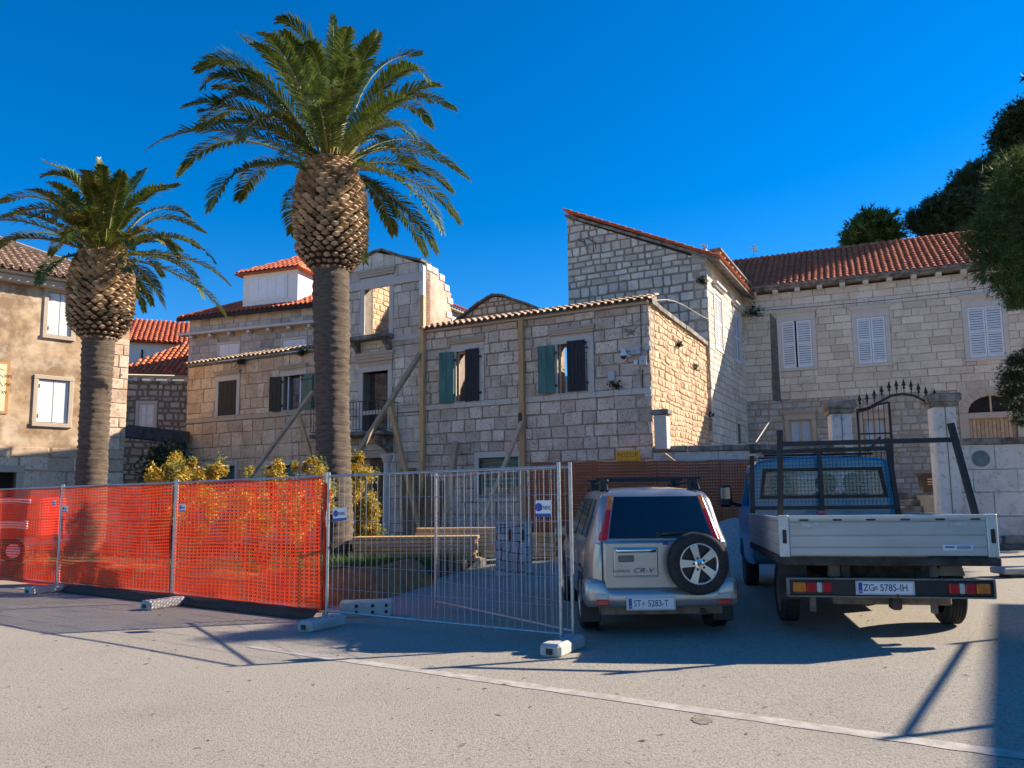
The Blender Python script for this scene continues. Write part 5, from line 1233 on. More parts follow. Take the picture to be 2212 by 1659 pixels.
# ================================================================== fence panels
FH = 1.96
tubeM = mesh_of(MB().path([(0, 0, 0), (0, 0, 1)], .0031, 5), 'wire', galv)
footM = MB(); footM.cbox(-.115, .115, -.34, .34, 0, .14, .03); foot_me = mesh_of(footM, 'foot_body', conc)
hole_me = mesh_of(MB().cbox(-.035, .035, -.015, .0, .02, .075, .004), 'foot_hole', blk)
hole_top = mesh_of(MB().lathe([(.022, 0), (.022, .003)], 10), 'foot_hole', blk)
def foot(p, ang, label, z=0.0):
    o = thing('concrete_foot', label, 'fence foot', Matrix.Translation((p.x, p.y, z)) @ Matrix.Rotation(ang, 4, 'Z'), (0, 0, 0), group='concrete feet of the site fence')
    inst('block', foot_me, o, I4); 
    for s_ in (-1, 1):
        inst('front_hole', hole_me, o, Matrix.Translation((0, -.341 * s_ if s_ > 0 else .356, .02)))
        for y in (-.12, .0, .12): inst('top_hole', hole_top, o, Matrix.Translation((.05 * s_, y, .139)))
    return o
def panel(A, B_, label, net=None, tags=(), z0=.12, feet=True, name='site_fence', extra=None):
    A = V((A.x, A.y, 0)); B_ = V((B_.x, B_.y, 0)); d = B_ - A; L = d.length; ang = math.atan2(d.y, d.x)
    Mf = Matrix.Translation(A) @ Matrix.Rotation(ang, 4, 'Z')
    o = thing(name, label, 'fence panel', Mf, (L / 2, 0, 0), group='wire fence panels round the site')
    for x in (0, L): b = MB(); b.path([(x, 0, .06), (x, 0, FH)], .021, 10); b.build('post', 'galvanised_steel', o, smooth=40)
    for z in (z0 + .03, FH - .05): b = MB(); b.path([(.02, 0, z), (L - .02, 0, z)], .0165, 8); b.build('rail', 'galvanised_steel', o, smooth=40)
    n = int(L / .1)
    for k in range(1, n): inst('wire', tubeM, o, Matrix.Translation((L * k / n, .004, z0 + .03)) @ Matrix.Diagonal((1, 1, FH - .08 - z0, 1)))
    me = mesh_of(MB().path([(0.02, -.004, 0), (L - .02, -.004, 0)], .0033, 5), 'cross_wire', galv)
    for k in range(1, 6): inst('cross_wire', me, o, Matrix.Translation((0, 0, z0 + .03 + (FH - .08 - z0) * k / 6)))
    if net:
        b = MB(); R = random.Random(int(L * 100)); nx = int(L / .052); nz = int((FH - .13 - z0) / .048); x0, x1 = .03, L - .03; zz0, zz1 = z0 - .02, FH - .085
        def pt(i, j):
            x = x0 + (x1 - x0) * i / nx; z = zz0 + (zz1 - zz0) * j / nz
            return V((x + .012 * noise.noise(V((x * 2, z * 2, 5))), -.028 + .022 * noise.noise(V((x * 1.6, z * 1.4, net))), z + .016 * noise.noise(V((x * 1.2, z * 2, 8))) - .012 * math.sin(x * 3)))
        G_ = [[pt(i, j) for i in range(nx + 1)] for j in range(nz + 1)]
        w = .0088; w2 = .0100
        for i in range(nx + 1):
            b.grid([q + V((s_, 0, 0)) for j in range(nz + 1) for q in (G_[j][i],) for s_ in (-w, w)], 2, nz + 1)
        for j in range(nz + 1):
            b.grid([q + V((0, -.001, s_)) for i in range(nx + 1) for q in (G_[j][i],) for s_ in (-w2, w2)], 2, nx + 1)
        b.build('orange_net', 'orange_netting', o, kind='stuff')
        b = MB(); R = random.Random(3)                       # gathered edge of the net wound on the posts
        for x in ((L,) if net < 3 else ()): pass
    for (x, z, w, h, tilt) in tags:
        Mt = Matrix.Translation((x, -.035, z)) @ Matrix.Rotation(tilt, 4, 'Y')
        b = MB(); b.cbox(-w / 2, w / 2, -.006, 0, -h / 2, h / 2, .003, Mt); t = b.build('tag_board', 'plate_white', o)
        b = MB(); b.box(-w / 2, w / 2, -.0085, -.0065, -h / 2, -h / 2 + h * .2, Mt); b.build('tag_stripe', 'sign_blue', t)
        b = MB(); b.lathe([(h * .26, 0), (h * .26, .002)], 16, Mt @ Matrix.Translation((-w * .28, -.0065, h * .08)) @ Matrix.Rotation(math.pi / 2, 4, 'X')); b.build('tag_logo', 'sign_blue', t)
        text('mec', h * .5, Mt @ Matrix.Translation((w * .14, -.0085, h * .08)) @ RX, MATS['dark_navy_print'], t, name='tag_lettering')
    return o
f0 = fp[0]; f1 = fp[1]; f2 = fp[2]; f3 = fp[3]; dd_ = (f3 - f1).normalized()
gap_ = .055
dA = (f1 - f0).normalized()
pa = f1 - dA * gap_ * 1.0
panel(pa, f0, 'bare wire gate panel in front, closest to the silver car', tags=((.26, 1.40, .26, .17, -.06), (2.0 + (pa - f0).length - 2.18, 1.46, .20, .18, 0)), z0=.1)
panel(f2 + (f1 - f2).normalized() * gap_, f1, 'orange netted fence panel nearest the bare gate panel', net=1, tags=((.22, 1.50, .18, .12, 0),))
panel(f3 + (f2 - f3).normalized() * gap_, f2, 'orange netted fence panel in front of the small palm', net=2, tags=((.16, 1.50, .18, .12, 0),))
f4 = f3 + (f3 - f2).normalized() * 3.5
panel(f4, f3, 'orange netted fence panel cut by the left edge', net=3, tags=((3.3, 1.62, .14, .09, 0),))
g1 = gz(941, 1322); g0 = f0 + V((.13, .06, 0))
panel(g1, g0, 'second bare wire panel folded back behind the gate panel', z0=.12)
for (p, px1, lab) in ((gz(694, 1360), (738, 1345), 'concrete fence foot under the joint of gate and orange panels'), (gz(350, 1314), (390, 1300), 'concrete fence foot between the two orange panels'), (gz(95, 1282), (118, 1272), 'pale concrete fence foot at the left, in sun'), (gz(1217, 1412), (1250, 1390), 'sunlit concrete fence foot at the free end of the gate panel')):
    q = gz(*px1); d = V((.45, .9, 0)); foot(V((p.x, p.y + .05, 0)), -math.atan2(d.x, d.y), lab)
# a spare foot standing on its side behind the gate
p = gz(792, 1335); o = thing('concrete_foot', 'spare concrete foot standing on edge behind the gate panel with round holes', 'fence foot', Matrix.Translation((p.x, p.y, 0)) @ Matrix.Rotation(.18, 4, 'Z'), (0, 0, 0))
b = MB(); b.cbox(-.36, .36, 0, .14, 0, .235, .03); b.build('block', 'concrete', o)
hm = mesh_of(MB().lathe([(.024, 0), (.024, .003)], 12), 'hole', blk)
for x in (-.14, .08, .26):
    for z in (.075, .16): inst('hole', hm, o, Matrix.Translation((x, .0, z)) @ RX)
# bunched net at the end post
b = MB(); R = random.Random(9); e1 = (f1 - f2).normalized()
for k in range(5):
    pts = [f1 + e1 * (-.02 + .02 * k + .03 * noise.noise(V((k, z * 3, 0)))) + V((R.uniform(-.01, .01), -.04 + .01 * k, .14 + z)) for z in [i * .12 for i in range(15)]]
    b.path(pts, .009, 4)
b.build('net_edge', 'orange_netting', label='orange net bunched and tied round the joint post', cat='netting')

# brown netting screen behind the car
b = MB(); X0 = atY(1146, 1000, 19.2).x; X1 = 6.9; yN = 19.2; zN = atY(1300, 1001, yN).z
nx, nz = 95, 33; R = random.Random(14)
def bp(i, j):
    x = X0 + (X1 - X0) * i / nx; z = .02 + (zN - .02) * j / nz
    return V((x, yN + .06 * noise.noise(V((x * 1.1, z * .8, 4))) + .05 * math.sin(x * 2.1), z + .02 * noise.noise(V((x * 1.5, 0, 1)))))
for layer, off in ((0, 0), (1, .10)):
    for i in range(nx + 1): b.grid([bp(i, j) + V((s_ + off * .25, off, 0)) for j in range(nz + 1) for s_ in (-.0135, .0135)], 2, nz + 1)
    for j in range(nz + 1): b.grid([bp(i, j) + V((0, off - .001, s_ + off * .3)) for i in range(nx + 1) for s_ in (-.0165, .0165)], 2, nx + 1)
sc = thing('netting_screen', 'brown plastic netting screen behind the silver car', 'netting', None, ((X0 + X1) / 2, yN, 0))
b.build('net', 'brown_netting', sc, kind='stuff')
k = X0
while k <= X1: b = MB(); b.path([(k, yN + .14, 0), (k, yN + .14, zN + .02)], .02, 6); b.build('stake', 'rusty_iron', sc); k += 1.55
us, zs = C.p(1357, 989, -.7); b = MB(); b.cbox(us - .34, us + .34, -.72, -.69, zs - .20, zs + .20, .006); ys = b.build('warning_sign', 'yellow_sign_paint', frame=C.M, label='yellow notice board just above the brown netting at the house corner', cat='sign')
for k in range(2): text(('POZOR', 'GRADILISTE')[k], (.17, .115)[k], C.M.inverted() @ C.M @ Matrix.Translation((us, -.722, zs + .07 - k * .17)) @ RX, mat('brown_print', (.20, .09, .01), None, rough=.6) if 'brown_print' not in MATS else MATS['brown_print'], ys)

# ================================================================== palms
def bez(p0, p1, p2, p3, t): s = 1 - t; return p0 * s ** 3 + p1 * (3 * s * s * t) + p2 * (3 * s * t * t) + p3 * t ** 3
def frond(parent, pts, m, seed, ll=.46, n=78, wid=.019):
    R = random.Random(seed); b = MB(); rb = MB(); p0, p1, p2, p3 = pts
    C_ = [bez(p0, p1, p2, p3, k / 14) for k in range(15)]
    rb.path(C_, .032, 4, .004)
    roll = R.uniform(-.25, .25)
    for k in range(n):
        t = .10 + .90 * k / (n - 1); p = bez(p0, p1, p2, p3, t); tg = (bez(p0, p1, p2, p3, min(1, t + .01)) - bez(p0, p1, p2, p3, t - .01)).normalized()
        sd_ = tg.cross(Z)
        if sd_.length < .15: sd_ = tg.cross(V((0, 1, 0)))
        sd_.normalize(); upv = sd_.cross(tg).normalized()
        prof = (math.sin(min(1, t * 1.15) * math.pi * .5) ** .6) * (1 - .72 * max(0, (t - .5) / .5) ** 1.5)
        for s_ in (-1, 1):
            l = ll * prof * R.uniform(.82, 1.1); fw = .55 + 1.0 * t; v = R.uniform(.05, .7)
            d = (sd_ * s_ * 1.0 + tg * fw + upv * v * (1 if t < .85 else .4)).normalized()
            q1 = p + d * l * .55; q2 = p + d * l + V((0, 0, -l * R.uniform(.05, .28)))
            wv = d.cross(upv).normalized() if d.cross(upv).length > .01 else tg; w = wid * R.uniform(.8, 1.2)
            b.add([p - wv * w * .5, p + wv * w * .5, q1 + wv * w, q2, q1 - wv * w], [(0, 1, 2, 4), (4, 2, 3)])
    o = b.build('frond', m, parent); rb.build('rachis', 'palm_rachis', o, smooth=1)
def palm(P0, zg, zboss, ztop, rt, rb, lean, label, fr, frame_Y, ll, seed, nscale=290, base_label=None):
    o = thing('palm_tree', label, 'palm tree', None, (P0.x, P0.y, zg)); R = random.Random(seed)
    top = P0 + lean
    def ax(z): t = (z - zg) / (ztop - zg); return V((P0.x + lean.x * t, P0.y + lean.y * t, z))
    b = MB(); P = []; n = 44; m_ = 110; z0 = zg - .1
    for j in range(m_ + 1):
        z = z0 + (zboss + .15 - z0) * j / m_; c = ax(z); r = rt * (1 + .22 * max(0, 1 - (z - zg) / .7) ** 2 + .05 * math.sin(z * 1.3)) * (1 + .045 * (j % 3 == 0) - .02 * (j % 3 == 1)) * (1 if z < zboss - .3 else 1 + .0 * (z - zboss))
        for k in range(n): a = 6.283 * k / n; rr = r * (1 + .05 * noise.noise(V((math.cos(a) * 2, math.sin(a) * 2, z * 2))) + .055 * noise.noise(V((a * 5, z * 14, 3)))); P.append((c.x + rr * math.cos(a), c.y + rr * math.sin(a), z))
    b.grid(P, n, m_ + 1, closed=True); b.build('trunk', 'palm_trunk_bark', o, smooth=1); n = 28
    def br(z):
        t = (z - zboss) / (ztop - zboss); t = max(0, min(1, t))
        if t < .22: return rt * 1.02 + (rb - rt * 1.02) * math.sin(t / .22 * math.pi / 2)
        if t < .6: return rb * (1 + .03 * math.sin((t - .22) / .38 * math.pi))
        return rb * (1 - .42 * ((t - .6) / .4) ** 1.8)
    b = MB(); P = []; m_ = 26
    for j in range(m_ + 1):
        z = zboss + (ztop - zboss) * j / m_; c = ax(z); r = br(z) - .05
        for k in range(n): a = 6.283 * k / n; P.append((c.x + r * math.cos(a), c.y + r * math.sin(a), z))
    b.grid(P, n, m_ + 1, closed=True); b.add(P[-n:], [tuple(range(n))]); b.build('crown_boss', 'boss_fibre', o, smooth=1)
    # cut leaf bases in a spiral
    L = []; nrow = int((ztop - zboss) / .105); per = max(12, int(2 * math.pi * rb / .21))
    for j in range(nrow):
        z = zboss + .02 + (ztop - zboss - .05) * j / nrow
        for k in range(per):
            a = 6.283 * (k + .5 * (j % 2)) / per + R.uniform(-.04, .04); f = (j / nrow); s = .62 + .5 * min(1, f * 2.2); s *= R.uniform(.85, 1.12)
            c = ax(z); r = br(z) - .035 + R.uniform(-.012, .02); L.append((a, z + R.uniform(-.015, .015), r, s, f, c))
    b0 = MB(); hw, hh, dp = .105, .066, .12
    b0.add([(0, -hw, 0), (0, 0, hh), (0, hw, 0), (0, 0, -hh * .9), (dp, -hw * .62, .0), (dp * .92, 0, hh * .62), (dp, hw * .62, .0), (dp * 1.08, 0, -hh * .5)], [(4, 5, 6, 7)[::-1], (0, 1, 5, 4), (1, 2, 6, 5), (2, 3, 7, 6), (3, 0, 4, 7)])
    me = mesh_of(b0, 'leaf_base', MATS['leaf_base'])
    Ms = []
    for a, z, r, s, f, c in L:
        Mx = Matrix.Translation((c.x + r * math.cos(a), c.y + r * math.sin(a), z)) @ Matrix.Rotation(a, 4, 'Z') @ Matrix.Rotation(-.28 - .22 * f, 4, 'Y') @ Matrix.Diagonal((s * (1 + .7 * max(0, f - .6)), s * 1.02, s, 1))
        Ms.append((math.cos(a) * (CAM.x - c.x) + math.sin(a) * (CAM.y - c.y), Mx))
    Ms.sort(key=lambda q: -q[0])
    for _, Mx in Ms[:nscale]: inst('leaf_base', me, o, Mx)
    b = MB(); [b.add(b0.v, b0.f, Mx) for _, Mx in Ms[nscale:]]; b.build('rear_leaf_bases', 'leaf_base', o, kind='stuff')
    # bare stubs and fruit stalks at the heart
    b = MB()
    for k in range(46):
        a = R.uniform(0, 6.283); r0 = R.uniform(.05, .5) * rb; c = ax(ztop - .1); e = R.uniform(.5, 1.3); d = V((math.cos(a) * math.cos(e), math.sin(a) * math.cos(e), math.sin(e)))
        p = c + V((math.cos(a) * r0, math.sin(a) * r0, 0)); b.path([p, p + d * R.uniform(.35, .8)], .028, 4, .01)
    b.build('heart_stalks', 'palm_rachis', o, kind='stuff')
    hub = ax(ztop)
    for i, f in enumerate(fr):
        tip, ca, cb, m, sgn = f
        b0_ = f[5] if len(f) > 5 else None
        Lp = 3.9 if ll > .5 else 3.1
        def P2(px): return atY(px[0], px[1], hub.y)
        t = P2(tip); pl = math.hypot(t.x - hub.x, t.z - hub.z); dy = sgn * min(2.6, math.sqrt(max(.05, Lp * Lp - pl * pl)) * .75) 
        def sh(px, k): q = atY(px[0], px[1], hub.y + dy * k); return q
        a = math.atan2(dy, t.x - hub.x); st_ = hub + V((math.cos(a) * rb * .42, math.sin(a) * rb * .42, -.12))
        # cubic through the marked places at a third and two thirds
        q1, q2, q3 = sh(ca, .38), sh(cb, .75), sh(tip, 1.0)
        c1_ = (q1 * 18 - q2 * 9 - st_ * 5 + q3 * 2) / 6; c2_ = (q2 * 18 - q1 * 9 + st_ * 2 - q3 * 5) / 6
        frond(o, (st_, c1_, c2_, q3), m, seed * 100 + i, ll=ll * R.uniform(.9, 1.05), n=112 if ll > .5 else 92)
    # inner and far fronds
    for k in range(30):
        a = R.uniform(0, 6.283); e = R.uniform(-.05, 1.15); Lp = (3.5 if ll > .5 else 2.7) * R.uniform(.75, 1.05)
        if abs(math.cos(a)) > .75 and e < .9: a += 1.2
        d = V((math.cos(a) * math.cos(e), math.sin(a) * math.cos(e), math.sin(e))); h = V((math.cos(a), math.sin(a), 0)); st_ = hub + h * rb * .3 - Z * .1
        q1 = st_ + d * Lp * .4 + Z * .15; q2 = st_ + d * Lp * .75 + h * .25 * Lp * .3 - Z * .05; q3 = st_ + d * Lp * .85 + h * Lp * .25 - Z * Lp * (.35 * (1.5 - e) * .7)
        frond(o, (st_, q1, q2, q3), 'yellowing_leaflet' if R.random() < .08 else 'palm_leaflet', seed * 200 + k, ll=ll * .95, n=84)
    return o
def zm(x, y): return ((400 + x * .4098) / 1.1573, (20 + y * .4098) / 1.1573)
F2 = 'palm_leaflet'; FY = 'yellowing_leaflet'
spec2 = [((110, 1015), (600, 825), (330, 835), F2, 1), ((300, 1235), (610, 960), (410, 1045), F2, -1), ((480, 1165), (700, 940), (560, 1030), F2, 1), ((230, 740), (620, 650), (380, 640), F2, 1), ((270, 480), (660, 540), (400, 420), F2, -1),
         ((225, 375), (620, 430), (390, 320), F2, 1), ((490, 165), (790, 440), (620, 250), F2, 1), ((725, 80), (970, 420), (860, 150), F2, -1), ((835, 270), (985, 480), (925, 255), F2, -1), ((1055, 50), (1045, 560), (1055, 300), F2, 1),
         ((1325, 160), (1140, 560), (1230, 330), F2, -1), ((1300, 320), (1140, 600), (1230, 420), F2, 1), ((1590, 275), (1240, 500), (1420, 315), F2, 1), ((1630, 440), (1280, 580), (1480, 385), F2, -1), ((1800, 615), (1350, 640), (1570, 545), F2, 1),
         ((1660, 720), (1350, 660), (1520, 600), F2, 1), ((1545, 785), (1270, 760), (1420, 710), F2, -1), ((1880, 1040), (1330, 870), (1610, 885), F2, 1), ((1548, 985), (1350, 850), (1480, 890), F2, 1), ((1715, 1355), (1350, 1000), (1560, 1130), F2, -1),
         ((1425, 1375), (1270, 1080), (1370, 1220), F2, 1), ((490, 805), (760, 690), (590, 680), FY, -1), ((1150, 270), (1080, 620), (1110, 430), FY, -1), ((900, 1000), (860, 860), (800, 900), F2, -1), ((260, 620), (600, 560), (400, 560), F2, -1), ((800, 1370), (840, 1130), (810, 1250), F2, 1)]
fr2 = [(zm(*a), zm(*b_), zm(*c_), m, s_) for a, b_, c_, m, s_ in spec2]
Pm = atY(724, 1205, 17.4); zg2 = zG0; X2 = atY(712, 600, 17.4).x; zb2 = atY(708, 588, 17.4).z; zt2_ = atY(710, 352, 17.4).z
base2 = V((atY(722, 1205, 17.4).x, 17.4, zg2)); topx = atY(712, 360, 17.4).x
palm(base2, zg2, zb2, zt2_, .385, .73, V((topx - base2.x, 0, 0)), 'tall Canary date palm with a huge trimmed crown boss in the middle of the garden', fr2, 17.4, .58, 2)
def z1_(x, y): return ((x * .25316) / 1.1573, (380 + y * .25316) / 1.1573)
spec1 = [((10, 490), (560, 530), (230, 440), F2, 1), ((50, 630), (640, 620), (340, 560), F2, -1), ((0, 930), (560, 820), (200, 830), F2, 1), ((380, 1300), (640, 1040), (480, 1130), F2, -1), ((430, 80), (820, 380), (620, 170), F2, 1), ((430, 230), (840, 440), (640, 240), F2, -1),
         ((980, 70), (1050, 500), (1020, 270), F2, 1), ((1200, 200), (1120, 560), (1170, 350), F2, -1), ((1440, 160), (1210, 560), (1330, 300), F2, 1), ((1760, 320), (1300, 560), (1520, 390), F2, -1), ((1870, 640), (1380, 660), (1650, 560), F2, 1), ((2020, 790), (1500, 680), (1800, 680), F2, 1),
         ((2120, 1090), (1480, 850), (1850, 880), F2, -1), ((1770, 1060), (1400, 850), (1620, 880), F2, 1), ((2000, 1430), (1450, 1020), (1780, 1130), F2, -1), ((1640, 1560), (1330, 1130), (1480, 1250), F2, 1), ((640, 860), (900, 760), (740, 730), FY, -1), ((1600, 900), (1300, 820), (1450, 770), FY, -1),
         ((850, 250), (1000, 600), (940, 400), FY, -1), ((500, 1010), (800, 880), (620, 880), F2, 1), ((1260, 1180), (1230, 950), (1260, 1060), FY, -1)]
fr1 = [(z1_(*a), z1_(*b_), z1_(*c_), m, s_) for a, b_, c_, m, s_ in spec1]
Y1 = 19.8; base1 = V((atY(190, 1180, Y1).x, Y1, zG0)); tx = atY(222, 560, Y1).x
palm(base1, zG0, atY(210, 735, Y1).z, atY(222, 545, Y1).z, .36, .70, V((tx - base1.x, 0, 0)), 'shorter Canary date palm with a rounded crown boss in front of the ochre house', fr1, Y1, .46, 3)

# ================================================================== bushes, trees
def leafcloud(b, c, r, n, R, size=.05, el_=(1, 1, 1), shell=.5):
    for _ in range(n):
        d = V((R.gauss(0, .5), R.gauss(0, .5), R.gauss(0, .5)))
        if d.length > 1.25: d = d.normalized() * R.uniform(.8, 1.25)
        p = V((c[0] + d.x * r * el_[0], c[1] + d.y * r * el_[1], c[2] + d.z * r * el_[2])); s = size * R.uniform(.55, 1.35)
        a = V((R.gauss(0, 1), R.gauss(0, 1), R.gauss(0, .6))).normalized(); e = a.orthogonal().normalized()
        b.add([p - a * s, p + e * s * .5, p + a * s, p - e * s * .5], [(0, 1, 2, 3)])
def bush(label, clumps, stems, base, seed, m1='yellow_leaf', m2='olive_leaf', n=420):
    o = thing('shrub', label, 'shrub', None, base); R = random.Random(seed); tw = MB()
    for mm, fr_, nm, sz in ((m1, 1.0, 'yellow_leaves', .030), (m2, .45, 'green_leaves', .028)):
        b = MB()
        for (c, r) in clumps:
            for _ in range(3):
                c2 = V(c) + V((R.gauss(0, .5) * r, R.gauss(0, .5) * r, R.gauss(0, .55) * r)); leafcloud(b, c2, r * .55, int(n * fr_ * r / .35), R, sz, (1, 1, 1.4))
                if nm[0] == 'y': tw.path([V(c) - V((0, 0, r)), c2], .006, 3, .003, caps=False)
        b.build(nm, mm, o, kind='stuff')
    tw.build('twigs', 'bark', o, kind='stuff')
    for s0, s1 in stems: b = MB(); b.path([s0, (V(s0) + V(s1)) / 2 + V((R.uniform(-.1, .1), 0, 0)), s1], .016, 5, .006); b.build('stem', 'bark', o)
R = random.Random(31); cl = []; stm = []
for k in range(26):
    px = R.uniform(350, 690); py = R.uniform(1018, 1110) if k % 3 else R.uniform(1020, 1170); p = atY(px, py, 14.9 + R.uniform(-.5, .5)); cl.append((p, R.uniform(.16, .30)))
for px, py in ((400, 990), (372, 1000), (420, 985), (480, 1002), (640, 1000), (675, 985), (660, 1000), (540, 1008), (350, 1010)): cl.append((atY(px + R.uniform(-5, 5), py + 10, 14.8), .075))
bs = atY(420, 1190, 14.9); b2s = atY(560, 1190, 14.9); b3 = atY(500, 1190, 14.9)
for c, r in cl[:18]: q = min((bs, b2s, b3), key=lambda s: abs(s.x - c.x)); stm.append((V((q.x, q.y, zG0)), c))
bush('big yellow leaved shrub behind the orange netting', cl, stm, (b3.x, 14.9, zG0), 5)
cl = []; stm = []; R = random.Random(41)
for k in range(20):
    t = R.random(); px = 762 + 45 * R.random() * (1 if t < .3 else 1.25) - 20 * (1 - t); py = 1015 + t * 140; cl.append((atY(px, py, 18.0), R.uniform(.16, .28)))
for px, py in ((765, 990), (770, 1010), (690, 1000), (795, 1165), (805, 1150)): cl.append((atY(px, py, 18.1), .15))
for c, r in cl[:8]: stm.append((V((atY(745, 1190, 18).x, 18.0, zG0)), c))
bush('yellow leaved shrub right behind the big palm trunk', cl, stm, (atY(745, 1190, 18).x, 18.0, zG0), 6)
b = MB(); R = random.Random(12); o = thing('shrub', 'dark evergreen shrub in the alley under the stone beam', 'shrub', None, (atY(360, 1080, 26).x, 26, 0))
for k in range(16): p = atY(R.uniform(325, 392), R.uniform(965, 1080), 26); leafcloud(b, p, .45, 260, R, .07)
b.build('foliage', 'dark_leaf', o, kind='stuff'); b = MB(); p = atY(365, 1080, 26); b.path([(p.x, 26, 0), (p.x, 26, 2.6)], .05, 6, .02); b.build('stem', 'bark', o)

def tuft_cloud(b, c, r, n, R, L, w, el_=(1, 1, 1), shell=.4, nb=6, droop=0.0):
    "sprays of needles"
    for _ in range(n):
        d = V((R.gauss(0, 1), R.gauss(0, 1), R.gauss(0, 1))).normalized(); rr = r * (shell + (1 - shell) * R.random() ** .5) * R.choice((R.uniform(.8, 1.1), R.uniform(.9, 1.5)))
        p = V((c[0] + d.x * rr * el_[0], c[1] + d.y * rr * el_[1], c[2] + d.z * rr * el_[2])); ax_ = (d + V((R.gauss(0, .4), R.gauss(0, .4), R.gauss(.2, .4) - droop))).normalized()
        o1 = ax_.orthogonal().normalized(); o2 = ax_.cross(o1)
        for k in range(nb):
            a = 6.283 * k / nb + R.random(); q = (ax_ * R.uniform(.5, 1.2) + (o1 * math.cos(a) + o2 * math.sin(a)) * .75).normalized() * L * R.uniform(.7, 1.2); s = q.cross(ax_)
            s = s.normalized() * w if s.length > 1e-5 else o1 * w
            b.add([p - s, p + s, p + q], [(0, 1, 2)])
def pine(label, trunk, clumps, seed, m='pine_needle', n=330, L=.28, w=.022, droop=0.0, name='pine_tree', dens=1.0):
    R = random.Random(seed); t0, t1, rad = trunk; o = thing(name, label, 'tree', None, t0); b = MB()
    b.path([t0, V(t0).lerp(V(t1), .5) + V((R.uniform(-.3, .3), R.uniform(-.3, .3), 0)), t1], rad, 9, rad * .35); b.build('trunk', 'bark', o, smooth=1)
    for i, (c, r) in enumerate(clumps):
        if i % 2 == 0: b = MB(); f = R.uniform(.4, .95); s = V(t0).lerp(V(t1), f); b.path([s, (s + V(c)) / 2 + V((0, 0, -.2)), V(c)], rad * .3, 5, .02); b.build('branch', 'bark', o)
    mes = []; rm = sum(r for c, r in clumps) / len(clumps)
    for v in range(4):
        b = MB(); tuft_cloud(b, (0, 0, 0), 1.0, int(n * dens * rm * rm) + 20, R, L / rm, w / rm, (1, 1, .75), .3, 6, droop); mes.append(mesh_of(b, 'bough', MATS[m]))
    for i, (c, r) in enumerate(clumps):
        inst('bough', mes[i % 4], o, Matrix.Translation(V(c)) @ Matrix.Rotation(R.uniform(0, 6.28), 4, 'Z') @ Matrix.Diagonal((r * R.uniform(.85, 1.2), r * R.uniform(.85, 1.2), r * R.uniform(.8, 1.15), 1)))
# near pine at the right edge (also throws the shade over the parked cars)
R = random.Random(61); cl = []
cc = V((10.7, 13.35, 6.3))
for k in range(74):
    d = V((R.gauss(0, 1), R.gauss(0, 1), R.gauss(0, .8))).normalized(); rr = R.uniform(.25, 1) ** .6
    cl.append((cc + V((d.x * 1.7 * rr, d.y * 1.8 * rr, d.z * 1.5 * rr)), R.uniform(.32, .62)))
for px, py, r in ((2170, 430, .34), (2148, 480, .34), (2140, 530, .34), (2165, 575, .36), (2185, 615, .34), (2190, 390, .40), (2122, 500, .3), (2205, 355, .35), (2205, 640, .25), (2195, 655, .16)): cl.append((atY(px, py, 12.6), r))
pine('large near pine whose drooping green boughs enter at the right edge', (V((10.6, 13.6, 0)), V((10.2, 13.4, 7.2)), .2), cl, 62, m='near_pine_needle', n=1500, L=.17, w=.009, droop=.5)
# second pine further right, for the shade on the street
cl = []
for k in range(60):
    d = V((R.gauss(0, 1), R.gauss(0, 1), R.gauss(0, .8))).normalized(); rr = R.uniform(.3, 1) ** .6
    cl.append((V((16.6, 18.3, 9.2)) + V((d.x * 3.0 * rr, d.y * 3.0 * rr, d.z * 2.6 * rr)), R.uniform(.8, 1.1)))
pine('pine standing out of view to the right of the square', (V((17, 18.6, 0)), V((16.8, 18.4, 11)), .3), cl, 63, n=500, L=.3, w=.03)
# dark pines on the slope behind the right house
cl = []; R = random.Random(71); Yp = 43
for px, py, r in ((1985, 478, 1.0), (2015, 470, 1.2), (2045, 452, 1.4), (2070, 430, 1.3), (2095, 405, 1.5), (2120, 380, 1.3), (2150, 370, 1.4), (2060, 480, 1.4), (2100, 470, 1.8), (2140, 430, 1.8), (2025, 495, 1.2), (2180, 300, 1.3), (2200, 255, 1.2), (2170, 285, .9), (2210, 330, 1.4), (2225, 240, 1.3), (2190, 380, 1.6), (2010, 440, .5), (2085, 385, .6), (2160, 340, .8)):
    cl.append((atY(px, py, Yp + R.uniform(-1.5, 1.5)), r * .74))
for k in range(26): cl.append((V((R.uniform(32, 42), R.uniform(41, 48), R.uniform(12, 23))), R.uniform(1.3, 2.0)))
pine('tall dark pines on the slope above the right end of the red roof', (V((31, 44, 0)), V((29, 43.5, 22)), .45), cl, 72, n=420, L=.42, w=.045)
cl = []
for px, py, r in ((1882, 492, 1.1), (1870, 510, 1.0), (1900, 508, 1.0), (1880, 475, .7), (1915, 495, .6), (1860, 505, .6), (1892, 472, .45), (1850, 520, .7), (1918, 515, .6), (1875, 468, .35)): cl.append((atY(px, py, 42), r))
p = atY(1884, 500, 42)
pine('small lighter green tree top peeking over the middle of the red roof', (V((p.x, 42, 0)), p, .2), cl, 73, m='near_pine_needle', n=300, L=.34, w=.05, name='round_tree')
# conifer branch in front of the arched doorway
cl = []
for px, py, r in ((2200, 800, .35), (2190, 830, .35), (2205, 860, .4), (2195, 780, .2), (2215, 770, .3), (2180, 850, .2), (2210, 900, .3), (2185, 815, .2)): cl.append((atY(px, py, 19.6), r))
for k in range(14): cl.append((V((14.6 + R.uniform(-.6, .6), 19.9 + R.uniform(-.5, .5), R.uniform(2.6, 6.0))), R.uniform(.4, .6)))
pine('dark cypress branches at the right edge in front of the arched doorway', (V((14.6, 20, 0)), V((14.6, 20, 6.2)), .12), cl, 74, n=1500, L=.13, w=.010, name='cypress_tree')
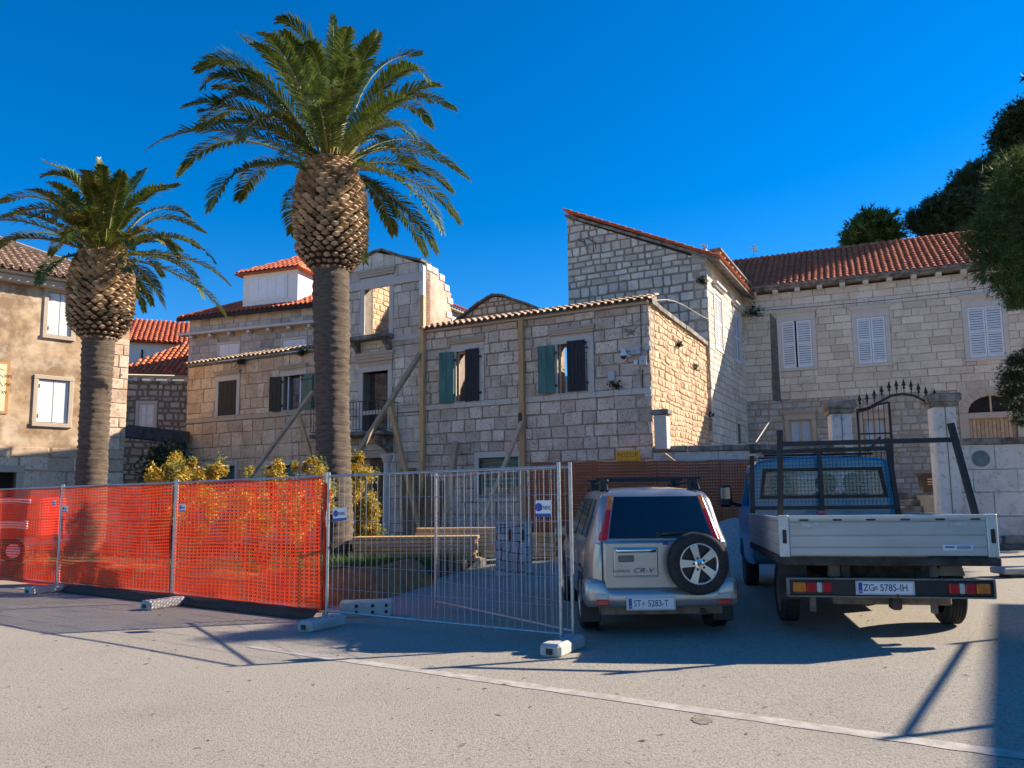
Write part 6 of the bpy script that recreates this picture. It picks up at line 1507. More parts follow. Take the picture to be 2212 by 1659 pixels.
# tall pines out of view which shade the red roof
cl = []
for k in range(46): cl.append((V((R.uniform(33, 46), R.uniform(39, 46), R.uniform(17, 29))), R.uniform(1.4, 2.1)))
pine('row of tall pines out of view beyond the right house', (V((39, 42, 0)), V((39, 42, 24)), .5), cl, 75, n=260, L=.45, w=.07)
# house out of view at the right whose shadow falls across the street
sh = SUNV; k_ = 7.2 / sh.z
e0 = V((5.48, 9.96, 0)) + V((sh.x, sh.y, 0)) * k_; e1_ = V((2.47, 4.71, 0)) + V((sh.x, sh.y, 0)) * k_
ed = (e0 - e1_).normalized(); e1_ = e1_ - ed * 9
Hf = Fr(e0.x, e0.y, -ed.x, -ed.y)
hl = (e0 - e1_).length
ho = thing('corner_house', 'plastered house out of view at the right side of the square', 'house', Hf.M, (0, 0, 0))
b = MB(); b.box(.1, hl, .25, 8, 0, 7.0); b.build('wall', 'ochre_plaster', ho)
b = MB(); b.prism([(-.1, 0), (4.1, 2.2), (8.3, 0)], 0, hl + .2, Matrix.Rotation(math.pi / 2, 4, 'Z') @ Matrix.Translation((0, -hl - .2, 7.0)) ); b.build('roof', 'terracotta_tile', ho)
for k in range(5):
    b = MB(); b.cbox(1.5 + k * 2.8, 2.5 + k * 2.8, .2, .3, 4.2, 5.7, .01); b.build('window', 'white_paint', ho)
# steel frame added out of view at the right: its bar and posts throw the thin shadows on the street
kk = 3.0 / SUNV.z; q0 = V((4.28, 7.94, 0)) + V((SUNV.x, SUNV.y, 0)) * kk; q1 = V((2.48, 5.25, 0)) + V((SUNV.x, SUNV.y, 0)) * kk
go = thing('shadow_frame', 'tall steel frame out of view at the right, added for its thin shadows', 'frame', None, (q0 + q1) / 2)
b = MB(); b.bar(q0 + Z * 3, q1 + Z * 3, .04); b.build('top_bar', 'galvanised_steel', go)
for q in (q0, q1): b = MB(); b.path([q, q + Z * 3.1], .035, 8); b.build('post', 'galvanised_steel', go)
# dry leaves blown over the road
b = MB(); R = random.Random(19)
for k in range(150):
    x = R.uniform(-6, 5.5); y = R.uniform(3.6, 12); 
    if k % 3 == 0: x = R.uniform(-5, 0)
    a = R.uniform(0, 6.28); l = R.uniform(.012, .035); w = l * .35; z = RZ(x, y) + .004; dx, dy = math.cos(a), math.sin(a)
    b.add([(x - dx * l, y - dy * l, z), (x - dy * w, y + dx * w, z + .006), (x + dx * l, y + dy * l, z + .003), (x + dy * w, y - dx * w, z)], [(0, 3, 2, 1)])
b.build('dry_leaves', mat('dry_leaf', (.16, .10, .06), (.26, .17, .10), scale=30, vary=.3), kind='stuff')
# weeds on walls
u, z = C.p(1362, 720); wtuft(u, 0, z, 34, .42, 'dry_stalk', 'dry brown shrub growing from the wall above the security camera', seed=1)
u, z = C.p(1328, 838); wtuft(u, -.03, z, 14, .26, 'dark_leaf', 'small green plant on the string course below the pale box', seed=2, leaf=True)
u, z = C.p(528, 782); wtuft(u, -.1, z - .05, 26, .34, 'dark_leaf', 'dark green fern hanging from the left house eaves', seed=3, leaf=True, droop=.9)
u, z = C.p(660, 765); wtuft(u, -.1, z, 20, .26, 'dark_leaf', 'green fern under the eaves beside the big palm', seed=4, leaf=True, droop=.8)
for i, (px, py, s_) in enumerate(((1480, 770, .3), (1500, 795, .2), (1520, 825, .22), (1462, 745, .2), (1497, 740, .24), (1533, 900, .2), (1513, 893, .25))):
    y, z = C.side(px, py, 0); wtuft(y, -.02, z, 12, s_, 'dark_leaf' if i % 2 else 'dry_stalk', ('weed on the sunlit rubble wall, ' + ('highest of the right hand ones', 'dry tuft in the middle of the wall', 'leafy tuft right of the middle', 'dry tuft nearest the coping at the left', 'small leafy tuft just under the coping', 'dry tuft low by the doorway', 'leafy tuft lowest above the forecourt wall')[i]), seed=10 + i, leaf=bool(i % 2), frame=C.M @ S90)
u, z = Rh.p(1628, 680); wtuft(u, -.1, z, 40, .5, 'dark_leaf', 'dark bushy weed in the corner under the right house gutter', seed=20, leaf=True, frame=Rh.M)
u, z = T.p(1519, 612); wtuft(u, -.03, z, 26, .3, 'dark_leaf', 'black weed clump near the right edge of the tall gable', seed=21, leaf=True, frame=T.M)
u, z = C.p(605, 772); wtuft(u, .3, z + .1, 14, .3, 'dry_stalk', 'dry grass on the left house eaves', seed=22)
# red machine at the left edge, behind the netting
p = gz(18, 1222, zG0); mo = thing('site_trailer', 'small red and white site trailer with one wheel behind the netting at the left edge', 'trailer', None, (p.x, p.y + .6, zG0))
z1 = atY(20, 1075, p.y).z
b = MB(); b.cbox(p.x - 1.6, p.x + .5, p.y + .2, p.y + 1.2, zG0 + .55, z1, .05); b.build('trailer_box', 'red_machine_paint', mo)
b = MB(); b.cbox(p.x - 1.6, p.x + .28, p.y + .15, p.y + .2, z1 - .12, z1 - .03, .01); b.build('top_band', 'white_paint', mo)
b = MB(); b.cbox(p.x - .5, p.x + .26, p.y + .13, p.y + .2, zG0 + .75, zG0 + .92, .01); b.build('white_panel', 'white_paint', mo)
b = MB(); Mw = Matrix.Translation((p.x + .06, p.y + .1, zG0 + .30)) @ RX; b.lathe([(.16, -.07), (.26, -.07), (.28, 0), (.26, .07), (.16, .07)], 20, Mw); w_ = b.build('wheel', 'tyre_rubber', mo, smooth=40)
b = MB(); b.lathe([(.15, .0), (.15, .075), (.04, .09)], 16, Mw); b.build('rim', 'white_paint', w_)
# wall cables
a = V(atY(1100, 842, 25)); cable([Bh.M @ V((-.2, -.05, Bh.p(250, 808)[1])), C.M @ V((uL + .05, -.1, C.p(406, 813)[1]))], .02, 'pale cable strung across the alley from the ochre house')
pts = []
A_ = C.M @ V((-.1, .3, zE + .1)); B2 = T.M @ V((.1, .2, T.p(1541, 690)[1]))
for k in range(9): t = k / 8; q = A_.lerp(B2, t); q.z += .5 * math.sin(t * 3.14) * (1 - t); pts.append(q)
cable(pts, .014, 'pale cable looping from the right house corner to the tall gable house')
A_ = Rh.M @ V((1.3, -.1, Rh.p(1692, 865)[1])); B2 = Q.M @ V((Q.u(1640), .1, zw + .05)); cable([A_, A_.lerp(B2, .5) - Z * .1, B2], .016, 'pale rope slanting down from the right house to the forecourt wall')

# ================================================================== vehicles
def loft(secs, mirror=True):
    "secs: list of (y, [(x,z)...]) half sections from the bottom centre line up to the top centre line"
    b = MB(); P = []; n = None
    for y, pts in secs:
        full = [(x, z) for x, z in pts] + [(-x, z) for x, z in pts[::-1] if abs(x) > 1e-6]
        n = len(full); P += [(x, y, z) for x, z in full]
    m_ = len(secs); F = []
    for i in range(m_ - 1):
        for k in range(n): F.append((i * n + k, i * n + (k + 1) % n, (i + 1) * n + (k + 1) % n, (i + 1) * n + k)[::1])
    F.append(tuple(range(n - 1, -1, -1))); F.append(tuple((m_ - 1) * n + k for k in range(n)))
    b.add(P, F); return b
def fixn(me):
    import bmesh
    bm = bmesh.new(); bm.from_mesh(me); bmesh.ops.recalc_face_normals(bm, faces=bm.faces); bm.to_mesh(me); bm.free()
def cut(o, cutters, smooth=35):
    for c in cutters:
        me = bpy.data.meshes.new('c'); me.from_pydata(c.v, [], c.f); fixn(me)
        co_ = bpy.data.objects.new('c', me); COL.objects.link(co_); co_.matrix_world = (o.parent.matrix_world if o.parent else I4)
        bpy.context.view_layer.update()
        md = o.modifiers.new('b', 'BOOLEAN'); md.operation = 'DIFFERENCE'; md.object = co_; md.solver = 'EXACT'
        nm = bpy.data.meshes.new_from_object(o.evaluated_get(bpy.context.evaluated_depsgraph_get()))
        o.modifiers.remove(md); o.data = nm; bpy.data.objects.remove(co_)
    o.data.shade_smooth(); o.data.set_sharp_from_angle(angle=math.radians(smooth))
RY = Matrix.Rotation(math.pi / 2, 4, 'Y')
def wheel(parent, x, y, r, w, side, spokes=6, rim='alloy_wheel', M0=None):
    M = (M0 or Matrix.Translation((x, y, r))) @ (RY if M0 is None else I4)
    b = MB(); h = w / 2
    prof = [(r * .655, -h * .9), (r * .78, -h), (r * .93, -h * .96), (r * .985, -h * .8)]
    for k in range(5): q = -h * .62 + k * h * .31; prof += [(r, q - h * .10), (r, q + h * .10), (r * .972, q + h * .13), (r * .972, q + h * .18)]
    prof += [(r * .985, h * .8), (r * .93, h * .96), (r * .78, h), (r * .655, h * .9)]
    b.lathe(prof, 32, M, caps=False); t = b.build('wheel', 'tyre_rubber', parent, smooth=40)
    s = h * .80 * side; b = MB()
    b.lathe([(r * .595, s * .3), (r * .60, s * 1.02), (r * .63, s * 1.12), (r * .665, s * 1.1), (r * .665, s * .3)][::-1][::(1 if side > 0 else -1)], 28, M, caps=False)
    b.lathe([(.001, s * .93), (r * .13, s * .93), (r * .16, s * .8), (r * .16, s * .3)][::(1 if side > 0 else -1)], 14, M)
    for k in range(spokes):
        a = 6.283 * k / spokes + .3
        for da in (-.115, .115):
            p = M @ V((r * .10 * math.cos(a + da * 2), r * .10 * math.sin(a + da * 2), s * .86)); q = M @ V((r * .62 * math.cos(a + da), r * .62 * math.sin(a + da), s * .92)); ax = (M.to_3x3() @ V((0, 0, 1))); b.bar(p, q, r * .125, .03, up=ax)
    b.build('rim', rim, t, smooth=30)
    b = MB(); b.lathe([(.001, s * .25), (r * .62, s * .25)], 20, M, caps=False); b.build('rim_shade', 'black_plastic', t)
    return t

# ---------------- silver off-road estate
cx_, cy_ = 1.63, 8.76
CM = Matrix.Translation((cx_, cy_, G(cx_, 9.5) - .005)) @ Matrix.Rotation(.012, 4, 'Z') @ Matrix.Diagonal((.955, .97, 1.0, 1))
car = thing('parked_car', 'silver compact off-road car with a spare wheel on its tailgate, seen from behind', 'car', CM, (0, 0, 0))
def csec(hw, zb, zbelt, wr, zr, wb=None):
    wb = wb or hw * .955
    g1 = (wb + (wr - wb) * .5, zbelt + (zr - .07 - zbelt) * .5)
    return [(0, zb), (hw * .86, zb), (hw * .955, zb + .06), (hw * .99, zb + .2), (hw, .68), (hw * .985, .86), (wb, zbelt), g1, (wr + .012, zr - .075), (wr - .03, zr - .028), (wr * .82, zr - .008), (wr * .45, zr + .012), (0, zr + .018)]
S_ = [(.075, csec(.74, .40, 1.0, .69, 1.055)), (.10, csec(.79, .36, 1.02, .715, 1.10)), (.16, csec(.82, .34, 1.03, .70, 1.22)), (.25, csec(.845, .32, 1.03, .675, 1.41)), (.315, csec(.855, .32, 1.03, .655, 1.535)), (.36, csec(.86, .32, 1.03, .65, 1.575)),
      (.5, csec(.868, .30, 1.03, .645, 1.61)), (.9, csec(.875, .30, 1.02, .64, 1.635)), (1.5, csec(.875, .28, 1.01, .64, 1.645)), (2.2, csec(.875, .28, 1.0, .63, 1.635)), (2.5, csec(.873, .28, 1.0, .61, 1.58)), (2.85, csec(.87, .28, .99, .63, 1.36)),
      (3.2, csec(.868, .28, .97, .66, 1.10)), (3.6, csec(.86, .28, .93, .62, 1.03)), (4.1, csec(.83, .30, .86, .56, .93)), (4.35, csec(.74, .34, .76, .5, .80))]
bb = loft(S_); body = bb.build('body', 'silver_car_paint', car); fixn(body.data)
cts = []
for yy in (.78, 3.40):
    for sx in (-1, 1): c = MB(); c.lathe([(.40, 0), (.40, .30)], 30, Matrix.Translation((sx * .99 - (.30 if sx > 0 else 0), yy, .36)) @ RY); cts.append(c)
cut(body, cts, 30)
b = MB()
for yy in (.78, 3.40):
    for sx in (-1, 1): b.lathe([(.395, 0), (.395, .02)], 24, Matrix.Translation((sx * .70, yy, .36)) @ RY)
b.build('wheel_arch_liner', 'black_plastic', car)
for yy in (.78, 3.40):
    for sx in (-1, 1): wheel(car, sx * .775, yy, .345, .225, sx, 5)
def yb(z):                                            # rear window slope
    Ls = [(1.0, .060), (1.073, .075), (1.118, .10), (1.238, .16), (1.428, .25), (1.553, .315), (1.6, .36)]
    for (a, p), (c, q) in zip(Ls, Ls[1:]):
        if a <= z <= c: return p + (q - p) * (z - a) / (c - a)
    return .36
def wb_(z): return .60 + (z - 1.07) * (.50 - .60) / .45
b = MB(); P = []
zs_ = [1.07 + .46 * k / 5 for k in range(6)]
for z in zs_:
    for k in range(9):
        t = -1 + 2 * k / 8; P.append((t * wb_(z), yb(z) - .020 + .022 * t * t * t * t, z))
b.grid(P, 9, 6); b.build('rear_window', 'privacy_glass', car, smooth=1)
for s_ in (-1, 1):
    for z0_, z1_s, mt, nm in ((1.05, 1.385, 'red_lens', 'tail_light'), (1.385, 1.545, 'amber_lens', 'indicator_light')):
        b = MB(); P = []
        for k in range(5):
            z = z0_ + (z1_s - z0_) * k / 4 ; w = wb_(z) + .014
            ww_ = .125 - .035 * (z - 1.05) / .5
            for (a, dy) in ((0, -.02), (.45, -.018), (.8, .015), (1, .06)): P.append((s_ * (w + ww_ * a), yb(z) + dy + .02, z))
            P.append((s_ * (w + ww_ * .5), yb(z) + .09, z))
        b.grid(P, 5, 5, closed=True); b.add([P[k] for k in range(5)], [tuple(range(5))]); b.add([P[-5 + k] for k in range(5)], [tuple(range(5))])
        o = b.build(nm, mt, car, smooth=30); fixn(o.data)
# tailgate lines, handle panel, badges
b = MB(); yf = .064
for (x0, z0_, x1, z1_s) in ((-.685, 1.05, -.685, .60), (.685, 1.05, .685, .60), (-.685, .60, -.60, .50), (.685, .60, .60, .50), (-.60, .50, .60, .50)): b.bar((x0, yf + .004, z0_), (x1, yf + .004, z1_s), .009, .012, up=(0, 1, 0))
b.build('tailgate_seam', 'black_plastic', car)
b = MB(); b.cbox(-.68, .68, .045, .12, .505, 1.045, .03); b.build('tailgate', 'silver_car_paint', car, smooth=30, bevel=.012)
b = MB(); b.cbox(-.56, -.03, .034, .06, .645, .975, .02); pn = b.build('number_plate_recess', 'silver_car_paint', car, bevel=.008)
b = MB(); b.cbox(-.53, -.06, .005, .05, .915, .965, .016); b.build('handle', 'chrome', car, smooth=1)
b = MB(); b.cbox(-.50, -.32, .028, .036, .815, .885, .01); b.build('handle_cup', 'grey_trim_plastic', car)
text('HONDA', .042, Matrix.Translation((-.47, .030, .715)) @ RX, MATS['black_print'], car, name='badge_lettering', sx=1.25)
text('CR-V', .072, Matrix.Translation((-.22, .030, .72)) @ RX, MATS['black_print'], car, name='badge_lettering', sx=1.45, shear=.3)
b = MB(); b.cbox(.02, .085, .036, .046, .995, 1.025, .004); b.build('small_badge', 'sign_blue', car)
# bumper
b = MB(); P = []; pth = []
for k in range(29): x = -.80 + 1.6 * k / 28; pth.append((x, -.02 + .05 * abs(x / .8) ** 3, 0, -1))
for s_ in (1, -1):
    arc = [(s_ * (.80 + .095 * math.sin(t)), .03 + .095 - .095 * math.cos(t), s_ * math.sin(t), -math.cos(t)) for t in (.3, .6, .95, 1.3, 1.57)] + [(s_ * .898, .22, s_, 0), (s_ * .895, .33, s_, 0), (s_ * .885, .40, s_, 0)]
    pth = pth + arc if s_ > 0 else arc[::-1] + pth
for (x, yr, nx_, ny_) in pth:
    e = max(0, min(1, (abs(x) - .60) / .12)); e = e * e * (3 - 2 * e); zt = .515 + .115 * e
    for (dn, z) in ((-.22, .32), (-.04, .33), (-.010, .36), (0, .42), (-.003, zt - .05), (-.018, zt - .015), (-.05, zt), (-.22, zt + .01)): P.append((x + nx_ * dn, yr + ny_ * dn, z))
b.grid(P, 8, len(pth))
bmp = b.build('bumper', 'silver_car_paint', car, smooth=50); fixn(bmp.data)
for s_ in (-1, 1):
    x0 = s_ * .70; b = MB(); b.cbox(x0 - .075, x0 + .075, -.012, .05, .415, .475, .008); b.build('reversing_light', 'clear_lens', bmp)
    b = MB(); b.cbox(x0 - .075, x0 + .075, -.014, .05, .352, .412, .008); b.build('fog_light', 'red_lens', bmp)
def plate(parent, xc, z, y, txt1, txt2, w=.52, h=.112, tilt=0):
    M = Matrix.Translation((xc, y, z)) @ Matrix.Rotation(tilt, 4, 'X'); b = MB(); b.cbox(-w / 2 - .02, w / 2 + .02, -.004, .012, -h / 2 - .015, h / 2 + .015, .004, M); pl = b.build('number_plate_holder', 'clear_lens', parent)
    b = MB(); b.cbox(-w / 2, w / 2, -.008, -.002, -h / 2, h / 2, .003, M); p = b.build('number_plate', 'plate_white', parent)
    b = MB(); b.box(-w / 2 + .004, -w / 2 + .042, -.0095, -.0075, -h / 2 + .004, h / 2 - .004, M); b.build('blue_strip', 'sign_blue', p)
    text('HR', .022, M @ Matrix.Translation((-w / 2 + .023, -.010, -h * .28)) @ RX, MATS['plate_white'], p, name='country_letters')
    y_ = -.0095; text(txt1, .098, M @ Matrix.Translation((-w * .30, y_, 0)) @ RX, MATS['black_print'], p, name='plate_lettering', sx=.82, depth=.0012)
    text(txt2, .098, M @ Matrix.Translation((w * .155, y_, 0)) @ RX, MATS['black_print'], p, name='plate_lettering', sx=.82, depth=.0012)
    b = MB(); cx0 = -w * .17
    for i in range(3):
        for j in range(4):
            if (i + j) % 2 == 0: b.box(cx0 - .015 + i * .010, cx0 - .005 + i * .010, -.0105, -.008, -.02 + j * .010, -.01 + j * .010, M)
    b.build('coat_of_arms', 'red_print', p); return p
plate(car, -.15, .372, -.028, 'ST', '5283-T', tilt=-.05)
b = MB(); b.box(-.7, .7, .12, .7, .24, .34); b.build('underbody', 'dusty_brown_metal', car)
b = MB(); b.lathe([(.10, -.16), (.13, -.13), (.13, .13), (.10, .16)], 14, Matrix.Translation((.46, .30, .285)) @ RY @ Matrix.Diagonal((.62, 1.1, 1, 1))); b.build('silencer', 'dusty_brown_metal', car, smooth=40)
b = MB(); b.path([(.47, .2, .28), (.47, .02, .27)], .03, 12); b.build('exhaust_pipe', 'rusty_iron', car, smooth=40)
b = MB(); b.lathe([(.024, 0), (.024, .002)], 12, Matrix.Translation((.47, .018, .27)) @ RX); b.build('exhaust_mouth', 'black_print', car)
for s_ in (-1, 1): b = MB(); b.cbox(s_ * .79 - .12, s_ * .79 + .12, .40, .42, .12, .36, .008); b.build('mud_flap', 'black_plastic', car)
# spare wheel
sp = wheel(car, 0, 0, .335, .20, 1, 5, M0=Matrix.Translation((.385, -.075, .80)) @ RX @ Matrix.Rotation(.31, 4, 'Z'))
b = MB(); Ms_ = Matrix.Translation((.385, -.075, .80)) @ RX
b.lathe([(.05, .075), (.05, .095), (.03, .10)], 14, Ms_); b.build('hub_cap', 'chrome', sp)
b = MB(); [b.lathe([(.013, .08), (.013, .098)], 8, Ms_ @ Matrix.Translation((.062 * math.cos(6.283 * k / 5 + .6), .062 * math.sin(6.283 * k / 5 + .6), 0))) for k in range(5)]; b.build('wheel_nut', 'black_plastic', sp)
text('H', .05, Matrix.Translation((.385, -.182, .80)) @ RX, MATS['black_print'], sp, name='hub_emblem', sx=1.1)
# wiper, roof rails and bars
b = MB(); b.lathe([(.03, 0), (.03, .03)], 10, Matrix.Translation((-.03, .09, 1.105)) @ RX); b.bar((-.03, .055, 1.105), (.18, .062, 1.12), .018, .012); b.bar((.02, .045, 1.128), (.42, .055, 1.135), .012, .01); b.build('wiper', 'black_plastic', car)
for s_ in (-1, 1):
    b = MB(); b.path([(s_ * .56, .42, 1.60), (s_ * .56, .50, 1.665), (s_ * .56, .8, 1.70), (s_ * .56, 2.1, 1.70), (s_ * .56, 2.4, 1.62)], .02, 8); rl = b.build('roof_rail', 'black_plastic', car, smooth=40)
    for yy in (.72, 1.75): b = MB(); b.cbox(s_ * .56 - .06, s_ * .56 + .06, yy - .05, yy + .05, 1.60, 1.74, .015); b.build('rack_foot', 'black_plastic', rl)
for yy in (.72, 1.75): b = MB(); b.cbox(-.66, .66, yy - .018, yy + .018, 1.735, 1.765, .006); b.build('roof_bar', 'black_plastic', car)
# left and right side glass
def sx_(z, y, hw=.868): wb0 = hw * .955; return wb0 + (.652 - wb0) * (z - 1.03) / (1.545 - 1.03)
for s_ in (-1, 1):
    for q in ([(.50, 1.07), (.92, 1.07), (.92, 1.50), (.60, 1.50)], [(1.00, 1.07), (1.72, 1.07), (1.68, 1.52), (1.00, 1.52)], [(1.80, 1.06), (2.72, 1.06), (2.32, 1.50), (1.76, 1.52)]):
        b = MB(); P = [(s_ * (sx_(z, y) + .014), y, z) for y, z in q]; b.add(P + [(x - s_ * .02, y, z) for x, y, z in P], [(0, 1, 2, 3), (7, 6, 5, 4), (0, 4, 5, 1), (1, 5, 6, 2), (2, 6, 7, 3), (3, 7, 4, 0)]); o = b.build('side_window', 'privacy_glass', car); fixn(o.data)
    b = MB()
    for yy in (.98, 1.76): b.bar((s_ * .872, yy, .98), (s_ * .870, yy, .36), .008, .012, up=(1, 0, 0))
    b.bar((s_ * .878, .5, .70), (s_ * .878, 3.0, .66), .05, .012, up=(1, 0, 0)); b.build('side_trim', 'grey_trim_plastic', car)
    b = MB(); 
    for yy in (1.15, 2.0): b.cbox(s_ * .872 - .02, s_ * .872 + .02, yy, yy + .14, .86, .89, .006)
    b.build('door_handle', 'silver_car_paint', car)
    b = MB(); b.cbox(s_ * .97 - .09, s_ * .97 + .09, 2.55, 2.64, 1.0, 1.14, .03); mr = b.build('wing_mirror', 'silver_car_paint', car); b = MB(); b.box(s_ * .97 - .075, s_ * .97 + .075, 2.545, 2.549, 1.015, 1.125); b.build('mirror_glass', 'reflecting_window_glass', mr)

# ---------------- blue flatbed truck
tx0 = atY(1673, 1150, 8.3); yaw = -.19
TMo = Matrix.Translation((3.80, 8.13, G(4, 9) + .03)) @ Matrix.Rotation(yaw, 4, 'Z')
tr = thing('flatbed_truck', 'blue flatbed truck with grey drop sides and a black ladder frame, seen from behind', 'truck', TMo, (0, 0, 0))
BW = 1.04; z0_, z1_s = .80, 1.205; BL = 3.05
# bed
b = MB(); b.cbox(-BW, BW, .0, BL, z0_ - .09, z0_, .01); b.build('bed_floor', 'grimy_underframe', tr)
b = MB(); b.box(-BW + .02, BW - .02, .02, BL, z0_ + .001, z0_ + .01); b.build('bed_deck', 'weathered_timber', tr)
def board(M, L, name, nrib=3, fine=False):
    b = MB(); h = z1_s - z0_; b.box(0, L, .012, .03, .004, h - .004, M)
    edges = [0, h * .27, h * .60, h * .88, h] if not fine else [0, h * .22, h * .52, h * .87, h]
    for k in range(4): b.cbox(.004, L - .004, 0 if k != 3 else -.006, .02, edges[k] + .004, edges[k + 1] - .004, .006, M)
    if fine:
        for k in range(6): z = h * (.56 + .05 * k); b.box(.02, L - .02, -.004, .001, z, z + h * .02, M)
    return b.build(name, 'grey_alloy_panel', tr)
tg = board(Matrix.Translation((-BW + .10, -.02, z0_)), 2 * BW - .20, 'tailgate', fine=True)
for s_ in (-1, 1):
    b = MB(); x = s_ * (BW - .05); b.cbox(x - .05, x + .05, -.028, .06, z0_ - .01, z1_s + .015, .008); po = b.build('corner_post', 'pale_alloy_edge', tr)
    b = MB(); b.cbox(x - .02, x + .02, -.036, -.026, z0_ + .13, z0_ + .27, .004); b.build('latch', 'grimy_underframe', po)
    Ms_ = Matrix.Translation((s_ * BW, .05 if s_ < 0 else .05, z0_)) @ (Matrix.Rotation(-math.pi / 2, 4, 'Z') @ Matrix.Translation((-BL + .05, 0, 0)) if s_ < 0 else Matrix.Rotation(math.pi / 2, 4, 'Z'))
    board(Ms_, BL - .05, 'side_board')
b = MB(); b.cbox(-BW + .1, BW - .1, -.03, .012, z1_s - .03, z1_s + .012, .006); b.build('top_edge', 'pale_alloy_edge', tr)
for k in range(6):
    x = -BW + .25 + k * (2 * BW - .45) / 5; b = MB(); b.cbox(x - .045, x + .045, -.034, -.022, z1_s - .045, z1_s - .028, .004); b.build('catch', 'grimy_underframe', tg)
b = MB(); b.box(BW - .52, BW - .24, -.0292, -.026, z0_ + .06, z0_ + .115); st_k = b.build('sticker', 'plate_white', tg)
b = MB(); b.box(BW - .50, BW - .41, -.031, -.0293, z0_ + .085, z0_ + .10); 
for k in range(3): b.box(BW - .39, BW - .26, -.031, -.0293, z0_ + .072 + k * .013, z0_ + .079 + k * .013)
b.build('sticker_print', 'sign_blue', st_k)
for x0 in (-BW + .22, BW - .45): b = MB(); b.box(x0, x0 + .18, -.0285, -.02, z1_s - .105, z1_s - .06); b.build('reflector', 'galvanised_steel', tg)
b = MB(); b.cbox(-BW - .01, BW + .01, -.03, .10, z0_ - .095, z0_ - .012, .01); b.build('rear_crossbeam', 'grimy_underframe', tr)
# chassis and light bar
b = MB(); b.box(-.42, -.34, .1, 4.6, .48, .70); b.box(.34, .42, .1, 4.6, .48, .70); b.box(-.42, .42, .3, .38, .50, .68); b.build('chassis_rail', 'grimy_underframe', tr)
b = MB(); b.box(-.6, .75, 2.2, 2.9, .30, .72); b.build('side_tank', 'grimy_underframe', tr)
b = MB(); b.cbox(-.97, .97, .0, .07, .40, .565, .01); lb = b.build('light_bar', 'black_plastic', tr)
b = MB(); b.cbox(-.98, .98, -.025, .09, .385, .402, .004); b.cbox(-.98, .98, -.02, .08, .562, .578, .004); b.cbox(-.985, -.962, -.02, .08, .39, .575, .004); b.cbox(.965, .985, -.02, .08, .39, .575, .004); b.build('bar_edge', 'mudguard_beige', lb)
for s_ in (-1, 1):
    xs = [(.93, .80, 'amber_lens'), (.80, .70, 'red_lens'), (.70, .645, 'clear_lens'), (.645, .55, 'red_lens')]
    for a, c, m_ in xs: b = MB(); x0, x1 = sorted((s_ * a, s_ * c)); b.cbox(x0 + .002, x1 - .002, -.04, .005, .435, .535, .008); b.build('tail_light' if m_ != 'clear_lens' else 'reversing_light', m_, lb)
plate(lb, -.04, .483, -.012, 'ZG', '5785-IH')
b = MB(); b.cbox(-.52, .62, .12, .2, .30, .40, .015); b.build('tow_bar', 'dusty_brown_metal', tr)
b = MB(); b.cbox(.02, .12, .0, .16, .26, .38, .02); b.ball((.07, .0, .40), .03); b.build('tow_hitch', 'rusty_iron', tr, smooth=40)
for x in (-.72, .45): b = MB(); b.cbox(x - .03, x + .03, .1, .16, .22, .40, .008); b.build('bracket', 'dusty_brown_metal', tr)
for s_, w0 in ((-1, .24), (1, .06)):
    b = MB(); xo = s_ * .47; b.prism([(xo - .06, .575), (xo + .06, .575), (xo + .05, .72), (xo - .05, .72)], .2, .3); b.build('support_bracket', 'mudguard_beige', tr)
b = MB(); b.prism([(.46, .58), (.82, .58), (.76, .80)], .30, .9); b.build('mudguard', 'mudguard_beige', tr)
b = MB(); b.prism([(-1.00, .30), (-.70, .30), (-.70, .76), (-1.00, .76)], .50, .52); b.build('mud_flap', 'black_plastic', tr)
b = MB(); b.path([(.44, .75, .34), (.9, .75, .34)], .07, 10); b.path([(-.9, .95, .34), (.9, .95, .34)], .06, 10); b.ball((.0, .95, .34), .16); b.build('rear_axle', 'rusty_iron', tr, smooth=40)
for s_ in (-1, 1):
    wheel(tr, s_ * .85, .98, .345, .205, s_, 0, rim='grey_trim_plastic'); wheel(tr, s_ * .88, 4.70, .345, .205, s_, 0, rim='grey_trim_plastic')
# cab
def tsec(hw0, hw1, zb, zr, belt=1.25):
    w = lambda z: hw0 + (hw1 - hw0) * max(0, (z - belt)) / max(.01, (zr - belt))
    zs = [zb, zb + .08, .7, 1.0, belt, belt + (zr - belt) * .35, belt + (zr - belt) * .7, zr - .09]
    return [(0, zb)] + [(w(z) if i else w(z) * .96, z) for i, z in enumerate(zs)] + [(w(zr) - .04, zr - .03), (w(zr) * .8, zr), (0, zr + .03)]
yc = 3.16
S_ = [(yc, tsec(.985, .89, .55, 1.93)), (yc + .04, tsec(1.0, .905, .5, 1.965)), (yc + .3, tsec(1.0, .91, .45, 1.985)), (yc + 1.1, tsec(1.0, .90, .42, 1.985)), (yc + 1.35, tsec(1.0, .87, .42, 1.93)), (yc + 1.75, tsec(1.0, .86, .42, 1.62)), (yc + 2.05, tsec(.99, .84, .42, 1.30, 1.15)), (yc + 2.5, tsec(.95, .80, .42, 1.10, 1.0)), (yc + 2.75, tsec(.85, .7, .42, .98, .9))]
bb = loft(S_); cab = bb.build('cab', 'blue_truck_paint', tr); fixn(cab.data)
cts = []
for sx in (-1, 1): c = MB(); c.lathe([(.42, 0), (.42, .32)], 30, Matrix.Translation((sx * 1.05 - (.32 if sx > 0 else 0), 4.70, .36)) @ RY); cts.append(c)
c = MB(); c.box(-.90, .90, yc + .06, yc + 1.55, .75, 1.88); cts.append(c)                    # cabin space
c = MB(); c.prism([(-.83, 1.43), (.83, 1.43), (.77, 1.80), (-.77, 1.80)], yc - .1, yc + .2); cts.append(c)   # rear window
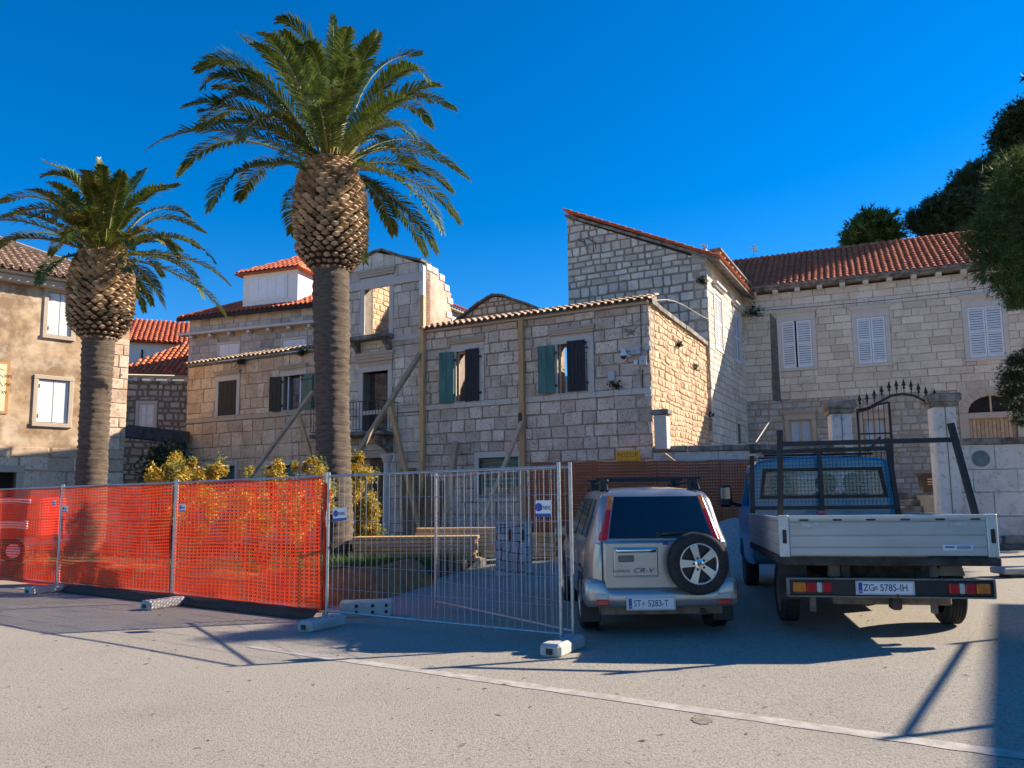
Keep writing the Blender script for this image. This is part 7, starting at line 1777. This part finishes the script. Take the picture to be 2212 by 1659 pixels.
for q in ([(yc + .28, 1.30), (yc + 1.45, 1.30), (yc + 1.15, 1.80), (yc + .28, 1.80)],): c = MB(); c.prism(q, -1.2, 1.2, Matrix.Rotation(math.pi / 2, 4, 'Z')); cts.append(c)   # side windows
c = MB(); c.prism([(-.82, 1.32), (.82, 1.32), (.76, 1.78), (-.76, 1.78)], yc + 1.3, yc + 2.3); cts.append(c)   # windscreen
cut(cab, cts, 30)
def ring(poly, t, y0, y1):
    n = len(poly); cx0 = sum(p[0] for p in poly) / n; cz0 = sum(p[1] for p in poly) / n; b = MB()
    inn = [(cx0 + (p[0] - cx0) * (1 - t / abs(p[0] - cx0)), cz0 + (p[1] - cz0) * (1 - t / abs(p[1] - cz0))) for p in poly]
    for k in range(n): b.prism([poly[k], poly[(k + 1) % n], inn[(k + 1) % n], inn[k]], y0, y1)
    return b
ring([(-.86, 1.40), (.86, 1.40), (.80, 1.83), (-.80, 1.83)], .045, yc - .022, yc + .03).build('window_rubber', 'black_plastic', tr)
b = MB(); b.prism([(-.83, 1.43), (.83, 1.43), (.77, 1.80), (-.77, 1.80)], yc + .005, yc + .009); b.build('rear_window', 'clear_cab_glass', tr)
for (x, nm) in ((-.52, 0), (.12, 0), (.50, 0)):
    b = MB(); b.cbox(x - .21, x + .21, yc + .25, yc + .42, .8, 1.50, .06); b.ball((x, yc + .34, 1.62), .16, .07, .15, 12, 8); b.build('seat', 'black_plastic', tr, smooth=1)
b = MB(); b.box(-.88, .88, yc + 1.30, yc + 1.75, .8, 1.36); b.build('dashboard', 'black_plastic', tr)
b = MB(); b.lathe([(.17, -.012), (.19, 0), (.17, .012)], 20, Matrix.Translation((-.5, yc + 1.12, 1.34)) @ Matrix.Rotation(1.1, 4, 'X'), caps=False); b.build('steering_wheel', 'black_plastic', tr)
for s_ in (-1, 1):
    b = MB(); b.path([(s_ * 1.0, yc + 1.45, 1.30), (s_ * 1.14, yc + 1.42, 1.34), (s_ * 1.2, yc + 1.40, 1.40)], .03, 8); ar = b.build('mirror_arm', 'black_plastic', tr)
    b = MB(); b.cbox(s_ * 1.24 - .10, s_ * 1.24 + .10, yc + 1.34, yc + 1.46, 1.28, 1.62, .035); b.build('wing_mirror', 'black_plastic', tr, smooth=30)
    b = MB(); b.cbox(s_ * 1.24 - .08, s_ * 1.24 + .08, yc + 1.332, yc + 1.342, 1.40, 1.60, .01); b.build('mirror_glass', 'reflecting_window_glass', tr)
# black load frames
def lp(x, z, y): return V((x, y, z))
b = MB(); yq = .22
b.bar(lp(-1.0, z1_s - .38, yq), lp(-.95, 2.13, yq), .056); b.build('frame_post', 'black_iron', tr)
b = MB(); b.bar(lp(1.0, z1_s - .38, yq), lp(.76, 2.16, yq), .058); rp = b.build('frame_post', 'black_iron', tr)
b = MB(); b.bar(lp(-.96, 1.98, yq), lp(.80, 1.985, yq), .05, .05); b.build('frame_bar', 'black_iron', tr)
b = MB(); b.box(.78, .84, yq - .06, yq - .03, 1.79, 1.85); b.build('lug', 'black_iron', rp)
yq = 3.04
b = MB(); b.bar(lp(-.99, .86, yq), lp(-.95, 2.18, yq), .06); b.build('frame_post', 'black_iron', tr)
b = MB(); b.bar(lp(.98, .86, yq), lp(.86, 2.22, yq), .06); b.build('frame_post', 'black_iron', tr)
b = MB(); b.bar(lp(-.04, .86, yq), lp(-.04, 2.06, yq), .055); b.build('frame_post', 'black_iron', tr)
b = MB(); b.bar(lp(-.96, 2.06, yq), lp(.87, 2.08, yq), .07, .06); b.build('frame_bar', 'black_iron', tr)
b = MB(); b.bar(lp(-.98, 1.27, yq), lp(.97, 1.27, yq), .09, .05); b.build('frame_bar', 'black_iron', tr)
b = MB(); b.bar(lp(.60, 2.04, yq), lp(.78, 2.24, yq), .03); b.build('brace', 'black_iron', tr)
b = MB()
for k in range(1, 38): x = -.95 + k * 1.88 / 38; b.bar((x, yq + .03, 1.3), (x, yq + .03, 2.03), .005)
for k in range(1, 15): z = 1.3 + k * .052; b.bar((-.95, yq + .034, z), (.92, yq + .034, z), .005)
b.build('guard_mesh', 'black_iron', tr, kind='stuff')
b = MB(); b.bar((-.98, 2.9, 2.02), (-.35, 3.9, 2.16), .16, .03); o = b.build('roof_board', 'new_timber', frame=TMo, label='pale board lying on the truck cab roof behind the frame', cat='board')
b = MB(); b.bar((-.75, 3.4, 2.03), (.75, 3.4, 2.03), .03); b.bar((-.75, 4.1, 2.03), (.75, 4.1, 2.03), .03); b.build('roof_bar', 'black_plastic', tr)
b = MB(); b.ball((-.12, 2.7, z1_s - .0), .07, .05, .03); b.build('pink_rag', mat('pink_cloth', (.5, .15, .2), None), frame=TMo, label='small pink rag on the truck bed behind the tailgate', cat='rag')
# heap of purple brown sacking by the wall
R = random.Random(6); b = MB(); p = gz(2090, 1236, .1); P = []; n, m_ = 22, 8
for j in range(m_):
    f = j / (m_ - 1)
    for k in range(n): a = 6.283 * k / n; x = p.x + .9 * f * math.cos(a); y = p.y + .9 + .5 * f * math.sin(a); P.append((x, y, .1 + max(0, .42 * math.cos(f * 1.57) + .12 * noise.noise(V((x * 3, y * 3, 0))))))
b.grid(P, n, m_, closed=True); b.build('sack_heap', mat('faded_sacking', (.06, .045, .06), (.12, .09, .10), scale=5, bump=.6, bscale=12, bdist=.05), smooth=1, label='low heap of dark sacking on the ground behind the truck', cat='heap')
